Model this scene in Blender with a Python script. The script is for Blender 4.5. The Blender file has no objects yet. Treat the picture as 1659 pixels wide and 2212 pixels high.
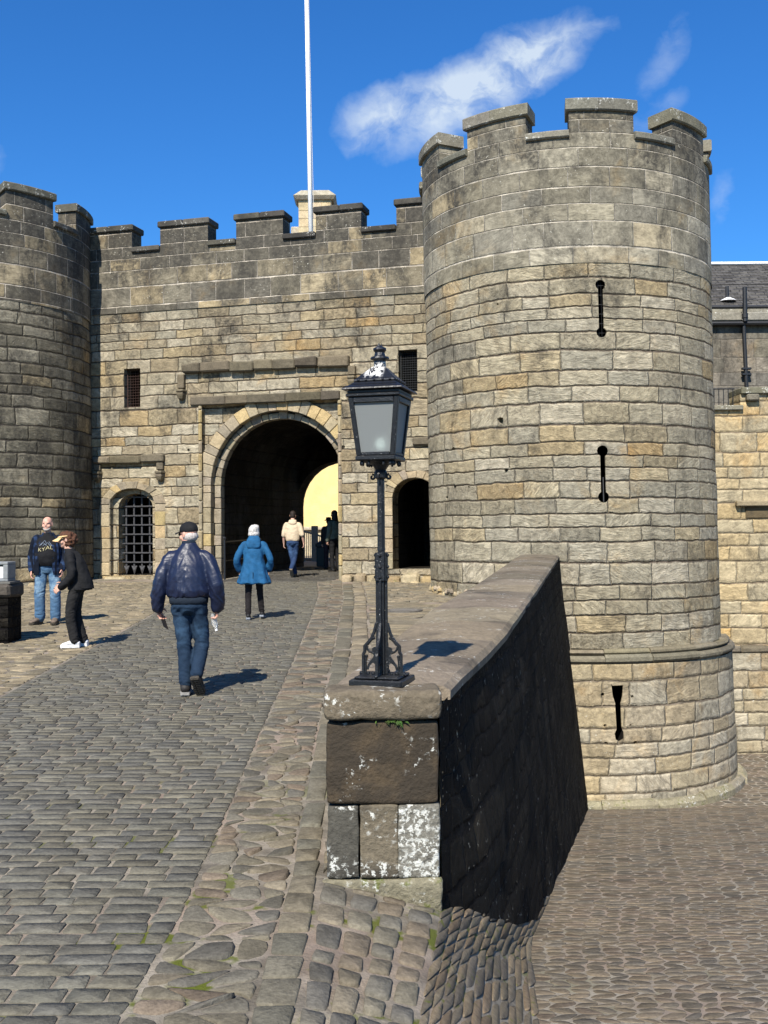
import bpy, bmesh, math, random
import numpy as np
from mathutils import Vector, Matrix, noise
from mathutils.geometry import delaunay_2d_cdt

SC = bpy.context.scene
COL = SC.collection
R = math.radians
PI = math.pi
random.seed(7)
RNG = np.random.default_rng(11)

# ------------------------------------------------------------------ camera
F_PX, CX, CY = 2300.0, 829.5, 1106.0          # measured on the photograph at 1659 x 2212
PITCH, ROLL = R(0.97), R(0.45)
CAM = Vector((0, 0, 1.65))
fw = Vector((0, math.cos(PITCH), math.sin(PITCH)))
r0 = Vector((1, 0, 0)); u0 = r0.cross(fw)
rt = r0 * math.cos(ROLL) - u0 * math.sin(ROLL)
up = r0 * math.sin(ROLL) + u0 * math.cos(ROLL)
cd = bpy.data.cameras.new('camera')
cd.sensor_fit = 'VERTICAL'; cd.sensor_height = 36.0; cd.sensor_width = 27.0
cd.lens = 36.0 * F_PX / 2212.0
cd.clip_start = 0.05; cd.clip_end = 5000
cam = bpy.data.objects.new('camera', cd); COL.objects.link(cam)
cam.matrix_world = Matrix(((rt.x, up.x, -fw.x, CAM.x), (rt.y, up.y, -fw.y, CAM.y), (rt.z, up.z, -fw.z, CAM.z), (0, 0, 0, 1)))
SC.camera = cam

# ------------------------------------------------------------------ world + sun
SUN_DIR_H = Vector((0.275, 0.961, 0)).normalized()     # where light travels, on the ground
SUN_EL = R(45)
to_sun = Vector((-SUN_DIR_H.x * math.cos(SUN_EL), -SUN_DIR_H.y * math.cos(SUN_EL), math.sin(SUN_EL)))
w = bpy.data.worlds.new('World'); SC.world = w; w.use_nodes = True
wt = w.node_tree; wt.nodes.clear()

class NT:
    """small helper for node trees"""
    def __init__(s, tree): s.t = tree
    def n(s, typ, **kw):
        nd = s.t.nodes.new(typ)
        for k, v in kw.items(): setattr(nd, k, v)
        return nd
    def put(s, sock, v):
        if isinstance(v, bpy.types.NodeSocket): s.t.links.new(v, sock)
        elif v is not None: sock.default_value = v
    def m(s, op, a, b=None, c=None, clamp=False):
        nd = s.n('ShaderNodeMath', operation=op, use_clamp=clamp)
        s.put(nd.inputs[0], a); s.put(nd.inputs[1], b); s.put(nd.inputs[2], c)
        return nd.outputs[0]
    def vm(s, op, a, b=None):
        nd = s.n('ShaderNodeVectorMath', operation=op)
        s.put(nd.inputs[0], a); s.put(nd.inputs[1], b)
        return nd.outputs[0]
    def xyz(s, x, y, z=0.0):
        nd = s.n('ShaderNodeCombineXYZ'); s.put(nd.inputs[0], x); s.put(nd.inputs[1], y); s.put(nd.inputs[2], z)
        return nd.outputs[0]
    def sep(s, v):
        nd = s.n('ShaderNodeSeparateXYZ'); s.put(nd.inputs[0], v); return nd.outputs
    def noise(s, vec, scale, detail=3, rough=0.55, dist=0.0, out=0):
        nd = s.n('ShaderNodeTexNoise'); s.put(nd.inputs['Vector'], vec)
        nd.inputs['Scale'].default_value = scale; nd.inputs['Detail'].default_value = detail
        nd.inputs['Roughness'].default_value = rough; nd.inputs['Distortion'].default_value = dist
        return nd.outputs[out]
    def mr(s, v, a, b, c=0.0, d=1.0, smooth=True):
        nd = s.n('ShaderNodeMapRange'); nd.interpolation_type = 'SMOOTHSTEP' if smooth else 'LINEAR'
        s.put(nd.inputs['Value'], v)
        s.put(nd.inputs['From Min'], a); s.put(nd.inputs['From Max'], b)
        s.put(nd.inputs['To Min'], c); s.put(nd.inputs['To Max'], d)
        return nd.outputs['Result']
    def mix(s, f, a, b, mode='MIX'):
        nd = s.n('ShaderNodeMix', data_type='RGBA', blend_type=mode)
        nd.clamp_factor = True
        s.put(nd.inputs[0], f)
        for k, v in ((6, a), (7, b)):
            if isinstance(v, tuple) and len(v) == 3: v = v + (1.0,)
            s.put(nd.inputs[k], v)
        return nd.outputs[2]
    def ramp(s, f, stops, const=False):
        nd = s.n('ShaderNodeValToRGB'); s.put(nd.inputs[0], f)
        cr = nd.color_ramp
        if const: cr.interpolation = 'CONSTANT'
        while len(cr.elements) < len(stops): cr.elements.new(0.5)
        for e, (p, c) in zip(cr.elements, stops): e.position = p; e.color = tuple(c) + (1.0,)
        return nd.outputs[0]

g = NT(wt)
sky = g.n('ShaderNodeTexSky', sky_type='NISHITA')
sky.sun_disc = False
sky.sun_elevation = SUN_EL
sky.sun_rotation = math.atan2(to_sun.x, to_sun.y)
sky.altitude = 200; sky.air_density = 1.0; sky.dust_density = 0.3; sky.ozone_density = 3.0
hs = g.n('ShaderNodeHueSaturation'); hs.inputs['Saturation'].default_value = 1.22; hs.inputs['Hue'].default_value = 0.5
hs.inputs['Value'].default_value = 1.0
wt.links.new(sky.outputs[0], hs.inputs['Color'])
tc = g.n('ShaderNodeTexCoord')
dx, dy, dz = g.sep(tc.outputs['Generated'])
az = g.m('ARCTAN2', dx, dy); el = g.m('ARCSINE', dz)
def px_ang(px, py):
    d = (fw + rt * ((px - CX) / F_PX) - up * ((py - CY) / F_PX)).normalized()
    return math.atan2(d.x, d.y), math.asin(d.z)
cl_vec = g.xyz(az, el, 0.0)
wv = g.noise(cl_vec, 9.0, 5, 0.6, 0.0, 1)
wx, wy, wz = g.sep(wv)
azw = g.m('ADD', az, g.m('MULTIPLY', g.m('SUBTRACT', wx, 0.5), 0.05))
elw = g.m('ADD', el, g.m('MULTIPLY', g.m('SUBTRACT', wy, 0.5), 0.05))
nz = g.noise(g.xyz(g.m('MULTIPLY', azw, 1.0), g.m('MULTIPLY', elw, 1.6), 0.3), 24.0, 7, 0.6, 0.2)
dens = None
# cloud banks hang in the sky at these bearings: centre, half length, half width, tilt, strength
for (px, py, a, b, tilt, st) in ((1010, 205, 0.100, 0.030, 22, 1.0), (1135, 130, 0.072, 0.030, 20, 0.95), (850, 245, 0.060, 0.026, 14, 0.8), (1245, 80, 0.050, 0.014, 14, 0.42),
                                 (1415, 120, 0.050, 0.018, 55, 0.24), (1405, 240, 0.035, 0.016, 30, 0.26), (1560, 440, 0.035, 0.014, 80, 0.22),
                                 (-25, 370, 0.018, 0.014, 70, 0.3)):
    a0, e0 = px_ang(px, py)
    ct, sn = math.cos(R(tilt)), math.sin(R(tilt))
    da = g.m('SUBTRACT', azw, a0); de = g.m('SUBTRACT', elw, e0)
    p = g.m('DIVIDE', g.m('ADD', g.m('MULTIPLY', da, ct), g.m('MULTIPLY', de, sn)), a)
    q = g.m('DIVIDE', g.m('SUBTRACT', g.m('MULTIPLY', de, ct), g.m('MULTIPLY', da, sn)), b)
    rr = g.m('SQRT', g.m('ADD', g.m('MULTIPLY', p, p), g.m('MULTIPLY', q, q)))
    k = g.m('MULTIPLY', g.mr(rr, 0.15, 1.35, 1.0, 0.0), st)
    dens = k if dens is None else g.m('MAXIMUM', dens, k)
cov = g.m('MULTIPLY', dens, g.mr(nz, 0.27, 0.72, 0.32, 1.3), clamp=True)
cov = g.mr(cov, 0.08, 0.95, 0.0, 0.84, False)
CLOUD_GAIN = 6.6
skyc = g.mix(1.0, hs.outputs[0], (0.48, 0.91, 1.28), 'MULTIPLY')
skyc = g.mix(cov, skyc, (CLOUD_GAIN * 0.86, CLOUD_GAIN * 0.98, CLOUD_GAIN * 1.1))
bg = g.n('ShaderNodeBackground'); bg.inputs['Strength'].default_value = 0.083
wt.links.new(skyc, bg.inputs['Color'])
wo = g.n('ShaderNodeOutputWorld'); wt.links.new(bg.outputs[0], wo.inputs['Surface'])

sd = bpy.data.lights.new('sun', 'SUN'); sd.energy = 5.0; sd.angle = R(0.55); sd.color = (1.0, 0.935, 0.83)
so = bpy.data.objects.new('sun', sd); COL.objects.link(so)
so.rotation_euler = to_sun.to_track_quat('Z', 'Y').to_euler(); so.location = (-10, -30, 40)
SC.view_settings.view_transform = 'Standard'; SC.view_settings.look = 'None'
SC.view_settings.exposure = 0.68; SC.view_settings.gamma = 1.0; SC.view_settings.use_curve_mapping = False
SC.render.engine = 'CYCLES'
SC.cycles.use_denoising = True
SC.cycles.max_bounces = 5; SC.cycles.diffuse_bounces = 2; SC.cycles.glossy_bounces = 2
SC.cycles.transmission_bounces = 5; SC.cycles.transparent_max_bounces = 6

# ------------------------------------------------------------------ measuring helpers
def ray(px, py): return fw + rt * ((px - CX) / F_PX) - up * ((py - CY) / F_PX)
def at(px, py, Y):
    d = ray(px, py); return CAM + d * ((Y - CAM.y) / d.y)
def rz(Y): return -0.2 + 0.02 * min(Y, 34.0)           # the ramp
def on_ramp(px, py):
    d = ray(px, py); t = (-0.2 - CAM.z) / (d.z - 0.02 * d.y); return CAM + d * t
def yard_z(Y): return 1.65 - (1.373 + 0.195 * min(Y, 20.6))
# gatehouse frame: u along the wall (to the right), n out of the wall, z up
P0 = Vector((-2.64, 27.7, 0)); GU = Vector((0.963, -0.269, 0)).normalized(); GN = Vector((-GU.y * -1, -GU.x, 0))
GN = Vector((GU.y, -GU.x, 0))
def G(u, n, z): return P0 + GU * u + GN * n + Vector((0, 0, z))
def wh(px, py, n=0.0):
    d = ray(px, py); o = P0 + GN * n
    t = (o - CAM).dot(GN) / d.dot(GN); p = CAM + d * t
    return (p - P0).dot(GU), p.z
def whu(px, py=1100, n=0.0): return wh(px, py, n)[0]
def whz(px, py, n=0.0): return wh(px, py, n)[1]

# ------------------------------------------------------------------ object helpers
def link(o, parent=None):
    COL.objects.link(o)
    if parent is not None: o.parent = parent
    return o
def tag(o, label=None, cat=None, group=None, kind=None):
    if label: o['label'] = label
    if cat: o['category'] = cat
    if group: o['group'] = group
    if kind: o['kind'] = kind
    return o
def thing(name, label, cat, loc=(0, 0, 0), rz_=0.0, group=None):
    o = bpy.data.objects.new(name, None); o.empty_display_size = 0.2
    o.location = loc; o.rotation_euler = (0, 0, rz_); link(o)
    return tag(o, label, cat, group)
def copy_tree(o, parent=None):
    c = o.copy(); COL.objects.link(c)
    if parent is not None: c.parent = parent
    for ch in list(o.children): copy_tree(ch, c)
    return c

class MB:
    """collects vertices / faces (with colour and uv) and links them as ONE mesh object"""
    def __init__(s): s.v = []; s.f = []; s.c = []; s.uv = {}; s.col = (1, 1, 1)
    def add(s, vs, fs, col=None, uvs=None):
        b = len(s.v); s.v += [tuple(p) for p in vs]
        cc = tuple(col or s.col); s.c += [cc] * len(vs)
        for k, f in enumerate(fs):
            s.f.append(tuple(b + i for i in f))
        if uvs is not None:
            for i, q in enumerate(uvs): s.uv[b + i] = q
    def hull(s, pts, col=None):
        bm = bmesh.new()
        for p in pts: bm.verts.new(p)
        res = bmesh.ops.convex_hull(bm, input=bm.verts)
        bmesh.ops.delete(bm, geom=[e for e in res['geom_interior'] if isinstance(e, bmesh.types.BMVert)], context='VERTS')
        bmesh.ops.dissolve_limit(bm, angle_limit=0.01, verts=bm.verts, edges=bm.edges)
        bm.verts.index_update(); bmesh.ops.recalc_face_normals(bm, faces=bm.faces)
        s.add([v.co.copy() for v in bm.verts], [[v.index for v in f.verts] for f in bm.faces], col)
        bm.free()
    def hexa(s, c8, bev=0.01, col=None):
        """chamfered block from 8 corners ordered (bottom 4 ccw, top 4 ccw)"""
        nb = {0: (1, 3, 4), 1: (0, 2, 5), 2: (1, 3, 6), 3: (0, 2, 7), 4: (5, 7, 0), 5: (4, 6, 1), 6: (5, 7, 2), 7: (4, 6, 3)}
        P = [Vector(p) for p in c8]; pts = []
        for i in range(8):
            for j in nb[i]:
                # pull away from the corner along the two OTHER edges: point lies on a face
                o = [k for k in nb[i] if k != j]
                p = P[i].copy()
                for k in o:
                    e = P[k] - P[i]; L = e.length
                    if L > 1e-6: p += e * min(bev / L, 0.45)
                pts.append(p)
        s.hull(pts, col)
    def box(s, lo, hi, bev=0.01, col=None, M=None):
        x0, y0, z0 = lo; x1, y1, z1 = hi
        c = [(x0, y0, z0), (x1, y0, z0), (x1, y1, z0), (x0, y1, z0), (x0, y0, z1), (x1, y0, z1), (x1, y1, z1), (x0, y1, z1)]
        if M is not None: c = [M(*p) for p in c]
        if bev <= 0:
            s.add(c, [(0, 3, 2, 1), (4, 5, 6, 7), (0, 1, 5, 4), (1, 2, 6, 5), (2, 3, 7, 6), (3, 0, 4, 7)], col)
        else: s.hexa(c, bev, col)
    def tube(s, pts, rad, n=8, col=None, cap=True):
        pts = [Vector(p) for p in pts]
        if not hasattr(rad, '__len__'): rad = [rad] * len(pts)
        vs = []; fs = []; prev = None
        for i, p in enumerate(pts):
            t = (pts[min(i + 1, len(pts) - 1)] - pts[max(i - 1, 0)]).normalized()
            if prev is None:
                a = t.orthogonal().normalized()
            else:
                a = (prev - t * prev.dot(t))
                a = a.normalized() if a.length > 1e-6 else t.orthogonal().normalized()
            prev = a; b = t.cross(a)
            for k in range(n):
                th = 2 * PI * k / n
                vs.append(p + (a * math.cos(th) + b * math.sin(th)) * rad[i])
        for i in range(len(pts) - 1):
            for k in range(n):
                k2 = (k + 1) % n
                fs.append((i * n + k, i * n + k2, (i + 1) * n + k2, (i + 1) * n + k))
        if cap:
            fs.append(tuple(range(n - 1, -1, -1))); fs.append(tuple((len(pts) - 1) * n + k for k in range(n)))
        s.add(vs, fs, col)
    def lathe(s, prof, c=(0, 0, 0), n=16, col=None, sq=False, rot=0.0):
        """prof: list of (radius, z)"""
        vs = []; fs = []
        for (r, z) in prof:
            for k in range(n):
                th = 2 * PI * k / n + rot
                vs.append((c[0] + r * math.cos(th), c[1] + r * math.sin(th), c[2] + z))
        for i in range(len(prof) - 1):
            for k in range(n):
                k2 = (k + 1) % n
                fs.append((i * n + k, i * n + k2, (i + 1) * n + k2, (i + 1) * n + k))
        fs.append(tuple(range(n - 1, -1, -1))); fs.append(tuple((len(prof) - 1) * n + k for k in range(n)))
        s.add(vs, fs, col)
    def ball(s, c, r, n=10, m=7, col=None):
        if not hasattr(r, '__len__'): r = (r, r, r)
        vs = [(c[0], c[1], c[2] - r[2])]; fs = []
        for i in range(1, m):
            ph = -PI / 2 + PI * i / m
            for k in range(n):
                th = 2 * PI * k / n
                vs.append((c[0] + r[0] * math.cos(ph) * math.cos(th), c[1] + r[1] * math.cos(ph) * math.sin(th), c[2] + r[2] * math.sin(ph)))
        vs.append((c[0], c[1], c[2] + r[2])); L = len(vs) - 1
        for k in range(n):
            fs.append((0, 1 + (k + 1) % n, 1 + k))
            fs.append((L, 1 + (m - 2) * n + k, 1 + (m - 2) * n + (k + 1) % n))
        for i in range(m - 2):
            for k in range(n):
                k2 = (k + 1) % n
                fs.append((1 + i * n + k, 1 + i * n + k2, 1 + (i + 1) * n + k2, 1 + (i + 1) * n + k))
        s.add(vs, fs, col)
    def build(s, name, mat, parent=None, smooth=False):
        me = bpy.data.meshes.new(name)
        me.from_pydata(s.v, [], s.f); me.update()
        ca = me.color_attributes.new('Col', 'FLOAT_COLOR', 'POINT')
        ca.data.foreach_set('color', np.array([c + (1.0,) for c in s.c], dtype=np.float32).ravel())
        if s.uv:
            ul = me.uv_layers.new(name='UVMap')
            idx = np.zeros(len(me.loops), dtype=np.int32); me.loops.foreach_get('vertex_index', idx)
            tab = np.zeros((len(s.v), 2), dtype=np.float32)
            for k, q in s.uv.items(): tab[k] = q
            ul.data.foreach_set('uv', tab[idx].ravel())
        if mat is not None: me.materials.append(mat)
        if smooth: me.polygons.foreach_set('use_smooth', [True] * len(me.polygons))
        o = bpy.data.objects.new(name, me)
        return link(o, parent)

# ------------------------------------------------------------------ materials
def new_mat(name):
    m = bpy.data.materials.new(name); m.use_nodes = True
    t = m.node_tree; t.nodes.clear()
    g = NT(t); b = g.n('ShaderNodeBsdfPrincipled'); o = g.n('ShaderNodeOutputMaterial')
    t.links.new(b.outputs[0], o.inputs[0])
    b.inputs['Specular IOR Level'].default_value = 0.1
    return m, g, b
def bump(g, b, h, dist, strength=1.0):
    n = g.n('ShaderNodeBump'); n.inputs['Distance'].default_value = dist; n.inputs['Strength'].default_value = strength
    g.put(n.inputs['Height'], h); g.t.links.new(n.outputs[0], b.inputs['Normal'])

def stone_mat(name, ch, sl, stops, mortar, joint=0.012, depth=0.03, grain=0.5, stain=0.35, stain_v=None,
              lichen=0.3, warp=1.0, seed=0.0, pillow=0.06, coord='UV', var=0.22, stain_col=(0.045, 0.042, 0.036), mfac=1.0, angle=0.95, vfac=0.32):
    """coursed masonry: random course heights and stone lengths, tooled faces, stains, lichen"""
    m, g, b = new_mat(name)
    tc = g.n('ShaderNodeTexCoord'); uv = tc.outputs['UV']
    x, y, z_ = g.sep(uv)
    wn = g.noise(g.vm('ADD', uv, (seed, seed * 2.3, 0)), 1.6, 2, 0.5, 0, 1)
    ax, ay, _ = g.sep(wn)
    u = g.m('ADD', x, g.m('MULTIPLY', g.m('SUBTRACT', ax, 0.5), 0.10 * warp))
    v = g.m('ADD', y, g.m('MULTIPLY', g.m('SUBTRACT', ay, 0.5), 0.075 * warp))
    wn2 = g.noise(g.vm('ADD', uv, (seed * 1.3, 5.1, 0)), 6.5, 2, 0.5, 0, 1); bx, by, _ = g.sep(wn2)
    u = g.m('ADD', u, g.m('MULTIPLY', g.m('SUBTRACT', bx, 0.5), 0.05 * warp)); v = g.m('ADD', v, g.m('MULTIPLY', g.m('SUBTRACT', by, 0.5), 0.045 * warp))
    vv = g.m('DIVIDE', v, ch)
    vv = g.m('ADD', vv, g.m('MULTIPLY', g.m('SINE', g.m('MULTIPLY_ADD', v, 1.7 * 0.33 / ch, seed)), 0.30))
    vv = g.m('ADD', vv, g.m('MULTIPLY', g.m('SINE', g.m('MULTIPLY_ADD', v, 4.3 * 0.33 / ch, seed * 3)), 0.16))
    vv = g.m('ADD', vv, 40.0)
    row = g.m('FLOOR', vv); fv = g.m('SUBTRACT', vv, row)
    dv = g.m('MULTIPLY', g.m('MINIMUM', fv, g.m('SUBTRACT', 1.0, fv)), ch)
    wW = g.m('ADD', g.m('DIVIDE', u, sl), g.m('MULTIPLY', row, 17.37 + seed))
    v1 = g.n('ShaderNodeTexVoronoi', voronoi_dimensions='1D', feature='F1'); g.put(v1.inputs['W'], wW); v1.inputs['Scale'].default_value = 1.0; v1.inputs['Randomness'].default_value = 0.75
    v2 = g.n('ShaderNodeTexVoronoi', voronoi_dimensions='1D', feature='DISTANCE_TO_EDGE'); g.put(v2.inputs['W'], wW); v2.inputs['Scale'].default_value = 1.0; v2.inputs['Randomness'].default_value = 0.75
    du = g.m('MULTIPLY', v2.outputs['Distance'], sl)
    fine = g.noise(uv, 26.0, 3, 0.6)
    wid = g.noise(g.vm('ADD', uv, (7.7, seed, 2)), 3.2, 3, 0.6)
    fz = g.m('MULTIPLY', g.m('SUBTRACT', fine, 0.5), 0.022)
    jw = g.m('MULTIPLY', g.mr(wid, 0.3, 0.7, 0.25, 1.9, False), joint * 0.5)          # joints open and close along their length
    jv = g.mr(g.m('SUBTRACT', g.m('ADD', dv, fz), jw), 0.0, 0.010)
    ju = g.mr(g.m('SUBTRACT', g.m('ADD', du, fz), g.m('MULTIPLY', jw, 0.75)), 0.0, 0.009)
    jm = g.m('MULTIPLY', jv, ju)
    pil = g.m('MULTIPLY', g.mr(g.m('ADD', dv, fz), 0.0, pillow), g.mr(g.m('ADD', du, fz), 0.0, pillow * 0.6))
    r1, r2, r3 = g.sep(v1.outputs['Color'])
    q_ = g.m('SUBTRACT', g.m('MULTIPLY', r1, 2.0), 1.0)
    ang = g.m('MULTIPLY', g.m('MULTIPLY', g.m('MULTIPLY', q_, q_), q_), angle)         # most faces are tooled nearly level, a few steeply
    c_, s_ = g.m('COSINE', ang), g.m('SINE', ang)
    gu = g.m('ADD', g.m('MULTIPLY', x, c_), g.m('MULTIPLY', y, s_))
    gv = g.m('SUBTRACT', g.m('MULTIPLY', y, c_), g.m('MULTIPLY', x, s_))
    gr = g.noise(g.xyz(g.m('MULTIPLY_ADD', gu, 2.6, g.m('MULTIPLY', r2, 31.0)), g.m('MULTIPLY', gv, 9.0), r3), 1.7, 7, 0.74, 1.0)
    cr_ = g.noise(g.vm('ADD', uv, (1.3, 4.4, seed)), 10.0, 7, 0.78, 0.8)               # crusty pitting
    gmix = g.m('ADD', g.m('MULTIPLY', gr, r3), g.m('MULTIPLY', cr_, g.m('SUBTRACT', 1.0, r3)))
    mid = g.noise(uv, 5.0, 6, 0.7, 0.3)
    h = g.m('MULTIPLY', pil, 0.5)
    h = g.m('ADD', h, g.m('MULTIPLY', jm, 0.22))
    h = g.m('ADD', h, g.m('MULTIPLY', g.m('MULTIPLY', gmix, jm), grain * 1.25))
    h = g.m('ADD', h, g.m('MULTIPLY', mid, 0.45 * grain))
    h = g.m('ADD', h, g.m('MULTIPLY', g.m('MULTIPLY', r3, jm), 0.30))
    bump(g, b, h, depth)
    col = g.ramp(r2, stops)
    val = g.m('MULTIPLY_ADD', g.m('SUBTRACT', r3, 0.5), var, 1.0)
    val = g.m('MULTIPLY', val, g.mr(gmix, 0.36, 0.62, 0.52, 1.28, False))  # pits and tool marks darkened in colour to stand for their shade
    val = g.m('MULTIPLY', val, g.mr(mid, 0.3, 0.7, 0.70, 1.25, False))
    vc = g.n('ShaderNodeCombineColor'); [g.put(vc.inputs[i], val) for i in range(3)]
    col = g.mix(1.0, col, vc.outputs[0], 'MULTIPLY')
    och = g.noise(g.vm('ADD', uv, (seed, 2.2, 9.0)), 0.85, 5, 0.65, 0.5)
    col = g.mix(g.mr(och, 0.54, 0.72, 0.0, 0.45), col, g.mix(1.0, col, (1.22, 0.92, 0.55), 'MULTIPLY'))
    big = g.noise(g.xyz(g.m('MULTIPLY', x, 0.9), g.m('MULTIPLY', y, 0.45), seed), 1.5, 6, 0.68, 0.4)
    thr = 0.62 - 0.3 * stain
    sf = g.mr(big, thr, thr + 0.24)
    if stain_v is not None:
        lo, hi, amt = stain_v
        e = g.m('MULTIPLY', g.mr(y, lo, hi), amt)
        sf = g.m('ADD', sf, g.m('MULTIPLY', e, g.mr(g.m('ADD', g.m('MULTIPLY', big, 0.6), g.m('MULTIPLY', r3, 0.4)), 0.3, 0.62)), clamp=True)
    blot = g.noise(uv, 9.0, 5, 0.7, 0.8)
    sf = g.m('MULTIPLY', sf, g.mr(blot, 0.3, 0.62, 0.35, 0.92))
    col = g.mix(sf, col, stain_col)
    mo = g.mix(g.mr(g.noise(uv, 2.3, 2), 0.35, 0.65), mortar, tuple(c * 0.45 for c in mortar))
    mo = g.mix(g.m('MULTIPLY', sf, 0.55), mo, stain_col)
    col = g.mix(g.m('MULTIPLY', g.m('SUBTRACT', 1.0, jv), mfac), col, mo)  # on rubble walls the dark mortar also paints the shade under each stone
    col = g.mix(g.m('MULTIPLY', g.m('SUBTRACT', 1.0, ju), mfac * vfac), col, mo)
    li = g.noise(g.vm('ADD', uv, (3.1, seed, 0)), 17.0, 4, 0.65, 0.3)
    li2 = g.noise(uv, 0.9, 3)
    lf = g.m('MULTIPLY', g.mr(li, 0.63, 0.70), g.mr(li2, 0.47, 0.6, 0.0, lichen * 2.0), clamp=True)
    col = g.mix(g.m('MULTIPLY', lf, 0.75), col, (0.52, 0.50, 0.42))
    g.put(b.inputs['Base Color'], col)
    b.inputs['Roughness'].default_value = 0.9
    return m

def block_mat(name, scale=1.0, dirt=0.4, rough=0.88, depth=0.012, lichen=0.0, moss=0.0, tint=(1, 1, 1), stain_col=(0.03, 0.028, 0.024), spec=0.25):
    """single stones: the colour of each stone comes from the mesh (Col)"""
    m, g, b = new_mat(name)
    at_ = g.n('ShaderNodeAttribute', attribute_name='Col')
    tc = g.n('ShaderNodeTexCoord'); p = tc.outputs['Object']
    n1 = g.noise(p, 5.0 * scale, 5, 0.65, 0.4); n2 = g.noise(p, 30.0 * scale, 4, 0.65); n3 = g.noise(p, 1.3 * scale, 3, 0.6)
    val = g.m('MULTIPLY', g.mr(n1, 0.3, 0.7, 0.72, 1.2, False), g.mr(n2, 0.3, 0.7, 0.75, 1.22, False))
    vc = g.n('ShaderNodeCombineColor'); [g.put(vc.inputs[i], g.m('MULTIPLY', val, tint[i])) for i in range(3)]
    col = g.mix(1.0, at_.outputs['Color'], vc.outputs[0], 'MULTIPLY')
    if dirt > 0:
        col = g.mix(g.m('MULTIPLY', g.mr(g.m('ADD', g.m('MULTIPLY', n3, 0.6), g.m('MULTIPLY', n1, 0.4)), 0.62 - 0.25 * dirt, 0.8 - 0.25 * dirt), 0.85), col, stain_col)
    if lichen > 0:
        l = g.noise(p, 22.0 * scale, 5, 0.7, 0.3); l2 = g.noise(p, 3.5 * scale, 3)
        lf = g.m('MULTIPLY', g.mr(l, 0.565 - 0.05 * lichen, 0.63 - 0.05 * lichen), g.mr(l2, 0.56 - 0.12 * lichen, 0.66 - 0.1 * lichen))
        col = g.mix(g.m('MULTIPLY', lf, 0.85), col, (0.62, 0.62, 0.56))
    if moss > 0:
        l = g.noise(p, 6.0 * scale, 5, 0.7); col = g.mix(g.m('MULTIPLY', g.mr(l, 0.60 - 0.1 * moss, 0.7 - 0.1 * moss), 0.8), col, (0.10, 0.115, 0.02))
    g.put(b.inputs['Base Color'], col); b.inputs['Roughness'].default_value = rough
    b.inputs['Specular IOR Level'].default_value = spec
    bump(g, b, g.m('ADD', g.m('MULTIPLY', n1, 0.7), g.m('MULTIPLY', n2, 0.45)), depth)
    return m

def plain_mat(name, col, rough=0.7, metal=0.0, nscale=20.0, namp=0.15, depth=0.0, spec=0.3, coat=0.0):
    m, g, b = new_mat(name)
    tc = g.n('ShaderNodeTexCoord'); n = g.noise(tc.outputs['Object'], nscale, 4, 0.6)
    v = g.mr(n, 0.3, 0.7, 1 - namp, 1 + namp, False)
    vc = g.n('ShaderNodeCombineColor'); [g.put(vc.inputs[i], v) for i in range(3)]
    c = g.mix(1.0, tuple(col), vc.outputs[0], 'MULTIPLY')
    g.put(b.inputs['Base Color'], c); b.inputs['Roughness'].default_value = rough; b.inputs['Metallic'].default_value = metal
    b.inputs['Specular IOR Level'].default_value = spec
    if depth > 0: bump(g, b, n, depth)
    return m

def srgb(r, g_, b_):
    f = lambda c: (c / 255 / 12.92) if c / 255 <= 0.04045 else ((c / 255 + 0.055) / 1.055) ** 2.4
    return (f(r), f(g_), f(b_))
# ------------------------------------------------------------------ masonry materials
TAN = (0.380, 0.328, 0.222); GREY = (0.340, 0.308, 0.230); DARK = (0.185, 0.166, 0.122); WARM = (0.40, 0.320, 0.190); PALE = (0.43, 0.380, 0.280); ORANGE = (0.37, 0.265, 0.135)
M_RUBBLE = stone_mat('rough coursed sandstone', 0.315, 0.86, [(0.0, GREY), (0.25, TAN), (0.5, GREY), (0.68, PALE), (0.84, TAN), (0.97, WARM), (1.0, ORANGE)],
                     (0.15, 0.12, 0.09), joint=0.010, depth=0.085, grain=0.8, stain=0.38, seed=1.7, var=0.30, pillow=0.04)
M_ASHLAR = stone_mat('squared grey ashlar', 0.36, 0.86, [(0.0, DARK), (0.3, GREY), (0.5, (0.185, 0.172, 0.137)), (0.75, (0.225, 0.20, 0.14)), (0.93, GREY), (1.0, WARM)],
                     (0.50, 0.45, 0.36), joint=0.013, depth=0.02, grain=0.22, stain=0.62, stain_v=(8.0, 9.6, 1.0), lichen=1.1, var=0.34, warp=0.25, seed=4.2, pillow=0.02, angle=0.5, vfac=1.0)
M_DARKASHLAR = stone_mat('blackened ashlar', 0.36, 0.80, [(0.0, (0.14, 0.127, 0.097)), (0.35, (0.115, 0.105, 0.084)), (0.7, (0.19, 0.17, 0.125)), (1.0, WARM)],
                     (0.54, 0.48, 0.39), joint=0.014, depth=0.02, grain=0.22, stain=0.66, stain_v=(7.9, 9.3, 0.9), lichen=1.2, var=0.5, warp=0.25, seed=9.1, pillow=0.02, angle=0.5, vfac=1.0)
M_GATE = stone_mat('warm gatehouse sandstone', 0.31, 0.78, [(0.0, TAN), (0.25, PALE), (0.5, (0.30, 0.235, 0.14)), (0.7, GREY), (0.93, WARM), (1.0, ORANGE)],
                     (0.18, 0.14, 0.10), joint=0.010, depth=0.07, grain=0.7, pillow=0.035, stain=0.42, stain_v=(3.6, 7.4, 0.55), seed=6.3, lichen=0.35)
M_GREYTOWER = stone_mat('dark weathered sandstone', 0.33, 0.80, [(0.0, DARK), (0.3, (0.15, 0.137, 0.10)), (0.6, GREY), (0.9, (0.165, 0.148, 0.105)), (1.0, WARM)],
                     (0.07, 0.06, 0.05), joint=0.012, depth=0.07, grain=0.7, stain=0.75, seed=2.9)
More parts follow.
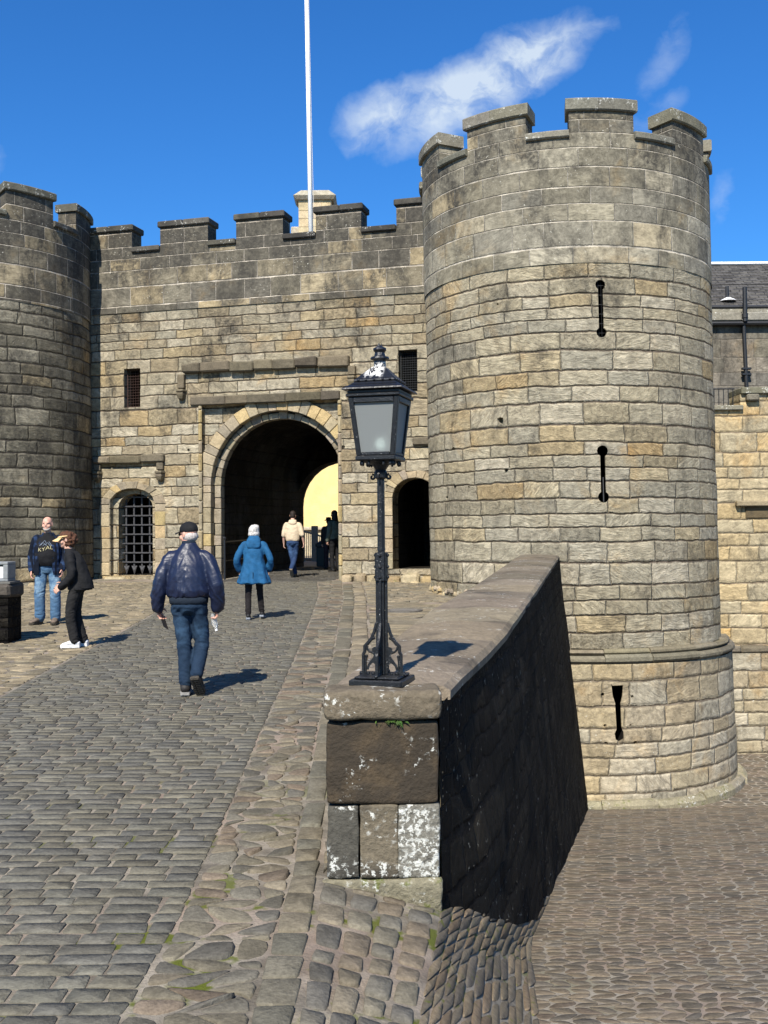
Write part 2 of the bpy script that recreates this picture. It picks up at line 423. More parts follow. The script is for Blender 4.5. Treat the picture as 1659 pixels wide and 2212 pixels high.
M_BASE = stone_mat('sandstone of the tower foot', 0.34, 0.78, [(0.0, GREY), (0.3, PALE), (0.6, (0.33, 0.265, 0.165)), (0.85, TAN), (1.0, WARM)],
                     (0.22, 0.18, 0.13), joint=0.012, depth=0.045, grain=0.5, stain=0.34, stain_v=(-2.0, -0.8, 0.65), seed=5.5, lichen=1.1)
M_YELLOW = stone_mat('yellow curtain wall sandstone', 0.36, 0.85, [(0.0, (0.44, 0.37, 0.24)), (0.3, (0.43, 0.33, 0.18)), (0.6, (0.39, 0.32, 0.20)), (0.85, TAN), (1.0, (0.48, 0.33, 0.14))],
                     (0.28, 0.22, 0.15), joint=0.012, depth=0.04, grain=0.5, stain=0.42, seed=8.8, lichen=0.4)
M_SHADE_RUBBLE = stone_mat('shade darkened rubble', 0.17, 0.24, [(0.0, (0.010, 0.009, 0.008)), (0.5, (0.018, 0.016, 0.013)), (1.0, (0.032, 0.027, 0.020))],  # stone colour taken down to near black to carry the shade on these faces
                   (0.006, 0.005, 0.005), joint=0.018, depth=0.10, grain=1.2, stain=0.5, seed=3.3, warp=1.6, lichen=1.0)  # pale lichen flecks turned up as painted glints
M_TUNNEL = stone_mat('shade darkened tunnel stone', 0.30, 0.6, [(0.0, (0.010, 0.008, 0.0055)), (1.0, (0.018, 0.014, 0.0095))], (0.006, 0.005, 0.004), seed=2.2, stain=0.7, lichen=0.0)  # near-black colour carries the shade inside the passage and rooms
M_GREYASH = stone_mat('smoke grey ashlar', 0.40, 0.95, [(0.0, DARK), (0.5, (0.16, 0.148, 0.125)), (1.0, (0.235, 0.205, 0.16))], (0.24, 0.21, 0.17), joint=0.01, depth=0.015, grain=0.2, stain=0.6, warp=0.3, seed=7.7, pillow=0.02, lichen=0.3)
M_BLOCK = block_mat('weathered dressed stone', 1.0, dirt=0.35, depth=0.03)
M_CAP = block_mat('lichened coping stone', 1.0, dirt=0.25, lichen=0.5, depth=0.02)
M_BLACKCAP = block_mat('blackened coping stone', 1.0, dirt=0.8, lichen=0.25, depth=0.02)
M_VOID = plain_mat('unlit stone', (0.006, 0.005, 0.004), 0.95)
M_IRON = plain_mat('black iron', (0.012, 0.013, 0.015), 0.45, nscale=40, namp=0.4, depth=0.002, spec=0.5)

def pip(x, y, L):
    c = False; n = len(L); j = n - 1
    for i in range(n):
        xi, yi = L[i]; xj, yj = L[j]
        if (yi > y) != (yj > y) and x < (xj - xi) * (y - yi) / (yj - yi) + xi: c = not c
        j = i
    return c
def seg_d(px, py, a, b):
    vx, vy = b[0] - a[0], b[1] - a[1]; L = vx * vx + vy * vy
    t = 0 if L == 0 else max(0, min(1, ((px - a[0]) * vx + (py - a[1]) * vy) / L))
    return math.hypot(px - a[0] - t * vx, py - a[1] - t * vy)
def pierced(mb, u0, u1, v0, v1, holes, su, sv, mapf, closed=False):
    """a wall sheet in (u, v) with openings cut out of it; mapf turns (u, v) into a point"""
    nu = max(1, round((u1 - u0) / su)); nv = max(1, round((v1 - v0) / sv))
    pts = []; edges = []
    boxes = [(min(p[0] for p in L), max(p[0] for p in L), min(p[1] for p in L), max(p[1] for p in L)) for L in holes]
    mg = 0.35 * min(su, sv)
    for i in range(nu + 1):
        for j in range(nv + 1):
            x = u0 + (u1 - u0) * i / nu; y = v0 + (v1 - v0) * j / nv
            bad = False
            for L, b in zip(holes, boxes):
                if b[0] - mg < x < b[1] + mg and b[2] - mg < y < b[3] + mg:
                    if pip(x, y, L) or min(seg_d(x, y, L[k], L[k - 1]) for k in range(len(L))) < mg:
                        if not (i in (0, nu) or j in (0, nv)) or pip(x, y, L): bad = True; break
            if not bad: pts.append(Vector((x, y)))
    for L in holes:
        b = len(pts); pts += [Vector(p) for p in L]
        edges += [(b + k, b + (k + 1) % len(L)) for k in range(len(L))]
    vs, _, fs, *_r = delaunay_2d_cdt(pts, edges, [], 0, 1e-6)
    keep = []
    for f in fs:
        x = sum(vs[i].x for i in f) / len(f); y = sum(vs[i].y for i in f) / len(f)
        if any(b[0] <= x <= b[1] and b[2] <= y <= b[3] and pip(x, y, L) for L, b in zip(holes, boxes)): continue
        keep.append(list(f))
    P = [mapf(p.x, p.y) for p in vs]
    # keep the outward winding the same for every triangle
    mb.add(P, keep, uvs=[(p.x, p.y) for p in vs])
def reveal(mb, L, mapd, d0, d1, cap=True, bottom=True):
    """the inside faces of an opening, from depth d0 to d1, and its back"""
    n = len(L); acc = 0
    for k in range(n):
        a, b = L[k], L[(k + 1) % n]
        if not bottom and abs(a[1] - b[1]) < 1e-4 and a[1] < min(p[1] for p in L) + 1e-3: continue
        l = math.hypot(a[0] - b[0], a[1] - b[1])
        vert = abs(a[0] - b[0]) < abs(a[1] - b[1])
        if vert: uv = [(d0 + a[0], a[1]), (d0 + a[0], b[1]), (d1 + a[0], b[1]), (d1 + a[0], a[1])]
        else: uv = [(a[0], d0 + a[1]), (b[0], d0 + a[1]), (b[0], d1 + a[1]), (a[0], d1 + a[1])]
        mb.add([mapd(a[0], a[1], d0), mapd(b[0], b[1], d0), mapd(b[0], b[1], d1), mapd(a[0], a[1], d1)], [(0, 1, 2, 3)], uvs=uv)
    if cap: mb.add([mapd(p[0], p[1], d1) for p in L], [tuple(range(n))], uvs=list(L))
def arch_loop(uL, uR, zb, zs, n=14, rise=None):
    c = (uL + uR) / 2; r = (uR - uL) / 2; h = r if rise is None else rise
    return [(uL, zb), (uR, zb)] + [(c + r * math.cos(PI * k / n), zs + h * math.sin(PI * k / n)) for k in range(n + 1)]
def rect(u0, u1, z0, z1): return [(u0, z0), (u1, z0), (u1, z1), (u0, z1)]
def wallbox(mb, u0, u1, n0, n1, z0, z1, M=G, faces='fblrtd'):
    """box with masonry uv on every face; n1 is the outer face"""
    def q(ps, uvs): mb.add([M(*p) for p in ps], [(0, 1, 2, 3)], uvs=uvs)
    if 'f' in faces: q([(u0, n1, z0), (u1, n1, z0), (u1, n1, z1), (u0, n1, z1)], [(u0, z0), (u1, z0), (u1, z1), (u0, z1)])
    if 'b' in faces: q([(u1, n0, z0), (u0, n0, z0), (u0, n0, z1), (u1, n0, z1)], [(u1, z0), (u0, z0), (u0, z1), (u1, z1)])
    if 'r' in faces: q([(u1, n1, z0), (u1, n0, z0), (u1, n0, z1), (u1, n1, z1)], [(u1, z0), (u1 + n1 - n0, z0), (u1 + n1 - n0, z1), (u1, z1)])
    if 'l' in faces: q([(u0, n0, z0), (u0, n1, z0), (u0, n1, z1), (u0, n0, z1)], [(u0 - n1 + n0, z0), (u0, z0), (u0, z1), (u0 - n1 + n0, z1)])
    if 't' in faces: q([(u0, n1, z1), (u1, n1, z1), (u1, n0, z1), (u0, n0, z1)], [(u0, z1), (u1, z1), (u1, z1 + n1 - n0), (u0, z1 + n1 - n0)])
    if 'd' in faces: q([(u0, n0, z0), (u1, n0, z0), (u1, n1, z0), (u0, n1, z0)], [(u0, z0), (u1, z0), (u1, z0 + n1 - n0), (u0, z0 + n1 - n0)])
def jit(c, a): 
    k = 1 + random.uniform(-a, a); return (c[0] * k, c[1] * k * random.uniform(0.97, 1.02), c[2] * k * random.uniform(0.92, 1.05))
def slab_row(mb, u0, u1, n0, n1, z0, z1, lens, cols, M=G, gap=0.006, bev=0.012, rough=0.0, slope=0.0):
    """a course of single stones laid end to end"""
    u = u0; k = 0
    while u < u1 - 1e-3:
        l = random.uniform(*lens); e = u + l
        if u1 - e < lens[0] * 0.5: e = u1
        r = lambda: random.uniform(-rough, rough)
        a, b = u + gap / 2, e - gap / 2; t = n1 + r()
        c8 = [(a, n0, z0), (b, n0, z0), (b, t, z0 + r()), (a, t, z0 + r()), (a, n0, z1 + slope + r()), (b, n0, z1 + slope + r()), (b, t + r(), z1 + r()), (a, t + r(), z1 + r())]
        mb.hexa([M(*p) for p in c8], bev, jit(random.choice(cols), 0.18))
        u = e

# ================================================================== GATEHOUSE
gate = thing('gatehouse', 'crenellated stone gatehouse wall with a big round archway between the two round towers', 'gatehouse', P0)
gate_inv = gate.matrix_world
LOC0 = Vector(P0)
def GL(u, n, z): return GU * u + GN * n + Vector((0, 0, z))        # local to the gatehouse empty (placed at P0, z 0)
UC = whu(605, 1000, -0.2)
RIN = UC - whu(483, 1100, -0.45)
ZCR = whz(605, 905, -0.3)
ZS = ZCR - RIN
FL, FRr = whu(437, 1100, 0), whu(731, 1100, 0)
FT = whz(590, 869, 0)
ZG = 0.30
U0, U1 = -9.2, 10.4
ZASH = whz(580, 655)
zb = -0.3
# openings in the wall face
h_frame = rect(FL, FRr, zb, FT)
wl = (whu(269), whu(304)); wlz = (whz(286, 880), whz(286, 796))
wr = (whu(863), whu(904)); wrz = (whz(884, 846), whz(884, 755))
h_wl = rect(wl[0], wl[1], wlz[0], wlz[1]); h_wr = rect(wr[0], wr[1], wrz[0], wrz[1])
dl = (whu(238), whu(336)); dlt = whz(290, 1053); dlb = whz(290, 1244)
h_dl = rect(dl[0], dl[1], dlb, dlt)
drL = whu(848); drR = drL + 1.15; drB = whz(890, 1230); drC = whz(895, 1032)
h_dr = arch_loop(drL, drR, drB, drC - 0.50, 12, 0.50)
pits = []
for (px, py, r) in ((407, 972, 0.05), (737 + 4, 965, 0.06)):
    u_, z_ = wh(px, py); pits.append([(u_ + r * math.cos(t) * random.uniform(0.7, 1.1), z_ + r * math.sin(t) * random.uniform(0.6, 1.1)) for t in [k * PI / 4 for k in range(8)]])
mb = MB()
def gmap(u, z):
    return GL(u, 0.015 * noise.noise(Vector((u * 0.9, z * 1.2, 3))), z)
pierced(mb, U0, U1, zb, ZASH, [h_frame, h_wl, h_wr, h_dl, h_dr] + pits, 0.6, 0.6, gmap)
gd = lambda u, z, d: GL(u, -d, z)
reveal(mb, h_frame, gd, 0, 0.20, cap=False, bottom=False)
for hh, dd in ((h_wl, 0.4), (h_wr, 0.4)): reveal(mb, hh, gd, 0, dd, cap=False)
reveal(mb, h_dl, gd, 0, 0.17, cap=False)
reveal(mb, h_dr, gd, 0, 0.55, cap=False)
for p_ in pits: reveal(mb, p_, gd, 0, 0.12)
# recessed panels behind the square frames
ring_o = RIN + 0.46
pierced(mb, FL - 0.0, FRr + 0.0, zb, FT, [arch_loop(UC - RIN - 0.2, UC + RIN + 0.2, zb, ZS, 20)], 0.5, 0.5, lambda u, z: GL(u, -0.2, z))
di = (whu(256, 1100, -0.17), whu(337, 1100, -0.17)); dcr = whz(297, 1066, -0.17)
h_di = arch_loop(di[0], di[1] - 0.10, dlb, dcr - 0.36, 10, 0.36)
pierced(mb, dl[0], dl[1], dlb, dlt, [h_di], 0.3, 0.3, lambda u, z: GL(u, -0.17, z))
reveal(mb, h_di, gd, 0.17, 0.62, cap=False)
wall_o = mb.build('wall', M_GATE, gate)
# dark rooms behind the openings
mb = MB()
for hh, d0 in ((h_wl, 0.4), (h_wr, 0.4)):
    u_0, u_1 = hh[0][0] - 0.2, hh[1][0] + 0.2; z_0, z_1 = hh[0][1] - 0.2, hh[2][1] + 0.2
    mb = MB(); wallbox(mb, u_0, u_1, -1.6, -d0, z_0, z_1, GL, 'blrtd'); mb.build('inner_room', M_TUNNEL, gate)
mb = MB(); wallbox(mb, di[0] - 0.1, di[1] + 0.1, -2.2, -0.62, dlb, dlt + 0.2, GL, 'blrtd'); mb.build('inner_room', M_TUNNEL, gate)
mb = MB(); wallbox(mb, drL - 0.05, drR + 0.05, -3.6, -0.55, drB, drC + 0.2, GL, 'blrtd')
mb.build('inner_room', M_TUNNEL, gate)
# tunnel
LT = 6.3
uf = wh(656, 1150, -LT - 0.7)[0]; zf = whz(656, 1095, -LT - 0.7); RF = 1.42
h_far = arch_loop(uf, uf + 2 * RF, zb, zf, 16)
h_near = arch_loop(UC - RIN, UC + RIN, zb, ZS, 24)
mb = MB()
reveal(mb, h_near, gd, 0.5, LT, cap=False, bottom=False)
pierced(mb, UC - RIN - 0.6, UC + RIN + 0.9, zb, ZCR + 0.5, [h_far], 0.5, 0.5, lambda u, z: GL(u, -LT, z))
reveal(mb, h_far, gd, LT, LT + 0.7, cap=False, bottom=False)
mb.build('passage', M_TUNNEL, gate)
# back and roof of the block
mb = MB()
wallbox(mb, U0, U1, -LT - 0.75, -LT - 0.7, ZCR + 0.4, 9.2, GL, 'fb')
wallbox(mb, U0, UC - RIN - 0.4, -LT - 0.75, -LT - 0.7, zb, ZCR + 0.4, GL, 'fb')
wallbox(mb, UC + RIN + 0.7, U1, -LT - 0.75, -LT - 0.7, zb, ZCR + 0.4, GL, 'fb')
wallbox(mb, U0, U1, -LT - 0.7, -0.5, 8.6, 8.7, GL, 'td')
mb.build('rear_wall', M_GREYTOWER, gate)
# voussoirs of the big arch, two orders, with their jamb stones
def arch_ring(name, uc, zs, r0_, r1_, n0, n1, zbot, nv, cols, mat, parent, jl=(0.28, 0.42), rise=1.0, bev=0.014, both=True):
    mb = MB(); ws = [random.uniform(0.7, 1.35) for _ in range(nv)]; cuts = [PI * sum(ws[:k]) / sum(ws) for k in range(nv + 1)]
    for k in range(nv):
        a0 = cuts[k] + 0.003; a1 = cuts[k + 1] - 0.003
        o = random.uniform(-0.012, 0.012); ro = r1_ + random.uniform(-0.045, 0.045)
        P = lambda a, r, n: GL(uc + r * math.cos(a), n, zs + rise * r * math.sin(a))
        c8 = [P(a1, r0_, n0), P(a0, r0_, n0), P(a0, r0_, n1 + o), P(a1, r0_, n1 + o), P(a1, ro, n0), P(a0, ro, n0), P(a0, ro, n1 + o), P(a1, ro, n1 + o)]
        mb.hexa(c8, bev, jit(random.choice(cols), 0.2))
    for sgn in (-1, 1):
        z = zbot
        while z < zs - 0.01:
            l = random.uniform(*jl); e = z + l
            if zs - e < 0.15: e = zs
            o = random.uniform(-0.012, 0.012)
            ua, ub = sorted((uc + sgn * r0_, uc + sgn * (r1_ + random.uniform(-0.02, 0.02))))
            mb.box((ua, n0, z + 0.006), (ub, n1 + o, e - 0.006), bev, jit(random.choice(cols), 0.2), M=GL)
            z = e
    return mb.build(name, mat, parent)
CR = [(0.36, 0.29, 0.18), (0.33, 0.27, 0.18), (0.30, 0.25, 0.17), (0.38, 0.29, 0.15), (0.26, 0.22, 0.155)]
DK = [(0.13, 0.115, 0.085), (0.10, 0.09, 0.07), (0.16, 0.14, 0.10)]
arch_ring('arch_ring', UC, ZS, RIN + 0.2, RIN + 0.56, -0.3, -0.07, ZG - 0.1, 23, CR, M_BLOCK, gate)
arch_ring('arch_inner_order', UC, ZS, RIN, RIN + 0.19, -0.52, -0.27, ZG - 0.1, 23, [(0.28, 0.24, 0.17), (0.24, 0.2, 0.14)], M_BLOCK, gate)
# frame roll moulding beside the arch
mb = MB()
for (u_, s) in ((FL, -1), (FRr, 1)):
    mb = MB(); z = ZG
    while z < FT - 0.02:
        e = min(FT, z + random.uniform(0.3, 0.5))
        mb.box((min(u_, u_ + s * 0.10), -0.15, z + 0.004), (max(u_, u_ + s * 0.10), 0.035 + random.uniform(0, 0.01), e - 0.004), 0.03, jit(random.choice(CR), 0.15), M=GL)
        z = e
    mb.build('arch_frame', M_BLOCK, gate)
HC = [(0.12, 0.10, 0.07), (0.095, 0.08, 0.056), (0.15, 0.125, 0.085)]
mb = MB(); a_, zA = wh(412, 868); b_, _z = wh(735, 868)
slab_row(mb, a_, b_, -0.1, 0.07, FT, whz(590, 850), (0.6, 1.1), HC, GL, rough=0.012, bev=0.02)
mb.build('lintel', M_BLOCK, gate)
def hood(xa, xb, yt, yb, out, xd0, xd1, ydrop0, ydrop1):
    mb = MB(); ua, z1 = wh(xa, yt); ub, _ = wh(xb, yt); z0 = whz((xa + xb) / 2, yb); z1 = whz((xa + xb) / 2, yt)
    slab_row(mb, ua, ub, -0.1, out, z0, z1, (0.5, 0.95), HC, GL, rough=0.035, bev=0.035, slope=0.0)
    o = mb.build('hood_mould', M_BLOCK, gate)
    for xd, yd in ((xd0, ydrop0), (xd1, ydrop1)):
        if xd is None: continue
        mb = MB(); u_, zz = wh(xd, yd)
        mb.box((u_ - 0.10, -0.05, zz + 0.32), (u_ + 0.10, out * 0.7, z0 - 0.004), 0.02, jit(HC[2], 0.1), M=GL)
        prof = [(0.13, 0.30), (0.14, 0.24), (0.12, 0.22), (0.125, 0.14), (0.09, 0.05), (0.03, 0.0)]
        for i in range(len(prof) - 1):
            (ra, za), (rb, zb_) = prof[i], prof[i + 1]
            c8 = [GL(u_ - rb, -0.05, zz + zb_), GL(u_ + rb, -0.05, zz + zb_), GL(u_ + rb * 0.7, rb * 1.4, zz + zb_), GL(u_ - rb * 0.7, rb * 1.4, zz + zb_),
                  GL(u_ - ra, -0.05, zz + za - 0.003), GL(u_ + ra, -0.05, zz + za - 0.003), GL(u_ + ra * 0.7, ra * 1.4, zz + za - 0.003), GL(u_ - ra * 0.7, ra * 1.4, zz + za - 0.003)]
            mb.hexa(c8, 0.008, jit(HC[2], 0.2))
        mb.build('corbel', M_BLOCK, gate)
hood(398, 756, 778, 800, 0.17, 394, 762, 866, 838)
hood(206, 357, 985, 1001, 0.15, 213, 348, 1043, 1041)
hood(892, 960, 944, 962, 0.13, None, None, 0, 0)
# relieving arch over the little portcullis doorway, and round the right doorway
arch_ring('doorway_arch', (dl[0] + dl[1]) / 2 - 0.02, dlt - 0.45, (dl[1] - dl[0]) / 2 + 0.0, (dl[1] - dl[0]) / 2 + 0.30, -0.1, 0.02, dlb, 9, CR, M_BLOCK, gate, rise=0.62)
arch_ring('doorway_arch', (drL + drR) / 2, drC - 0.5, (drR - drL) / 2, (drR - drL) / 2 + 0.24, -0.3, 0.03, drB, 11, CR, M_BLOCK, gate, rise=0.87)
# portcullis
pc = MB(); nb = -0.42
us = [di[0] + (di[1] - 0.10 - di[0]) * t for t in (0.10, 0.33, 0.56, 0.79)]
zt = dcr - 0.02
for u_ in us:
    pc.box((u_ - 0.022, nb - 0.02, dlb + 0.22), (u_ + 0.022, nb + 0.02, zt), 0.005, M=GL)
    pc.hull([GL(u_ - 0.085, nb, dlb + 0.26), GL(u_ - 0.07, nb + 0.02, dlb + 0.24), GL(u_ + 0.085, nb, dlb + 0.26), GL(u_, nb + 0.03, dlb + 0.14), GL(u_, nb - 0.03, dlb + 0.14), GL(u_, nb, dlb + 0.02)])
z = dlb + 0.36
while z < zt:
    pc.box((di[0] - 0.02, nb + 0.021, z - 0.02), (di[1] - 0.08, nb + 0.05, z + 0.02), 0.005, M=GL)
    for u_ in us: pc.box((u_ - 0.014, nb + 0.05, z - 0.014), (u_ + 0.014, nb + 0.062, z + 0.014), 0.004, M=GL)
    z += 0.255
pc.build('portcullis', plain_mat('worn grey iron', (0.055, 0.055, 0.058), 0.5, nscale=30, namp=0.4, depth=0.003), gate)
# window grilles
for hh, stp, colr in ((h_wl, 0.075, (0.045, 0.022, 0.016)), (h_wr, 0.06, (0.02, 0.022, 0.024))):
    mb = MB(); (u_0, z_0), (u_1, z_1) = hh[0], hh[2]
    k = u_0 + stp * 0.5
    while k < u_1: mb.tube([GL(k, -0.16, z_0), GL(k, -0.16, z_1)], 0.006, 5); k += stp
    k = z_0 + stp * 0.5
    while k < z_1: mb.tube([GL(u_0, -0.15, k), GL(u_1, -0.15, k)], 0.006, 5); k += stp
    mb.tube([GL(u_0 + 0.03, -0.15, z_0 + .02), GL(u_1 - .03, -0.15, z_0 + .02), GL(u_1 - .03, -0.15, z_1 - .02), GL(u_0 + .03, -0.15, z_1 - .02), GL(u_0 + .03, -0.15, z_0 + .02)], 0.014, 5)
    mb.build('window_grille', plain_mat('grille iron', colr, 0.6), gate)
# rough footing stones
mb = MB()
def footing(x0, x1, yt):
    u = whu(x0); ue = whu(x1)
    while u < ue:
        l = random.uniform(0.28, 0.62); zt_ = whz(x0 + (x1 - x0) * 0.5, yt) + random.uniform(-0.08, 0.05)
        c8 = [GL(u, -0.1, -0.2), GL(u + l - 0.02, -0.1, -0.2), GL(u + l - 0.03, 0.30 + random.uniform(-.06, .05), -0.2), GL(u + 0.02, 0.30 + random.uniform(-.06, .05), -0.2),
              GL(u, -0.1, zt_), GL(u + l - 0.02, -0.1, zt_), GL(u + l - 0.05, 0.19 + random.uniform(-.05, .05), zt_ - 0.03), GL(u + 0.03, 0.19 + random.uniform(-.05, .05), zt_ - 0.03)]
        mb.hexa(c8, 0.05, jit(random.choice(CR), 0.3)); u += l
        if random.random() < 0.5:
            mb.ball(tuple(GL(u - 0.1, 0.32, zt_ - 0.3)), (0.17, 0.13, 0.13), 7, 5, jit(random.choice(CR), 0.3))
M_FOOT = block_mat('mossy footing stone', 1.0, dirt=0.5, depth=0.05, moss=0.3)
for fa in ((196, 346, 1246), (737, 960, 1238)):
    mb = MB(); footing(*fa); mb.build('footing', M_FOOT, gate)
# parapet
ZSILL = whz(316, 545); ZM1 = whz(570, 459); ZCAPB = ZM1 - 0.17
mb = MB()
wallbox(mb, U0, U1, -0.5, 0.03, ZASH, ZSILL, GL)
mb.build('parapet', M_DARKASHLAR, gate)
CAPD = [(0.075, 0.07, 0.058), (0.06, 0.056, 0.048), (0.09, 0.082, 0.065)]
mer = []
for (xa, xb) in ((180, 286), (347, 450), (511, 612), (683, 781), (857, 956)):
    ua, ub = wh(xa, 500)[0], wh(xb, 500)[0]; mer.append((ua, ub))
pitch = mer[2][0] - mer[1][0]
mer.insert(0, (mer[0][0] - pitch, mer[0][1] - pitch))
mer.append((mer[-1][0] + pitch, mer[-1][1] + pitch)); mer.append((mer[-1][0] + pitch, mer[-1][1] + pitch))
for ua, ub in mer:
    mb = MB(); wallbox(mb, ua, ub, -0.5, 0.03, ZSILL, ZCAPB, GL)
    me_ = mb.build('merlon', M_DARKASHLAR, gate)
    mb = MB(); um = (ua + ub) / 2 + random.uniform(-.1, .1)
    for a, b in ((ua - 0.06, um), (um, ub + 0.06)):
        mb.box((a + 0.003, -0.56, ZCAPB + 0.003), (b - 0.003, 0.10, ZM1), 0.025, jit(random.choice(CAPD), 0.2), M=GL)
    mb.build('cap', M_BLACKCAP, me_)
for k in range(len(mer) - 1):
    mb = MB(); mb.box((mer[k][1] + 0.004, -0.56, ZSILL + 0.003), (mer[k + 1][0] - 0.004, 0.11, ZSILL + 0.15), 0.025, jit(random.choice(CAPD), 0.2), M=GL)
    mb.build('crenel_coping', M_BLACKCAP, gate)

# ================================================================== ROUND TOWERS
def keyhole(u, z0, z1, w, r):
    """arrow slit: narrow slot with a round hole at each end"""
    L = []
    for k in range(9): t = PI * 1.5 + 0.5 - PI - 0.5 + 0
    a = math.asin(min(1, w / 2 / r))
    for k in range(11):
        t = -PI / 2 + a + (2 * PI - 2 * a) * k / 10; L.append((u + r * math.cos(t), z1 - r + r * math.sin(t)))
    for k in range(11):
        t = PI / 2 + a + (2 * PI - 2 * a) * k / 10; L.append((u + r * math.cos(t), z0 + r + r * math.sin(t)))
    return L
class Tower:
    def __init__(s, root, C, Rr, toward, lean=0.0):
        s.root = root; s.C = C; s.R = Rr; s.lean = lean
        e = Vector((C.x, C.y, 0)) - Vector((0, 0, 0)); s.d = e.length; s.ef = e.normalized(); s.er = Vector((s.ef.y, -s.ef.x, 0))
    def P(s, ph, r, z):                        # local to the tower's empty (at C on z 0)
        ln = s.lean * (4 - z)
        return s.er * (r * math.sin(ph) + ln) - s.ef * (r * math.cos(ph)) + Vector((0, 0, z))
    def phi(s, px, r, py=600):
        d = ray(px, py); dl_ = math.atan2(d.x, d.y) - math.atan2(s.C.x, s.C.y)
        return math.asin(max(-1, min(1, s.d * math.sin(dl_) / r))) - dl_
    def zat(s, px, py, r):
        ph = s.phi(px, r, py); p = s.C + s.P(ph, r, 0); d = ray(px, py)
        return CAM.z + d.z / math.hypot(d.x, d.y) * math.hypot(p.x, p.y)
    def sheet(s, name, mat, r, z0, z1, holes=(), rb=None, su=0.2, sv=0.5, rough=0.012, depth=0.16, slits=()):
        mb = MB(); rb = rb or r
        def rad(z): return rb + (r - rb) * (z - z0) / (z1 - z0)
        def mp(u, z):
            ph = u / r
            return s.P(ph, rad(z) + rough * noise.noise(Vector((math.sin(ph) * 5, math.cos(ph) * 5, z * 2.2))), z)
        pierced(mb, -PI * r, PI * r, z0, z1, list(holes), su, sv, mp)
        for L in holes: reveal(mb, L, lambda u, z, d: s.P(u / r, rad(z) - d, z), 0, 0.03 if any(L is q for q in slits) else depth, cap=not any(L is q for q in slits))
        o = mb.build(name, mat, s.root)
        return o
    def arc(s, mb, p0, p1, r0_, r1_, z0, z1, col=None, seg=0.06, bev=0.0, zo=0.0):
        n = max(2, int((p1 - p0) / seg)); vs = []; uv = []
        for k in range(n + 1):
            ph = p0 + (p1 - p0) * k / n
            e = bev
            # profile: inner bottom, outer bottom, outer upper, outer top (chamfer), inner top
            pr = [(r0_, z0), (r1_ - e, z0), (r1_, z0 + e), (r1_, z1 - e + zo), (r1_ - e, z1 + zo), (r0_, z1)]
            for (r_, z_) in pr: vs.append(s.P(ph, r_, z_)); 
            u = ph * r1_
            uv += [(u, z0 - (r1_ - r0_)), (u, z0), (u, z0 + e), (u, z1 - e), (u, z1), (u, z1 + (r1_ - r0_))]
        fs = []; m = 6
        for k in range(n):
            for j in range(m):
                j2 = (j + 1) % m
                fs.append((k * m + j, (k + 1) * m + j, (k + 1) * m + j2, k * m + j2))
        mb.add(vs, fs, col, uvs=uv)
        for kk, ph, sg in ((0, p0, -1), (n, p1, 1)):
            pr = [(r0_, z0), (r1_ - bev, z0), (r1_, z0 + bev), (r1_, z1 - bev + zo), (r1_ - bev, z1 + zo), (r0_, z1)]
            ids = list(range(m)); ids = ids if sg < 0 else ids[::-1]
            mb.add([s.P(ph, r_, z_) for r_, z_ in pr], [tuple(ids)], col, uvs=[(p0 * r1_ + sg * (r1_ - r_), z_) for r_, z_ in pr])
    def merlon_ring(s, spans, r, zs, zc, zt, mat, capmat, capcols, th=0.5, rs=0.0):
        for a, b in spans:
            mb = MB(); s.arc(mb, a, b, r - th, r + 0.02, zs, zc)
            o = mb.build('merlon', mat, s.root)
            mb = MB(); m_ = (a + b) / 2 + random.uniform(-.04, .04); e = 0.06 / r
            for p, q in ((a - e, m_ - 0.001), (m_ + 0.001, b + e)): s.arc(mb, p, q, r - th - 0.06, r + 0.09, zc + 0.003, zt, jit(random.choice(capcols), 0.15), bev=0.025)
            mb.build('cap', capmat, o)
        sp = sorted(spans)
        for k in range(len(sp)):
            a = sp[k][1]; b = sp[(k + 1) % len(sp)][0]
            if b < a: b += 2 * PI
            if b - a < 0.02: continue
            mb = MB(); s.arc(mb, a + 0.002, b - 0.002, r - th - 0.05, r + 0.09, zs + 0.003, zs + 0.15, jit(random.choice(capcols), 0.15), bev=0.025)
            mb.build('crenel_coping', capmat, s.root)

def tower_top(t, z):
    mb = MB(); n = 40
    vs = [t.P(2 * PI * k / n, t.R - 0.3, z) for k in range(n)]
    mb.add(vs, [tuple(range(n))], (0.2, 0.2, 0.18)); mb.build('roof_deck', M_BLOCK, t.root)
    mb = MB(); t.arc(mb, -PI, PI - 1e-4, t.R - 0.52, t.R - 0.5, z - 0.2, ZT_SILL); mb.build('parapet_back', M_DARKASHLAR, t.root)

CAPL = [(0.175, 0.165, 0.125), (0.15, 0.145, 0.11), (0.19, 0.175, 0.13)]
RT = 3.14
CT = Vector((24.2 * 0.1711, 24.2 * 0.98526, 0))
tow = thing('round_tower', 'tall round stone tower with three arrow slits, right of the archway', 'tower', CT)
T = Tower(tow, CT, RT, None, lean=0.0125)
ZT_TOP = T.zat(1310, 209, RT + 0.09); ZT_CAPB = ZT_TOP - 0.25; ZT_SILL = T.zat(1195, 292, RT + 0.09) - 0.05
ZT_ASH = T.zat(1250, 568, RT); Z_COR = T.zat(1400, 1397, RT + 0.1)
sl1 = (T.phi(1300, RT) * RT, T.zat(1300, 729, RT), T.zat(1300, 604, RT))
sl2 = (T.phi(1296, RT) * RT, T.zat(1296, 1086, RT), T.zat(1296, 962, RT))
RB = RT + 0.24
sl3 = (T.phi(1315, RB) * RB, T.zat(1315, 1601, RB), T.zat(1315, 1480, RB))
H1 = keyhole(sl1[0], sl1[1], sl1[2], 0.10, 0.10)
H2 = keyhole(sl2[0], sl2[1], sl2[2], 0.10, 0.11)
u_, z0_, z1_ = sl3
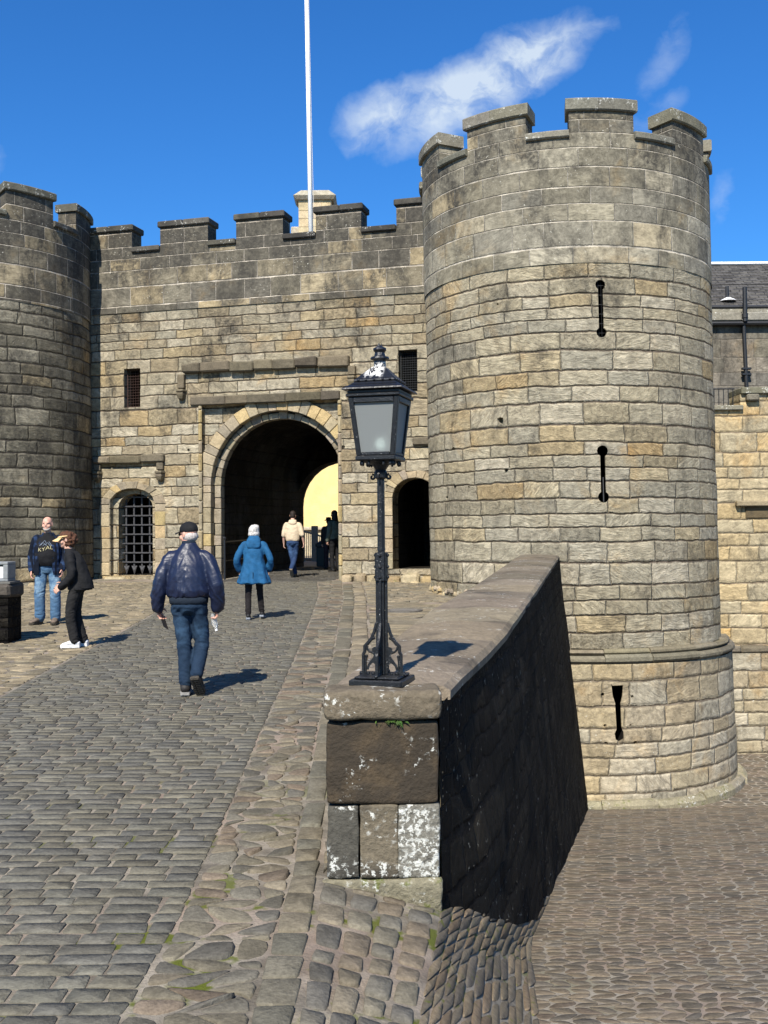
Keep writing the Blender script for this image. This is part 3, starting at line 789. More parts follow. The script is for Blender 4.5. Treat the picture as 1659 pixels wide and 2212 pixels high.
H3 = [(u_ + 0.01, z0_), (u_ + 0.10, z0_ + 0.05), (u_ + 0.10, z0_ + 0.16), (u_ + 0.065, z0_ + 0.25), (u_ + 0.06, z0_ + 0.72), (u_ + 0.10, z0_ + 0.86), (u_ + 0.12, z1_),
      (u_ - 0.09, z1_ - 0.01), (u_ - 0.115, z1_ + 0.04), (u_ - 0.09, z0_ + 0.86), (u_ - 0.05, z0_ + 0.74), (u_ - 0.035, z0_ + 0.24), (u_ - 0.075, z0_ + 0.15), (u_ - 0.06, z0_ + 0.04)]
def pit(t, px, py, r, rad):
    u_ = t.phi(px, rad) * rad; z_ = t.zat(px, py, rad)
    return [(u_ + r * math.cos(k * PI / 4) * random.uniform(0.7, 1.2), z_ + r * math.sin(k * PI / 4) * random.uniform(0.5, 1.0)) for k in range(8)]
pts_ = [pit(T, x, y, r, RT) for x, y, r in ((1078, 909, 0.085), (976, 970, 0.055), (1088, 1016, 0.045), (978, 1052, 0.04), (1008, 1052, 0.03), (960, 1076, 0.05), (1078, 657, 0.03))]
Z_ROUND = -4.2
T.sheet('shaft', M_RUBBLE, RT, Z_COR - 0.2, ZT_ASH, [H1, H2] + pts_, rb=RT + 0.015, su=0.2, sv=0.42, rough=0.028, slits=(H1, H2))
T.sheet('ashlar_band', M_ASHLAR, RT + 0.02, ZT_ASH, ZT_SILL, su=0.25, sv=0.6, rough=0.004)
p3 = [pit(T, x, y, r, RB) for x, y, r in ((1588, 1548, 0.09), (1545, 1618, 0.04), (1283, 1500, 0.04), (1287, 1566, 0.03), (1341, 1566, 0.025), (1347, 1504, 0.03), (1288, 1604, 0.04), (1350, 1603, 0.04))]
T.sheet('base_drum', M_BASE, RB, Z_ROUND, Z_COR - 0.3, [H3] + p3, rb=RB + 0.06, su=0.22, sv=0.42, rough=0.02, slits=(H3,))
# stone slot lining and dark hollow behind each slit
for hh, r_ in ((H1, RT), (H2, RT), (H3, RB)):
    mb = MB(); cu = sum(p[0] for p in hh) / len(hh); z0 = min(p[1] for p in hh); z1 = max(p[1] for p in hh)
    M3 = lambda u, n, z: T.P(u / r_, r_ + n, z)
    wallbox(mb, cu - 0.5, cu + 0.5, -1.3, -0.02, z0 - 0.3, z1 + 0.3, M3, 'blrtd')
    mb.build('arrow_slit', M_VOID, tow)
mb = MB()
for k in range(6):
    zz = sl1[1] + 0.1 + k * (sl1[2] - sl1[1] - 0.2) / 5
    mb.tube([T.P((sl1[0] - 0.11) / RT, RT - 0.08, zz), T.P((sl1[0] + 0.11) / RT, RT - 0.08, zz)], 0.006, 5)
for du in (-0.03, 0.03): mb.tube([T.P((sl1[0] + du) / RT, RT - 0.08, sl1[1]), T.P((sl1[0] + du) / RT, RT - 0.08, sl1[2])], 0.006, 5)
mb.build('slit_mesh', M_IRON, tow)
mb = MB(); mb.tube([T.P((sl2[0] + 0.015) / RT, RT - 0.06, sl2[1] + 0.02), T.P((sl2[0] + 0.015) / RT, RT - 0.06, sl2[1] + 0.5)], 0.012, 6)
mb.build('iron_bar', plain_mat('grey bar', (0.05, 0.05, 0.05), 0.5), tow)
# string course: separate worn stones
mb = MB(); a = -PI
while a < PI - 0.05:
    b = min(PI, a + random.uniform(0.22, 0.36)); o = random.uniform(-0.03, 0.03)
    T.arc(mb, a + 0.002, b - 0.002, RT - 0.1, RT + 0.27 + o, Z_COR - 0.30 + random.uniform(0, .03), Z_COR - 0.13 + random.uniform(-.025, .025), jit((0.15, 0.135, 0.10), 0.25), bev=0.05, seg=0.05)
    T.arc(mb, a + 0.002, b - 0.002, RT - 0.1, RT + 0.17 + o, Z_COR - 0.13, Z_COR - 0.03 + random.uniform(-.03, .02), jit((0.2, 0.175, 0.12), 0.2), bev=0.04, seg=0.05)
    a = b
mb.build('string_course', M_BLOCK, tow)
mb = MB(); a = -PI
while a < PI - 0.05:
    b = min(PI, a + random.uniform(0.25, 0.4)); o = random.uniform(-0.03, 0.03)
    T.arc(mb, a + 0.002, b - 0.002, RT, RB + 0.22 + o, Z_ROUND, yard_z(20.5) + 0.17 + random.uniform(-.03, .03), jit((0.26, 0.235, 0.16), 0.2), bev=0.08, seg=0.05)
    a = b
mb.build('plinth', block_mat('mossy plinth stone', 1.0, dirt=0.3, depth=0.04, lichen=0.4, moss=0.35), tow)
# rubble footing seen above the ramp on the left of the tower
mb = MB()
for k in range(150):
    ph = random.uniform(-1.75, -0.30); z_ = random.uniform(-0.15, 0.28)
    p = T.P(ph, RT - 0.035, z_ + 0.1)
    mb.ball(tuple(p), (random.uniform(.08, .13), random.uniform(.08, .11), random.uniform(.05, .09)), 7, 5, jit(random.choice(CR), 0.35))
mb.build('rubble_footing', block_mat('rubble footing stone', 1.0, dirt=0.4, depth=0.04), tow)
spans = [(T.phi(905 + 18, RT + .09) - 0.15, T.phi(960, RT)), (T.phi(1021, RT), T.phi(1147, RT)), (T.phi(1240, RT), T.phi(1379, RT)), (T.phi(1462, RT), T.phi(1530, RT))]
sp_w = spans[2][1] - spans[2][0]
spans[0] = (spans[0][1] - sp_w, spans[0][1]); spans[3] = (spans[3][0], spans[3][0] + sp_w)
pt_ = (spans[3][0] - spans[1][0]) / 2
spans += [(spans[3][0] + pt_ * 1, spans[3][1] + pt_ * 1)]
nxt = spans[4][1]; lim = spans[0][0] + 2 * PI; nrest = 4; gap_ = (lim - nxt - nrest * sp_w) / (nrest + 1)
for k in range(nrest): a = nxt + gap_ * (k + 1) + sp_w * k; spans.append((a, a + sp_w))
T.merlon_ring(spans, RT, ZT_SILL, ZT_CAPB, ZT_TOP, M_ASHLAR, M_CAP, CAPL)
tower_top(T, 8.6)

CL = G(-8.45, 1.3, 0)
towl = thing('round_tower', 'dark round stone tower cut off by the left edge, left of the archway', 'tower', CL)
TL = Tower(towl, Vector((CL.x, CL.y, 0)), RT, None, lean=0.004)
ZLA = TL.zat(60, 655, RT)
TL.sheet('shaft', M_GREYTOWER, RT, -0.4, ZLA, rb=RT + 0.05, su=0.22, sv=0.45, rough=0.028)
ZL_TOP = TL.zat(60, 400, RT + 0.09); ZT_SILL = ZL_TOP - 0.85
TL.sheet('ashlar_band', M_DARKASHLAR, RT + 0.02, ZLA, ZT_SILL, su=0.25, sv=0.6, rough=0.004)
pb = TL.phi(116, RT); pc_ = TL.phi(165, RT)
sp2 = [(pb - sp_w, pb), (pc_, pc_ + sp_w)]
lim = sp2[0][0] + 2 * PI; nxt = sp2[1][1]; nrest = 6; gap_ = (lim - nxt - nrest * sp_w) / (nrest + 1)
for k in range(nrest): a = nxt + gap_ * (k + 1) + sp_w * k; sp2.append((a, a + sp_w))
TL.merlon_ring(sp2, RT, ZT_SILL, ZL_TOP - 0.2, ZL_TOP, M_DARKASHLAR, M_CAP, [(0.12, 0.112, 0.085), (0.1, 0.095, 0.075)])
tower_top(TL, 8.6)
mb = MB()
for k in range(260):
    ph = random.uniform(-0.6, 1.7); z_ = random.uniform(-0.2, 0.26)
    p = TL.P(ph, RT + 0.06, z_ + 0.1)
    mb.ball(tuple(p), (random.uniform(.08, .2), random.uniform(.08, .14), random.uniform(.06, .11)), 7, 5, jit(random.choice(CR), 0.4))
mb.build('rubble_footing', block_mat('pale rubble footing', 1.0, dirt=0.5, depth=0.04), towl)
# ================================================================== GROUND
def cobbles(name, quads, mapf, cols, hgt=0.02, joint=0.012, k=0.16, pull=0.30, mat=None, var=0.25, tilt=0.006, top=0.80, base=-0.025, hvar=0.35):
    """paving stones: quads is (N,4,2) in plan, each becomes a worn stone with a rounded top"""
    Q = np.asarray(quads, dtype=np.float64); N = len(Q)
    if N == 0: return None
    cen = Q.mean(1, keepdims=True)
    dv = cen - Q; ln = np.linalg.norm(dv, axis=2, keepdims=True) + 1e-9
    Q = Q + dv / ln * np.minimum(joint * 0.75 * RNG.uniform(0.5, 1.7, (N, 4, 1)), ln * 0.4)
    ring = np.zeros((N, 12, 2))
    for i in range(4):
        c = Q[:, i]; pv = Q[:, (i - 1) % 4]; nx = Q[:, (i + 1) % 4]
        kk = np.maximum(0.11, k * RNG.uniform(0.8, 1.4, (N, 1)))
        p1 = c + (pv - c) * kk; p3 = c + (nx - c) * kk
        p2 = (p1 + p3) * 0.5 * (pull) + c * (1 - pull)
        # slight bow of the long sides
        ring[:, i * 3] = p1; ring[:, i * 3 + 1] = p2; ring[:, i * 3 + 2] = p3
    ring += RNG.normal(0, 1.0, ring.shape) * 0.010 * np.minimum(np.linalg.norm(Q[:, 0] - Q[:, 3], axis=1), np.linalg.norm(Q[:, 0] - Q[:, 1], axis=1))[:, None, None]
    c2 = Q.mean(1)[:, None, :]
    h = hgt * (1 + RNG.uniform(-hvar, hvar, (N, 1, 1)))
    tl = RNG.normal(0, tilt, (N, 1, 2)) / 0.1
    V = np.zeros((N, 37, 3))
    def lay(sl, xy, z):
        V[:, sl, 0:2] = xy
        V[:, sl, 2] = (z + ((xy - c2) * tl).sum(2, keepdims=True))[:, :, 0]
    lay(slice(0, 12), ring, np.full((N, 12, 1), base))
    lay(slice(12, 24), c2 + (ring - c2) * 0.965, h * 0.55 + RNG.normal(0, 0.0006, (N, 12, 1)))
    lay(slice(24, 36), c2 + (ring - c2) * top, h * 0.96 + RNG.normal(0, 0.0007, (N, 12, 1)))
    lay(slice(36, 37), c2, h * 1.04)
    X, Y, Z = mapf(V[:, :, 0].ravel(), V[:, :, 1].ravel(), V[:, :, 2].ravel())
    co = np.stack([X, Y, Z], 1).astype(np.float32)
    fq = []
    for r_ in range(2):
        for j in range(12): fq.append((r_ * 12 + j, r_ * 12 + (j + 1) % 12, (r_ + 1) * 12 + (j + 1) % 12, (r_ + 1) * 12 + j))
    ft = [(24 + j, 24 + (j + 1) % 12, 36) for j in range(12)]
    fq = np.array(fq); ft = np.array(ft); off = (np.arange(N) * 37)[:, None, None]
    lq = (fq[None] + off).reshape(-1); lt = (ft[None] + off).reshape(-1)
    loops = np.concatenate([lq, lt]).astype(np.int32)
    nq, ntr = N * 24, N * 12
    ls = np.concatenate([np.arange(nq) * 4, nq * 4 + np.arange(ntr) * 3]).astype(np.int32)
    lt_ = np.concatenate([np.full(nq, 4), np.full(ntr, 3)]).astype(np.int32)
    me = bpy.data.meshes.new(name)
    me.vertices.add(N * 37); me.vertices.foreach_set('co', co.ravel())
    me.loops.add(len(loops)); me.loops.foreach_set('vertex_index', loops)
    me.polygons.add(len(ls)); me.polygons.foreach_set('loop_start', ls)
    try: me.polygons.foreach_set('loop_total', lt_)
    except Exception: pass
    me.update(calc_edges=True); me.validate()
    ca = me.color_attributes.new('Col', 'FLOAT_COLOR', 'POINT')
    cols = np.asarray(cols); pick = cols[RNG.integers(0, len(cols), N)] * RNG.uniform(1 - var, 1 + var, (N, 1))
    cc = np.ones((N, 37, 4), dtype=np.float32); cc[:, :, :3] = pick[:, None, :]
    ca.data.foreach_set('color', cc.ravel())
    me.polygons.foreach_set('use_smooth', [True] * len(me.polygons))
    me.materials.append(mat)
    o = bpy.data.objects.new(name, me); link(o)
    return tag(o, kind='structure')

def brick_rows(t0, t1, dt, s_lo, s_hi, ds, jit_t=0.01, jit_s=0.02, dsv=0.35, wob=0.0, skew=0.0):
    """rows of stones: t goes along the way, s across; s_lo/s_hi are functions of t"""
    out = []; t = t0; r = 0
    while t < t1:
        d = dt * random.uniform(0.85, 1.15)
        a, b = s_lo(t + d / 2), s_hi(t + d / 2)
        s = a - random.uniform(0, ds) * (1 if wob >= 0 else 0)
        cuts = [a]
        while s < b:
            s += ds * random.uniform(1 - dsv, 1 + dsv)
            if a + 0.3 * ds < s < b - 0.3 * ds: cuts.append(s)
        cuts.append(b)
        for i in range(len(cuts) - 1):
            j = lambda q: random.uniform(-q, q)
            sk = skew * ((cuts[i] + cuts[i + 1]) / 2)
            out.append([(cuts[i] + j(jit_s), t + sk + j(jit_t)), (cuts[i + 1] + j(jit_s), t + sk + j(jit_t)), (cuts[i + 1] + j(jit_s), t + d + sk + j(jit_t)), (cuts[i] + j(jit_s), t + d + sk + j(jit_t))])
        t += d; r += 1
    return out

def rubble_quads(t0, t1, nt_size, s_lo, s_hi, s_size, amp=0.33):
    """irregular stones: a jittered net whose corners are shared"""
    out = []; nT = max(1, int((t1 - t0) / nt_size)); prev = None
    for i in range(nT + 1):
        t = t0 + (t1 - t0) * i / nT
        a, b = s_lo(t), s_hi(t); n = max(1, round((b - a) / s_size))
        if prev is not None and len(prev) != n + 1: n = len(prev) - 1
        off = 0.5 if i % 2 else 0.0
        rowp = []
        for k in range(n + 1):
            e = 0.12 if k in (0, n) else 1
            f = k / n if k in (0, n) else (k + (off - 0.25)) / n
            rowp.append((a + (b - a) * f + random.uniform(-amp, amp) * s_size * e, t + random.uniform(-amp, amp) * nt_size))
        if prev is not None:
            for k in range(n): out.append([prev[k], prev[k + 1], rowp[k + 1], rowp[k]])
        prev = rowp
    return out
def rampmap(x, y, z): return x, y, z + (-0.2 + 0.02 * np.minimum(y, 34.0))
def yardmap(x, y, z): return x, y, z + 1.65 - (1.373 + 0.195 * np.minimum(y, 20.6))

def lerp_tab(tab):
    ys = [a for a, _ in tab]; xs = [b for _, b in tab]
    return lambda t: float(np.interp(t, ys, xs))
ROAD_R = lerp_tab([(2.4, -0.98), (3.8, -0.97), (4.8, -0.935), (6.3, -0.965), (8.8, -1.035), (13.2, -1.12), (18, -1.25), (22.9, -1.42), (27.6, -1.75)])
ROAD_L = lerp_tab([(2.4, -3.8), (10.6, -3.83), (18.4, -4.08), (27.6, -4.7)])
KERB_L = lerp_tab([(2.4, -0.50), (4.2, -0.50), (5.3, -0.48), (7.5, -0.535), (12.6, -0.633), (22, -0.85), (27.6, -1.1)])
KERB_R = lerp_tab([(2.4, -0.34), (5.0, -0.34), (6.9, -0.385), (14, -0.45), (22, -0.62), (27.6, -0.85)])
# the parapet wall in plan: right top edge, left top edge
WALL_R = lerp_tab([(5.33, 0.262), (6.0, 0.41), (7.0, 0.66), (8.0, 0.885), (9.93, 1.27), (14, 2.07), (20.95, 3.43)])
WALL_L = lerp_tab([(5.33, -0.30), (5.69, -0.315 + 0.06), (9.77, 0.435), (12.58, 1.053), (20.95, 2.68)])

def ground_mat(name, base, dark, moss, warm=(0.30, 0.22, 0.17), mossy_y=(4.0, 9.0)):
    m, g, b = new_mat(name)
    tc = g.n('ShaderNodeTexCoord'); p = tc.outputs['Object']; x, y, z = g.sep(p)
    n1 = g.noise(p, 3.0, 5, 0.65); n2 = g.noise(p, 60.0, 3, 0.7); n3 = g.noise(p, 0.8, 3)
    col = g.mix(g.mr(n1, 0.35, 0.65), base, dark)
    col = g.mix(g.mr(n3, 0.45, 0.65, 0.0, 0.6), col, warm)
    col = g.mix(g.mr(n2, 0.3, 0.7, 0.0, 0.5), col, tuple(c * 0.5 for c in base))
    if moss > 0:
        nm = g.noise(p, 1.9, 4, 0.7); mf = g.m('MULTIPLY', g.mr(nm, 0.55, 0.62), g.mr(y, mossy_y[0], mossy_y[1], moss, 0.1))
        col = g.mix(mf, col, (0.085, 0.10, 0.015))
    g.put(b.inputs['Base Color'], col); b.inputs['Roughness'].default_value = 0.95
    bump(g, b, g.m('ADD', n2, n1), 0.008)
    return m
def sheet(name, pts, mat, kind='structure', z=0.0):
    mb = MB(); mb.add(pts, [tuple(range(len(pts)))]); o = mb.build(name, mat); return tag(o, kind=kind)
M_EARTH = ground_mat('mortar and grit', (0.30, 0.265, 0.21), (0.10, 0.088, 0.07), 1.0)
M_EARTH2 = ground_mat('sandy grit', (0.34, 0.29, 0.20), (0.2, 0.165, 0.11), 0.0)
M_YARDG = ground_mat('courtyard mortar', (0.34, 0.305, 0.245), (0.2, 0.175, 0.14), 0.3, mossy_y=(3.0, 10.0))
M_SETT = block_mat('whinstone setts', 1.6, dirt=0.22, rough=0.7, depth=0.014, stain_col=(0.05, 0.042, 0.032), spec=0.14, tint=(1.0, 1.0, 0.95))
M_COB = block_mat('rubble paving', 1.6, dirt=0.2, rough=0.85, depth=0.016, stain_col=(0.055, 0.048, 0.038), spec=0.1, tint=(1.04, 1.0, 0.92))
M_COBY = block_mat('courtyard cobbles', 1.6, dirt=0.15, rough=0.8, depth=0.016, stain_col=(0.06, 0.048, 0.038), spec=0.1, tint=(1.05, 1.0, 0.93))

# far ground plane reaching the horizon, the ramp bed, the yard bed
sheet('ground', [(-900, -300, -6), (900, -300, -6), (900, 1500, -6), (-900, 1500, -6)], M_EARTH)
yl = [2.0, 3.8, 5.3]; crest = [(-0.05, 2.0), (0.08, 3.8), (0.20, 4.8), (0.268, 5.33)]
rb_pts = [(-16, 1.5), (-0.36, 1.5), (-0.36, 5.36), (0.2, 5.36)]
for Y in (6, 7, 8, 10, 14, 20.5): rb_pts.append((WALL_R(Y) - 0.2, Y))
rb_pts += [(3.0, 22.5), (3.0, 27.2)]
rb_pts += [(3.0, 34), (30, 34), (30, 60), (-40, 60), (-40, 34), (-16, 34)]
mb = MB(); 
inner = [p for p in rb_pts if p[1] <= 34]
mb.add([(x, y, rz(y) - 0.0) for x, y in inner], [tuple(range(len(inner)))])
mb.add([(x, y, rz(34)) for x, y in ((-40, 34), (30, 34), (30, 75), (-40, 75))], [(0, 1, 2, 3)])
tag(mb.build('road', M_EARTH), kind='structure')
mb = MB()
yy = [2.0, 4, 6, 8, 10, 14, 18, 20.6, 34]
for i in range(len(yy) - 1):
    a, b = yy[i], yy[i + 1]
    mb.add([(0.0, a, yard_z(a)), (16, a, yard_z(a)), (16, b, yard_z(b)), (0.0, b, yard_z(b))], [(0, 1, 2, 3)])
tag(mb.build('courtyard', M_YARDG), kind='structure')

SETT = [(0.128, 0.121, 0.100), (0.121, 0.113, 0.095), (0.146, 0.134, 0.105), (0.128, 0.117, 0.092), (0.111, 0.106, 0.093)]
q = brick_rows(2.6, 27.3, 0.108, ROAD_L, ROAD_R, 0.195, 0.004, 0.008, 0.35)
cobbles('road_setts', q, rampmap, SETT, hgt=0.0065, joint=0.0065, mat=M_SETT, var=0.18, tilt=0.001, top=0.95, k=0.10, pull=0.4, hvar=0.35)
q = brick_rows(27.3, 34.0, 0.15, lambda t: -2.64 + 0.28 * (t - 27.7) - 1.7, lambda t: -2.64 + 0.28 * (t - 27.7) + 1.3, 0.34, 0.01, 0.02)
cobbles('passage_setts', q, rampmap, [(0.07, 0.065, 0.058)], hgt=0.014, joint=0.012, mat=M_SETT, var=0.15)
RUB = [(0.148, 0.136, 0.106), (0.12, 0.114, 0.096), (0.165, 0.146, 0.112), (0.108, 0.104, 0.092), (0.148, 0.122, 0.096)]
q = rubble_quads(2.6, 9.5, 0.13, ROAD_R, KERB_L, 0.17, 0.40) + rubble_quads(9.5, 27.2, 0.14, ROAD_R, KERB_L, 0.21, 0.36)
cobbles('rubble_pavement', q, rampmap, RUB, hgt=0.010, joint=0.015, k=0.25, pull=0.5, mat=M_COB, var=0.22, tilt=0.008, top=0.84)
q = brick_rows(2.6, 6.2, 0.21, KERB_L, KERB_R, 0.5, 0.012, 0.008) + brick_rows(6.2, 26, 0.6, KERB_L, KERB_R, 0.5, 0.012, 0.008)
cobbles('kerb', q, rampmap, [(0.132, 0.124, 0.10), (0.152, 0.136, 0.104), (0.12, 0.116, 0.096)], hgt=0.014, joint=0.010, k=0.10, pull=0.3, mat=M_COB, var=0.15, tilt=0.003, top=0.88)
# between kerb and wall: narrow by the pier, wide higher up the ramp
WL = lambda t: WALL_L(t) - 0.02 if t < 20.9 else 3.0
q = brick_rows(9.0, 26.6, 0.5, KERB_R, lambda t: KERB_R(t) + 0.24, 0.5, 0.01, 0.01)
cobbles('pavement_edge', q, rampmap, [(0.22, 0.19, 0.14), (0.18, 0.16, 0.125)], hgt=0.02, joint=0.012, k=0.1, mat=M_COB, var=0.2, top=0.88)
q = rubble_quads(9.0, 20.9, 0.15, lambda t: KERB_R(t) + 0.25, WL, 0.22, 0.34) + rubble_quads(20.9, 27.2, 0.15, lambda t: KERB_R(t) + 0.25, lambda t: 1.9, 0.24, 0.34)
q += rubble_quads(5.45, 9.0, 0.16, lambda t: KERB_R(t) + 0.02, WL, 0.2, 0.34)
RUB2 = [(0.195, 0.17, 0.124), (0.158, 0.143, 0.112), (0.208, 0.178, 0.13), (0.142, 0.13, 0.104)]
cobbles('pavement', q, rampmap, RUB2, hgt=0.010, joint=0.016, k=0.2, pull=0.4, mat=M_COB, var=0.2, top=0.78)
q = []
RL = lambda t: ROAD_L(t) - 0.02
q += rubble_quads(7.5, 27.5, 0.15, lambda t: -9.5, RL, 0.24, 0.36)
cobbles('side_pavement', q, rampmap, [(0.215, 0.185, 0.13), (0.175, 0.154, 0.112), (0.235, 0.20, 0.142), (0.158, 0.141, 0.107)], hgt=0.010, joint=0.018, k=0.2, pull=0.4, mat=M_COB, var=0.22, top=0.78)

# big setts in front of the pier, running down over the bank to the yard
def shelf_z(x, y): return rz(y) - 0.25 * max(0.0, x + 0.32) * min(1.0, max(0.0, (y - 2.0) / 2.5))
def bank_pt(t, s):
    """t from the camera end (0) to the wall (1); s from the crest (0) to the foot of the bank (1)"""
    if s < 0:                                   # the shelf between the kerb and the crest
        y = 2.2 + 3.2 * t; xc = float(np.interp(y, [2.2, 3.2, 4.3, 5.30], [-0.05, 0.02, 0.14, 0.262]))
        x = xc + (xc + 0.36) * s; return Vector((x, y, shelf_z(x, y)))
    C = [(-0.05, 2.2), (0.02, 3.2), (0.14, 4.3), (0.262, 5.30)]
    Fo = [(0.48, 2.6), (0.64, 4.4), (0.96, 7.2), (1.42, 9.3)]
    f = t * 3; i = min(2, int(f)); f -= i
    cx, cy = [C[i][k] * (1 - f) + C[i + 1][k] * f for k in (0, 1)]
    fx, fy = [Fo[i][k] * (1 - f) + Fo[i + 1][k] * f for k in (0, 1)]
    x, y = cx * (1 - s) + fx * s, cy * (1 - s) + fy * s
    z = shelf_z(cx, cy) * (1 - s) + yard_z(fy) * s + 0.11 * math.sin(PI * min(1, s * 1.2)) * (1 - s)
    return Vector((x, y, z))
mb = MB(); nt, ns = 24, 20
vs = [bank_pt(i / nt, -1 + 2 * j / ns) for i in range(nt + 1) for j in range(ns + 1)]
mb.add(vs, [(i * (ns + 1) + j, i * (ns + 1) + j + 1, (i + 1) * (ns + 1) + j + 1, (i + 1) * (ns + 1) + j) for i in range(nt) for j in range(ns)])
tag(mb.build('bank', M_EARTH, smooth=True), kind='structure')
def bankmap(s, t, z):
    X = np.zeros(len(s)); Y = np.zeros(len(s)); Z = np.zeros(len(s))
    for i in range(len(s)):
        p = bank_pt(min(1, max(0, t[i])), s[i]); X[i], Y[i], Z[i] = p.x + z[i] * 0.62, p.y - z[i] * 0.35, p.z + z[i] * 0.70
    return X, Y, Z
BIG = [(0.145, 0.135, 0.108), (0.122, 0.116, 0.099), (0.162, 0.144, 0.112), (0.11, 0.106, 0.096), (0.148, 0.126, 0.098)]
q = []
s = 0.0; nrow = 13
for r_ in range(nrow):
    s0, s1 = r_ / nrow, (r_ + 1) / nrow
    t = 0.02 + random.uniform(0, 0.02)
    while t < 0.985:
        l = random.uniform(0.04, 0.07) if r_ < 4 else random.uniform(0.045, 0.11)
        e = min(0.995, t + l)
        j = lambda a: random.uniform(-a, a)
        q.append([(s0 + j(.006), t + j(.004)), (s1 + j(.006), t + j(.004)), (s1 + j(.006), e + j(.004)), (s0 + j(.006), e + j(.004))]); t = e
Q = np.array(q)
def cob_param(name, q, scale, mapf, **kw):
    qq = np.array(q, dtype=float); qq[:, :, 0] *= scale[0]; qq[:, :, 1] *= scale[1]
    return cobbles(name, qq, lambda s, t, z: mapf(s / scale[0], t / scale[1], z), **kw)
cob_param('bank_setts', q, (1.35, 3.2), bankmap, cols=BIG, hgt=0.007, joint=0.012, k=0.2, pull=0.45, mat=block_mat('bank setts', 1.6, dirt=0.3, rough=0.85, depth=0.016, moss=0.12, tint=(1.12, 1.0, 0.86), spec=0.08), var=0.2, tilt=0.003, top=0.88)
q = []
for (xa, xb, l0, l1) in ((0, 0.5, 0.16, 0.26), (0.5, 1.0, 0.15, 0.24)):
    y = 2.5
    while y < 5.28:
        l = random.uniform(l0, l1); e = min(5.30, y + l)
        c = lambda yy_: (KERB_R(yy_) + 0.015, float(np.interp(yy_, [2.2, 3.2, 4.3, 5.3], [-0.05, 0.02, 0.14, 0.262])) - 0.01)
        (a0, b0), (a1, b1) = c(y), c(e); j = lambda a: random.uniform(-a, a)
        q.append([(a0 + (b0 - a0) * xa + j(.01), y + j(.012)), (a0 + (b0 - a0) * xb + j(.01), y + j(.012)), (a1 + (b1 - a1) * xb + j(.01), e + j(.012)), (a1 + (b1 - a1) * xa + j(.01), e + j(.012))]); y = e
# three columns of big stones between the kerb and the crest
q2 = []
for col_ in q:
    (a, b) = (np.array(col_[0]), np.array(col_[1])); (d_, c_) = (np.array(col_[3]), np.array(col_[2]))
    q2.append(col_) if np.linalg.norm(a - b) < 0.17 else q2.extend([[tuple(a), tuple((a + b) / 2), tuple((c_ + d_) / 2), tuple(d_)], [tuple((a + b) / 2), tuple(b), tuple(c_), tuple((c_ + d_) / 2)]])
def shelfmap(x, y, z): return x, y, z + (-0.2 + 0.02 * y) - 0.25 * np.maximum(0, x + 0.32) * np.clip((y - 2.0) / 2.5, 0, 1)
cobbles('pier_setts', q2, shelfmap, BIG, hgt=0.016, joint=0.024, k=0.15, pull=0.4, mat=M_COB, var=0.2, tilt=0.005, top=0.88)

# courtyard cobbles
YL = lambda t: max(0.3, float(np.interp(t, [2.6, 4.4, 7.2, 9.3, 12, 20.5], [0.47, 0.62, 0.93, 1.40, 1.85, 3.5])))
q = rubble_quads(3.4, 9, 0.10, YL, lambda t: 2.2 + t * 0.42, 0.088, 0.30) + rubble_quads(9, 20.4, 0.15, YL, lambda t: 2.2 + t * 0.42, 0.15, 0.30)
q += rubble_quads(20.4, 25.5, 0.16, lambda t: 5.6, lambda t: 11.5, 0.2, 0.3)
cobbles('courtyard_cobbles', q, yardmap, [(0.135, 0.118, 0.092), (0.116, 0.104, 0.085), (0.152, 0.130, 0.10), (0.13, 0.109, 0.087), (0.108, 0.10, 0.086)], hgt=0.0045, joint=0.013, k=0.28, pull=0.5, mat=M_COBY, var=0.2, top=0.9, tilt=0.0015)

# drain cover on the pavement behind the lamp
p = on_ramp(1400 / 1.823 - 0 + 105, 2415 / 1.823 - 4)
mb = MB(); mb.lathe([(0.34, 0.0), (0.34, 0.03), (0.30, 0.032), (0.30, 0.026), (0.0, 0.026)], (0, 0, 0), 24)
for k in range(-3, 4): mb.box((-0.25, k * 0.07 - 0.012, 0.026), (0.25, k * 0.07 + 0.012, 0.034), 0.003)
o = mb.build('drain_cover', plain_mat('worn cast iron', (0.12, 0.11, 0.095), 0.55, nscale=30, namp=0.3, depth=0.002))
o.location = p; tag(o, 'round iron drain cover set in the cobbles behind the lamp post', 'drain cover')

# ================================================================== PARAPET WALL WITH ITS PIER
pw = thing('parapet_wall', 'dark stone parapet wall running from the block pier under the lamp up to the tower', 'wall', (0, 5.33, 0))
def PW(x, y, z): return Vector((x, y - 5.33, z))
ztop = lambda Y: 0.83 + 0.02 * (Y - 5.5)
M_COPE = block_mat('worn parapet coping', 1.0, dirt=0.5, rough=0.85, depth=0.03, lichen=0.12, stain_col=(0.05, 0.042, 0.034))
mb = MB()
Ys = [5.36, 5.5, 5.7, 5.9] + list(np.arange(6.15, 21.0, 0.35))
def foot(Y):
    if Y < 9.2: return np.interp(Y, [5.33, 6.3, 7.8, 9.2], [-0.2, -0.55, -1.05, yard_z(9.2)])
    return yard_z(Y)
vs = []; uv = []; cols = 8
for i, Y in enumerate(Ys):
    for j in range(cols + 1):
        z = foot(Y) - 0.15 + (ztop(Y) - 0.06 - foot(Y) + 0.15) * j / cols
        k_ = min(1, (Y - 5.3) / 0.9); x = WALL_R(Y) + 0.11 * k_ * (ztop(Y) - z) + 0.03 * k_ * noise.noise(Vector((Y * 1.5, z * 2, 0)))
        vs.append(PW(x, Y, z)); uv.append((Y * 1.03, z))
mb.add(vs, [(i * (cols + 1) + j, (i + 1) * (cols + 1) + j, (i + 1) * (cols + 1) + j + 1, i * (cols + 1) + j + 1) for i in range(len(Ys) - 1) for j in range(cols)], uvs=uv)
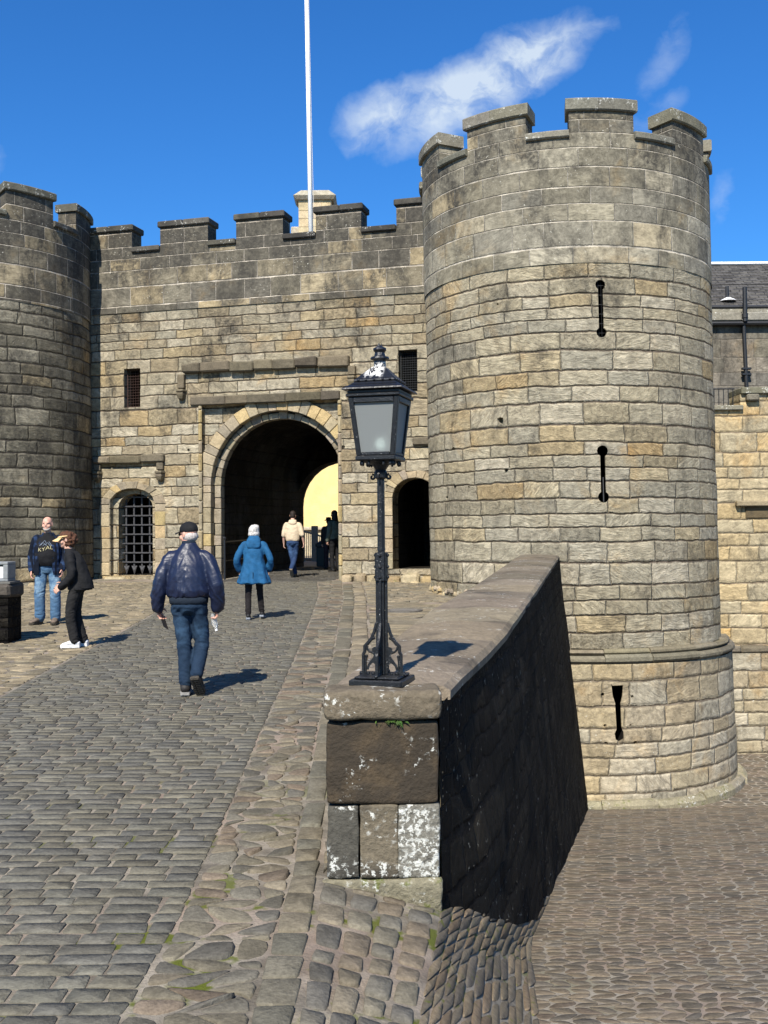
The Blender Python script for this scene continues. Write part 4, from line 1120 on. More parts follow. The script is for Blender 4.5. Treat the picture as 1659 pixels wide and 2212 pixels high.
mb.build('yard_face', M_SHADE_RUBBLE, pw)
mb = MB()
Yl = [5.6] + [y for y in Ys if y > 5.65]
for i in range(len(Yl) - 1):
    a, b = Yl[i], Yl[i + 1]
    mb.add([PW(WALL_L(a), a, rz(a) - 0.3), PW(WALL_L(b), b, rz(b) - 0.3), PW(WALL_L(b), b, ztop(b) - 0.1), PW(WALL_L(a), a, ztop(a) - 0.1)], [(3, 2, 1, 0)], uvs=[(a, rz(a) - 0.3), (b, rz(b) - 0.3), (b, ztop(b)), (a, ztop(a))])
mb.build('road_face', M_GREYTOWER, pw)
# coping: long worn slabs
mb = MB(); y = 5.60
while y < 20.9:
    e = min(20.98, y + random.uniform(0.75, 1.2)); N_ = 4; M_ = 6; vs = []
    c = jit(random.choice([(0.195, 0.16, 0.112), (0.165, 0.138, 0.10), (0.225, 0.185, 0.13)]), 0.15)
    for i in range(N_ + 1):
        Y = y + 0.004 + (e - y - 0.008) * i / N_
        l, r_ = WALL_L(Y) - 0.03, WALL_R(Y) + 0.012
        prof = [(l, -0.16), (l - 0.01, -0.045)] + [(l + 0.03 + (r_ - l - 0.06) * k / M_, 0.0 + 0.02 * math.sin(PI * k / M_)) for k in range(M_ + 1)] + [(r_ + 0.006, -0.03), (r_ + 0.004, -0.075)]
        for (x, dz) in prof:
            nn = 0.016 * noise.noise(Vector((x * 3, Y * 3, 1))) + 0.01 * noise.noise(Vector((x * 9, Y * 9, 4)))
            vs.append(PW(x + nn, Y, ztop(Y) + dz + nn))
    L = M_ + 5
    fs = [(i * L + j, (i + 1) * L + j, (i + 1) * L + j + 1, i * L + j + 1) for i in range(N_) for j in range(L - 1)]
    fs += [tuple(range(L)), tuple(N_ * L + k for k in range(L - 1, -1, -1))]
    mb.add(vs, fs, c); y = e
mb.build('coping', M_COPE, pw, smooth=False)
# pier blocks: subdivided, worn
def worn_block(lo, hi, col, bev, amp, seed, mat, name='pier_block', parent=pw, seg=9):
    bm = bmesh.new()
    bmesh.ops.create_cube(bm, size=1.0)
    S = Vector((hi[0] - lo[0], hi[1] - lo[1], hi[2] - lo[2])); C = Vector(((hi[0] + lo[0]) / 2, (hi[1] + lo[1]) / 2, (hi[2] + lo[2]) / 2))
    for v in bm.verts: v.co = Vector((v.co.x * S.x, v.co.y * S.y, v.co.z * S.z)) + C
    bmesh.ops.bevel(bm, geom=list(bm.edges), offset=bev, segments=3, profile=0.6, affect='EDGES', clamp_overlap=True)
    bmesh.ops.subdivide_edges(bm, edges=[e for e in bm.edges if e.calc_length() > 0.08], cuts=seg, use_grid_fill=True)
    bmesh.ops.triangulate(bm, faces=[f for f in bm.faces if len(f.verts) > 4])
    bm.normal_update()
    for v in bm.verts:
        p = v.co * 4.0 + Vector((seed, seed * 2, 0))
        v.co += v.normal * (amp * noise.noise(p) + amp * 0.5 * noise.noise(p * 3.1) + amp * 0.25 * noise.noise(p * 8))
    me = bpy.data.meshes.new(name); 
    for v in bm.verts: v.co.y -= 5.33
    bm.to_mesh(me); bm.free()
    ca = me.color_attributes.new('Col', 'FLOAT_COLOR', 'POINT')
    ca.data.foreach_set('color', np.tile(np.array(col + (1.0,), dtype=np.float32), len(me.vertices)))
    me.materials.append(mat); me.polygons.foreach_set('use_smooth', [True] * len(me.polygons))
    return link(bpy.data.objects.new(name, me), parent)
MP1 = block_mat('brown pier stone', 1.3, dirt=1.0, depth=0.025, lichen=0.25, stain_col=(0.028, 0.023, 0.017))
MP2 = block_mat('white crusted pier stone', 1.6, dirt=0.55, depth=0.03, lichen=1.55, stain_col=(0.03, 0.027, 0.022))
MP3 = block_mat('lichened pier stone', 1.3, dirt=0.7, depth=0.025, lichen=0.8, stain_col=(0.03, 0.027, 0.022))
MP4 = block_mat('mossy pier foot', 1.3, dirt=0.3, depth=0.03, lichen=0.45, moss=0.6)
worn_block((-0.305, 5.30, 0.705), (0.272, 5.62, 0.845), (0.135, 0.110, 0.075), 0.028, 0.014, 1.0, block_mat('pier cap stone', 1.2, dirt=0.45, depth=0.025, lichen=0.35, stain_col=(0.035, 0.03, 0.023)), 'pier_cap')
worn_block((-0.296, 5.335, 0.285), (0.262, 5.60, 0.693), (0.098, 0.070, 0.040), 0.02, 0.012, 3.0, MP1)
worn_block((-0.296, 5.335, -0.085), (-0.135, 5.60, 0.277), (0.075, 0.07, 0.056), 0.014, 0.010, 5.0, MP3)
worn_block((-0.132, 5.337, -0.085), (0.0585, 5.60, 0.277), (0.15, 0.125, 0.085), 0.012, 0.008, 7.0, MP3)
worn_block((0.060, 5.335, -0.085), (0.264, 5.60, 0.277), (0.17, 0.16, 0.13), 0.014, 0.010, 9.0, MP2)
worn_block((-0.32, 5.315, -0.42), (0.275, 5.62, -0.092), (0.20, 0.18, 0.12), 0.02, 0.016, 11.0, MP4, 'pier_footing')
# riveted plate fixed on the yard side of the pier
mb = MB(); mb.box((0.268, 5.40 - 5.33, 0.20), (0.280, 5.47 - 5.33, 0.44), 0.003)
for k in range(6): mb.ball((0.283, 5.415 - 5.33, 0.22 + k * 0.04), 0.006, 6, 4); mb.ball((0.283, 5.455 - 5.33, 0.22 + k * 0.04), 0.006, 6, 4)
mb.build('bolted_plate', plain_mat('buff plate', (0.24, 0.19, 0.12), 0.7), pw)
# fern in the joint under the cap
mb = MB()
for k in range(30):
    a = random.uniform(-1.2, 1.2); L = random.uniform(0.02, 0.055); x0 = random.gauss(0.03, 0.035); 
    b0 = Vector((x0, -0.002, 0.697)); t_ = b0 + Vector((math.sin(a) * L, -random.uniform(0.01, 0.03), -L * random.uniform(0.1, 0.8)))
    sd_ = Vector((0.004, 0, 0.004))
    mb.add([b0, (b0 + t_) / 2 + sd_ + Vector((0, -.004, .006)), t_, (b0 + t_) / 2 - sd_ + Vector((0, -.004, .006))], [(0, 1, 2, 3)], (0.05 * random.uniform(.6, 1.3), 0.075 * random.uniform(.6, 1.3), 0.015))
o = mb.build('fern', block_mat('fern leaf', 1, dirt=0, depth=0.0)); o.location = (0, 5.33, 0)
tag(o, 'small green fern growing in the joint beneath the pier cap', 'plant')

# ================================================================== LOW WALL AND FLOODLIGHT AT THE LEFT EDGE
pl = on_ramp(17, 1392)
lw = thing('low_wall', 'low dark rubble wall cut off by the left edge of the picture', 'wall', (pl.x, pl.y, rz(pl.y)))
ztl = at(40, 1262, pl.y).z - rz(pl.y)
mb = MB(); wallbox(mb, -2.6, 0.0, 0.0, 0.55, -0.2, ztl - 0.2, lambda u, n, z: Vector((u, -n + 0.55, z)))
mb.build('rubble_face', M_SHADE_RUBBLE, lw)
mb = MB(); slab_row(mb, -2.6, 0.04, -0.04, 0.60, ztl - 0.2, ztl, (0.3, 0.5), [(0.07, 0.06, 0.048), (0.09, 0.078, 0.06)], lambda u, n, z: Vector((u, -n + 0.55, z)), rough=0.02, bev=0.04)
mb.build('coping', M_BLOCK, lw)
fl = thing('floodlight', 'grey box floodlight with a white front standing on the low wall at the left edge', 'light', (pl.x, pl.y + 0.25, rz(pl.y) + ztl))
k = pl.y / F_PX
mb = MB(); mb.box((-0.75, -0.22, 0.0), (0.02, 0.2, 0.035), 0.006); mb.build('base_slab', plain_mat('slab', (0.12, 0.115, 0.10), 0.8), fl)
mb = MB()
x1 = -0.03
mb.box((-0.70, -0.16, 0.035), (x1, 0.16, 0.075), 0.008); mb.box((-0.70, -0.16, 0.27), (x1, 0.16, 0.31), 0.008)
mb.box((x1 - 0.07, -0.16, 0.075), (x1, 0.16, 0.27), 0.008); mb.box((-0.70, -0.16, 0.075), (-0.65, 0.16, 0.27), 0.008)
mb.box((-0.65, 0.10, 0.075), (x1 - 0.07, 0.16, 0.27), 0.004)
mb.build('housing', plain_mat('grey painted housing', (0.20, 0.21, 0.21), 0.5), fl)
mb = MB(); mb.box((-0.64, -0.135, 0.08), (x1 - 0.075, -0.12, 0.24), 0.003); mb.build('white_panel', plain_mat('white panel', (0.85, 0.85, 0.85), 0.5), fl)
mb = MB(); mb.tube([(-0.45, 0, 0.31), (-0.45, 0, 0.40)], 0.035, 8); mb.tube([(-0.45, 0, 0.40), (-0.45, 0, 0.44)], 0.022, 8); mb.build('cable_gland', M_IRON, fl)

# ================================================================== BUILDINGS BEHIND
# curtain wall right of the tower
YC = 25.6
def cw(px, py, Y=YC): p = at(px, py, Y); return p.x, p.z
cu = thing('curtain_wall', 'yellow sandstone curtain wall on the right behind the tower with a dark stone foot', 'wall', (7.8, YC, 0))
def CWM(Y): return lambda u, n, z: Vector((u - 7.8, Y - n - YC, z))
xL, xR = 6.0, 14.0
zt_c = cw(1640, 837)[1]; z_n0 = cw(1575, 876)[1]; xn = cw(1599, 860)[0]; z_st = cw(1620, 1398)[1]
mb = MB(); wallbox(mb, xL, xn, -0.8, 0, z_st, z_n0 - 0.12, CWM(YC), 'flrt'); wallbox(mb, xn, xR, -0.8, 0, z_st, zt_c - 0.16, CWM(YC), 'flrt')
mb.build('wall', M_YELLOW, cu)
mb = MB(); wallbox(mb, xL, xR, -0.8, 0.22, -4.2, z_st - 0.12, CWM(YC), 'flrt'); mb.build('wall_foot', M_BASE, cu)
mb = MB(); slab_row(mb, xL, xR, -0.1, 0.26, z_st - 0.12, z_st + 0.05, (0.6, 1.0), [(0.2, 0.17, 0.12), (0.16, 0.14, 0.10)], CWM(YC), rough=0.02, bev=0.04)
mb.build('string_course', M_BLOCK, cu)
mb = MB(); slab_row(mb, xn, xR, -0.9, 0.10, zt_c - 0.16, zt_c, (0.8, 1.3), [(0.19, 0.18, 0.13), (0.16, 0.15, 0.115)], CWM(YC), bev=0.02)
slab_row(mb, xL, xn + 0.05, -0.9, 0.10, z_n0 - 0.12, z_n0, (0.9, 1.3), [(0.19, 0.18, 0.13)], CWM(YC), bev=0.02)
mb.build('coping', M_CAP, cu)
mb = MB(); xq, zq0 = cw(1612, 867); mb.box((xn + 0.12, -0.1, zq0), (xn + 0.42, 0.16, zt_c - 0.17), 0.03, (0.16, 0.145, 0.11), M=CWM(YC)); mb.build('corbel', M_BLOCK, cu)
mb = MB(); xb_, zb0 = cw(1588, 1121); _, zb1 = cw(1588, 1094)
mb.box((xb_, -0.1, zb1), (xR, 0.16, zb1 + 0.13), 0.02, (0.27, 0.22, 0.14), M=CWM(YC)); mb.build('ledge', M_BLOCK, cu)
mb = MB(); mb.box((xb_ + 0.25, -0.1, zb0 + 0.02), (xR, 0.035, zb1 - 0.01), 0.01, (0.12, 0.09, 0.05), M=CWM(YC)); mb.build('blocked_opening', M_BLOCK, cu)  # dark brown panel paints the shade of the recess under the ledge
mb = MB(); xa_ = cw(1545, 860)[0]
for k in range(9): x = xn - 0.06 - k * 0.115; mb.tube([CWM(YC)(x, -0.35, z_n0), CWM(YC)(x, -0.35, cw(1575, 836)[1])], 0.011, 6)
mb.tube([CWM(YC)(xn - 0.02, -0.35, cw(1575, 836)[1]), CWM(YC)(xa_ - 0.6, -0.35, cw(1575, 836)[1])], 0.016, 6)
mb.build('railing', M_IRON, cu)
# slate roofed range above it
YR = 30.0
ra = thing('slate_roofed_range', 'grey ashlar building with a slate roof and white ridge above the curtain wall', 'building', (10, YR, 0))
def RM(u, n, z): return Vector((u - 10, -n, z))
z_eave = at(1600, 700, YR).z; z_c1 = at(1600, 677, YR).z; z_c0 = at(1600, 696, YR).z
mb = MB(); wallbox(mb, 5.5, 17, -8, 0, -0.5, z_c0 + 0.05, RM, 'flrb'); mb.build('wall', M_GREYASH, ra)
mb = MB(); slab_row(mb, 5.5, 17, -0.2, 0.22, z_c0, z_c1, (1.0, 1.4), [(0.22, 0.205, 0.165), (0.2, 0.185, 0.15)], RM, bev=0.03)
slab_row(mb, 5.5, 17, -0.2, 0.12, z_c1, z_c1 + 0.12, (1.0, 1.4), [(0.2, 0.19, 0.15)], RM, bev=0.02); mb.build('cornice', M_CAP, ra)
mb = MB(); mb.tube([RM(5.5, 0.16, z_c0 - 0.06), RM(17, 0.16, z_c0 - 0.06)], 0.06, 8); mb.tube([RM(5.5, 0.1, z_c1 + 0.16), RM(17, 0.1, z_c1 + 0.16)], 0.05, 8); mb.build('gutter', M_IRON, ra)
z_r = at(1600, 572, YR + 3.6).z; z_e = z_c1 + 0.16
m_sl, gs, bs = new_mat('roof slates')
tcs = gs.n('ShaderNodeTexCoord'); br = gs.n('ShaderNodeTexBrick'); gs.t.links.new(tcs.outputs['UV'], br.inputs['Vector'])
br.inputs['Scale'].default_value = 1.0; br.inputs['Brick Width'].default_value = 0.26; br.inputs['Row Height'].default_value = 0.17; br.inputs['Mortar Size'].default_value = 0.012
br.inputs['Color1'].default_value = (0.055, 0.052, 0.048, 1); br.inputs['Color2'].default_value = (0.13, 0.122, 0.11, 1); br.inputs['Mortar'].default_value = (0.02, 0.02, 0.02, 1); br.inputs['Bias'].default_value = -0.2
nsl = gs.noise(tcs.outputs['UV'], 6, 5, 0.7); vcs = gs.n('ShaderNodeCombineColor'); [gs.put(vcs.inputs[i], gs.mr(nsl, 0.3, 0.7, 0.6, 1.5, False)) for i in range(3)]
gs.put(bs.inputs['Base Color'], gs.mix(1.0, br.outputs['Color'], vcs.outputs[0], 'MULTIPLY')); bs.inputs['Roughness'].default_value = 0.7
bump(gs, bs, br.outputs['Fac'], 0.02, -1.0)
mb = MB(); n = 14
sl_len = math.hypot(3.6, z_r - z_e)
for k in range(n):            # slate courses lap over each other
    a, b = k / n, (k + 1) / n
    P = lambda u, t, o: Vector((u - 10, t * 3.6, z_e + (z_r - z_e) * t + o))
    mb.add([P(5.5, a, 0.035), P(17, a, 0.035), P(17, b, 0.0), P(5.5, b, 0.0)], [(0, 1, 2, 3)], uvs=[(5.5, a * sl_len), (17, a * sl_len), (17, b * sl_len), (5.5, b * sl_len)])
    mb.add([P(5.5, a, 0.0), P(17, a, 0.0), P(17, a, 0.035), P(5.5, a, 0.035)], [(0, 1, 2, 3)], uvs=[(5.5, a), (17, a), (17, a + .03), (5.5, a + .03)])
mb.add([(5.5 - 10, 3.62, z_r), (7, 3.62, z_r), (7, 7.2, z_e), (5.5 - 10, 7.2, z_e)], [(0, 1, 2, 3)], uvs=[(0, 0), (11, 0), (11, 4), (0, 4)])
rf = mb.build('roof', m_sl, ra)
mb = MB(); mb.box((5.5 - 10, 3.45, z_r - 0.03), (7, 3.75, z_r + 0.07), 0.03); mb.build('ridge', plain_mat('white lead ridge', (0.75, 0.74, 0.72), 0.5), rf)
def on_roof(px, py):
    d = ray(px, py); nrm = Vector((0, -(z_r - z_e), 3.6)); o = Vector((0, YR, z_e)); t = (o - CAM).dot(nrm) / d.dot(nrm); return CAM + d * t - Vector((10, YR, 0))
p = on_roof(1571, 650); mb = MB(); mb.tube([p, p + Vector((0, 0, 0.42))], 0.05, 8); v_ = mb.build('vent_pipe', M_IRON, rf)
mb = MB(); mb.lathe([(0.24, 0.0), (0.16, 0.05), (0.06, 0.10)], tuple(p + Vector((0, -0.08, -0.02))), 10); mb.build('flashing', plain_mat('white flashing', (0.8, 0.8, 0.78), 0.5), v_)
p = at(1607, 688, YR - 0.12) - Vector((10, YR, 0)); mb = MB(); mb.tube([p + Vector((0, -.1, -0.1)), p + Vector((0, -.1, 0.86))], 0.065, 8); mb.tube([p + Vector((0, -.1, 0.0)), p + Vector((0, -.1, 0.12))], 0.085, 8); mb.build('soil_pipe', M_IRON, ra)
p = at(1610, 703, YR - 0.12) - Vector((10, YR, 0)); mb = MB(); mb.tube([p + Vector((-0.04, 0, 0)), p + Vector((0.03, 0, -2.2))], 0.055, 8)
for dz in (-1.22, -1.38): mb.box((p.x - 0.12, p.y - 0.06, p.z + dz - 0.03), (p.x + 0.14, p.y + 0.06, p.z + dz + 0.03), 0.01)
mb.build('downpipe', M_IRON, ra)

# ochre washed hall behind the gatehouse
YH = 50.0
ha = thing('ochre_hall', 'pale ochre limewashed hall seen through the archway, its stone chimney above the battlements', 'building', (-2, YH, 0))
m_oc, go, bo = new_mat('ochre limewash'); tco = go.n('ShaderNodeTexCoord'); no = go.noise(tco.outputs['Object'], 1.2, 6, 0.7)
go.put(bo.inputs['Base Color'], go.mix(go.mr(no, 0.35, 0.65), (0.78, 0.60, 0.28), (0.70, 0.52, 0.23))); bo.inputs['Roughness'].default_value = 0.9; bump(go, bo, go.noise(tco.outputs['Object'], 14, 4), 0.02)
HM = lambda x, y, z: Vector((x + 2, y - YH, z))
mb = MB(); mb.box((-16, YH, 0.2), (12, YH + 9, 11.5), 0, M=HM); mb.build('wall', m_oc, ha)
mb = MB(); mb.add([HM(-16.3, YH - 0.3, 11.4), HM(12.3, YH - 0.3, 11.4), HM(12.3, YH + 4.5, 14.4), HM(-16.3, YH + 4.5, 14.4), HM(-16.3, YH + 9.3, 11.4), HM(12.3, YH + 9.3, 11.4)], [(0, 1, 2, 3), (3, 2, 5, 4)], uvs=[(0, 0), (28, 0), (28, 6), (0, 6), (0, 12), (28, 12)])
hr = mb.build('roof', m_sl, ha)
mb = MB(); mb.box((-16, YH - 0.25, 0.2), (12, YH - 0.002, at(680, 1146, YH).z), 0.03, (0.5, 0.42, 0.28), M=HM); mb.box((-16, YH - 0.4, at(680, 1146, YH).z + 0.003), (12, YH - 0.002, at(680, 1138, YH).z), 0.04, (0.42, 0.36, 0.26), M=HM); mb.build('stone_band', M_CAP, ha)
a = at(645, 500, YH + 4); b = at(716, 500, YH + 4); c1 = at(680, 432, YH + 4).z; c2 = at(680, 409, YH + 4).z
M_CHIM = block_mat('pale chimney ashlar', 0.5, dirt=0.0, depth=0.02)
mb = MB(); z = 12.5
while z < c1 - 0.05:
    e = min(c1, z + 0.42); w_ = (b.x - a.x); x = a.x; first = True
    while x < b.x - 0.01:
        f = min(b.x, x + random.uniform(0.4, 0.9)); mb.box((x + 0.004, YH + 4, z + 0.004), (f - 0.004, YH + 5.2, e - 0.004), 0.015, jit((0.52, 0.42, 0.26), 0.12), M=HM); x = f
    z = e
ch_ = mb.build('chimney', M_CHIM, hr)
mb = MB(); mid = (a.x + b.x) / 2; hw = w_ / 2
P = lambda s, n0, z: [HM(mid - hw - s, YH + 4 - s, z), HM(mid + hw + s, YH + 4 - s, z), HM(mid + hw + s, YH + 5.2 + s, z), HM(mid - hw - s, YH + 5.2 + s, z)]
mb.hexa(P(0.12, 0, c1) + P(0.25, 0, c1 + 0.18), 0.01, (0.40, 0.34, 0.24)); mb.hexa(P(0.25, 0, c1 + 0.183) + P(-0.12, 0, c2), 0.02, (0.36, 0.32, 0.23)); mb.build('chimney_cap', M_CAP, ch_)
mb = MB(); mb.box((at(628, 500, YH + 4).x, YH + 4.1, 12.6), (a.x + 0.2, YH + 4.8, at(630, 488, YH + 4).z), 0.05, (0.4, 0.34, 0.24), M=HM); mb.build('roof_curb', M_CAP, hr)

# steps and railing beyond the passage
st = thing('stair_railing', 'pale timber railing with square posts beyond the archway', 'railing', (0, 41, 0.46))
mb = MB(); YS = 41.0
def SP(px, py, Y=YS): p = at(px, py, Y); return Vector((p.x, p.y - 41, p.z - 0.46))
def rail(a, b, r): mb.tube([a, b], r, 6)
rail(SP(650, 1146), SP(700, 1160), 0.035); rail(SP(650, 1207), SP(734, 1207), 0.035)
for x in range(650, 736, 4): rail(SP(x, 1206), SP(x, 1147 + (x - 650) * 0.28), 0.016)
mb.box(tuple(SP(677, 1206) + Vector((-.07, -.07, -0.3))), tuple(SP(683, 1136) + Vector((.07, .07, 0))), 0.01)
mb.box(tuple(SP(652, 1240) + Vector((-.06, -.05, -0.3))), tuple(SP(655, 1152) + Vector((.06, .05, 0))), 0.01)
rail(SP(655, 1208), SP(692, 1242), 0.05)
mb.build('balustrade', plain_mat('pale weathered timber', (0.42, 0.36, 0.26), 0.7), st)
mb = MB(); mb.box(tuple(SP(655, 1240) + Vector((-0.3, 0.3, -0.3))), tuple(SP(735, 1209) + Vector((0.6, 1.6, 0))), 0.02, (0.16, 0.13, 0.10)); mb.build('landing', M_BLOCK, st)
pb_ = on_ramp(693, 1245); Yp = 34.6
bo_ = thing('bollard', 'black square bollard standing at the far end of the passage', 'bollard', (at(693, 1240, Yp).x, Yp, rz(Yp)))
mb = MB(); hB = at(693, 1168, Yp).z - rz(Yp)
mb.box((-0.13, -0.13, 0), (0.13, 0.13, hB - 0.2), 0.02); mb.build('post', M_IRON, bo_)
mb = MB(); mb.box((-0.16, -0.16, hB - 0.2), (0.16, 0.16, hB - 0.08), 0.02); mb.hull([(-.13, -.13, hB - .08), (.13, -.13, hB - .08), (.13, .13, hB - .08), (-.13, .13, hB - .08), (0, 0, hB)]); mb.build('post_cap', M_IRON, bo_)
# handrail post just inside the arch
ph_ = G(UC - RIN + 0.18, -0.1, 0); gy = rz(ph_.y)
hp = thing('handrail', 'thin black iron handrail post at the left side of the archway', 'handrail', (ph_.x, ph_.y, gy))
mb = MB(); mb.tube([(0, 0, 0), (0, 0, 1.08)], 0.028, 8); mb.ball((0, 0, 1.1), 0.045, 8, 6); mb.build('post', M_IRON, hp)
mb = MB(); dv_ = -GN * 2.5; mb.tube([(0, 0, 1.0), (dv_.x, dv_.y, 1.06)], 0.02, 8); mb.tube([(0, 0, 0.5), (dv_.x, dv_.y, 0.55)], 0.014, 8); mb.tube([(dv_.x, dv_.y, 0), (dv_.x, dv_.y, 1.06)], 0.022, 8); mb.build('rail', M_IRON, hp)

# flagpole
YF = 33.0
fp0 = at(671.5, 500, YF); fp1 = at(662, 0, YF); dirp = (fp1 - fp0) / (fp1.z - fp0.z)
fb = fp0 - dirp * (fp0.z - 8.7)
fo = thing('flagpole', 'tall slim white flagpole rising behind the gatehouse battlements', 'flagpole', fb)
mb = MB(); mb.tube([(0, 0, 0), tuple(dirp * 6), tuple(dirp * 13)], [0.075, 0.068, 0.052], 14); mb.build('pole', plain_mat('white paint', (0.82, 0.82, 0.80), 0.4), fo, smooth=True)
mb = MB(); mb.ball(tuple(dirp * 13.05), 0.11, 12, 8); mb.build('finial', plain_mat('gilt', (0.6, 0.45, 0.15), 0.3, 0.8), fo, smooth=True)
mb = MB(); mb.lathe([(0.2, 0), (0.2, 0.05), (0.1, 0.1), (0.1, 0.35)], (0, 0, 0), 12); mb.build('socket', M_IRON, fo)
mb = MB(); mb.tube([Vector((0.10, -0.05, 1.2)), dirp * 6 + Vector((0.085, -0.05, 0)), dirp * 12.9 + Vector((0.06, -0.02, 0))], 0.008, 5); mb.build('halyard', plain_mat('pale rope', (0.5, 0.48, 0.44), 0.8), fo)
# ================================================================== STREET LAMP ON THE PIER
LY = 5.62
lb = at(826, 1475, LY)
LZ = 0.842
lamp = thing('street_lamp', 'old black cast iron lamp post with a square frosted lantern standing on the stone pier', 'street lamp', (lb.x, LY, LZ), math.atan2(GU.y, GU.x))
def lamp_mat():
    m, g, b = new_mat('chipped black lamp paint')
    tc = g.n('ShaderNodeTexCoord'); p = tc.outputs['Object']
    n1 = g.noise(p, 30, 5, 0.7, 0.4); n2 = g.noise(p, 120, 3, 0.6); n3 = g.noise(p, 9, 3)
    col = g.mix(g.mr(n1, 0.3, 0.7), (0.006, 0.0065, 0.008), (0.012, 0.014, 0.016))
    col = g.mix(g.m('MULTIPLY', g.mr(n1, 0.66, 0.69), g.mr(n3, 0.5, 0.58)), col, (0.16, 0.055, 0.03))
    col = g.mix(g.m('MULTIPLY', g.mr(n2, 0.66, 0.7), g.mr(n3, 0.45, 0.6)), col, (0.5, 0.5, 0.48))
    g.put(b.inputs['Base Color'], col); b.inputs['Roughness'].default_value = 0.42; b.inputs['Specular IOR Level'].default_value = 0.35
    bump(g, b, g.m('ADD', n1, n2), 0.002)
    return m
M_LAMP = lamp_mat()
def lamp_roof_mat():
    m, g, b = new_mat('lamp roof with worn white patches')
    tc = g.n('ShaderNodeTexCoord'); p = tc.outputs['Object']; x, y, z = g.sep(p)
    n1 = g.noise(p, 34, 4, 0.62, 0.8)
    f = g.m('MULTIPLY', g.mr(n1, 0.46, 0.50), g.m('MULTIPLY', g.mr(g.m('ABSOLUTE', g.m('SUBTRACT', x, -0.012)), 0.035, 0.06, 1.0, 0.0), g.m('MULTIPLY', g.mr(z, 1.595, 1.62), g.mr(z, 1.685, 1.70, 1.0, 0.0))))
    col = g.mix(f, (0.008, 0.009, 0.012), (0.62, 0.61, 0.58))
    g.put(b.inputs['Base Color'], col); b.inputs['Roughness'].default_value = 0.38; b.inputs['Specular IOR Level'].default_value = 0.5
    bump(g, b, n1, 0.003)
    return m
M_LROOF = lamp_roof_mat()
# foot plate
mb = MB(); mb.box((-0.142, -0.142, 0), (0.142, 0.142, 0.034), 0.006); mb.box((-0.12, -0.12, 0.035), (0.12, 0.12, 0.048), 0.006)
mb.build('base_plate', M_LAMP, lamp)
# lower shaft: four flat bars bolted round a core; upper shaft: slim octagonal bar
mb = MB()
mb.box((-0.017, -0.017, 0.048), (0.017, 0.017, 0.70), 0.003)
for a in range(4):
    c_, s_ = math.cos(a * PI / 2), math.sin(a * PI / 2)
    Mr = lambda x, y, z: Vector((x * c_ - y * s_, x * s_ + y * c_, z))
    mb.box((0.018, -0.006, 0.05), (0.032, 0.006, 0.665), 0.002, M=Mr)
    mb.box((-0.024, 0.0325 - 0.009, 0.54), (0.024, 0.0325 - 0.002, 0.69), 0.003, M=Mr)
    for z in (0.30, 0.56, 0.615, 0.675): mb.ball(tuple(Mr(0.034, 0, z)), 0.009, 8, 6)
mb.build('lower_shaft', M_LAMP, lamp)
mb = MB(); mb.lathe([(0.022, 0.70), (0.0205, 0.72), (0.0195, 1.09), (0.026, 1.095), (0.026, 1.11), (0.019, 1.115)], (0, 0, 0), 8, rot=PI / 8)
for z in np.arange(0.74, 1.08, 0.035): mb.ball((0, -0.020, float(z)), 0.0035, 6, 4)
mb.build('upper_shaft', M_LAMP, lamp)
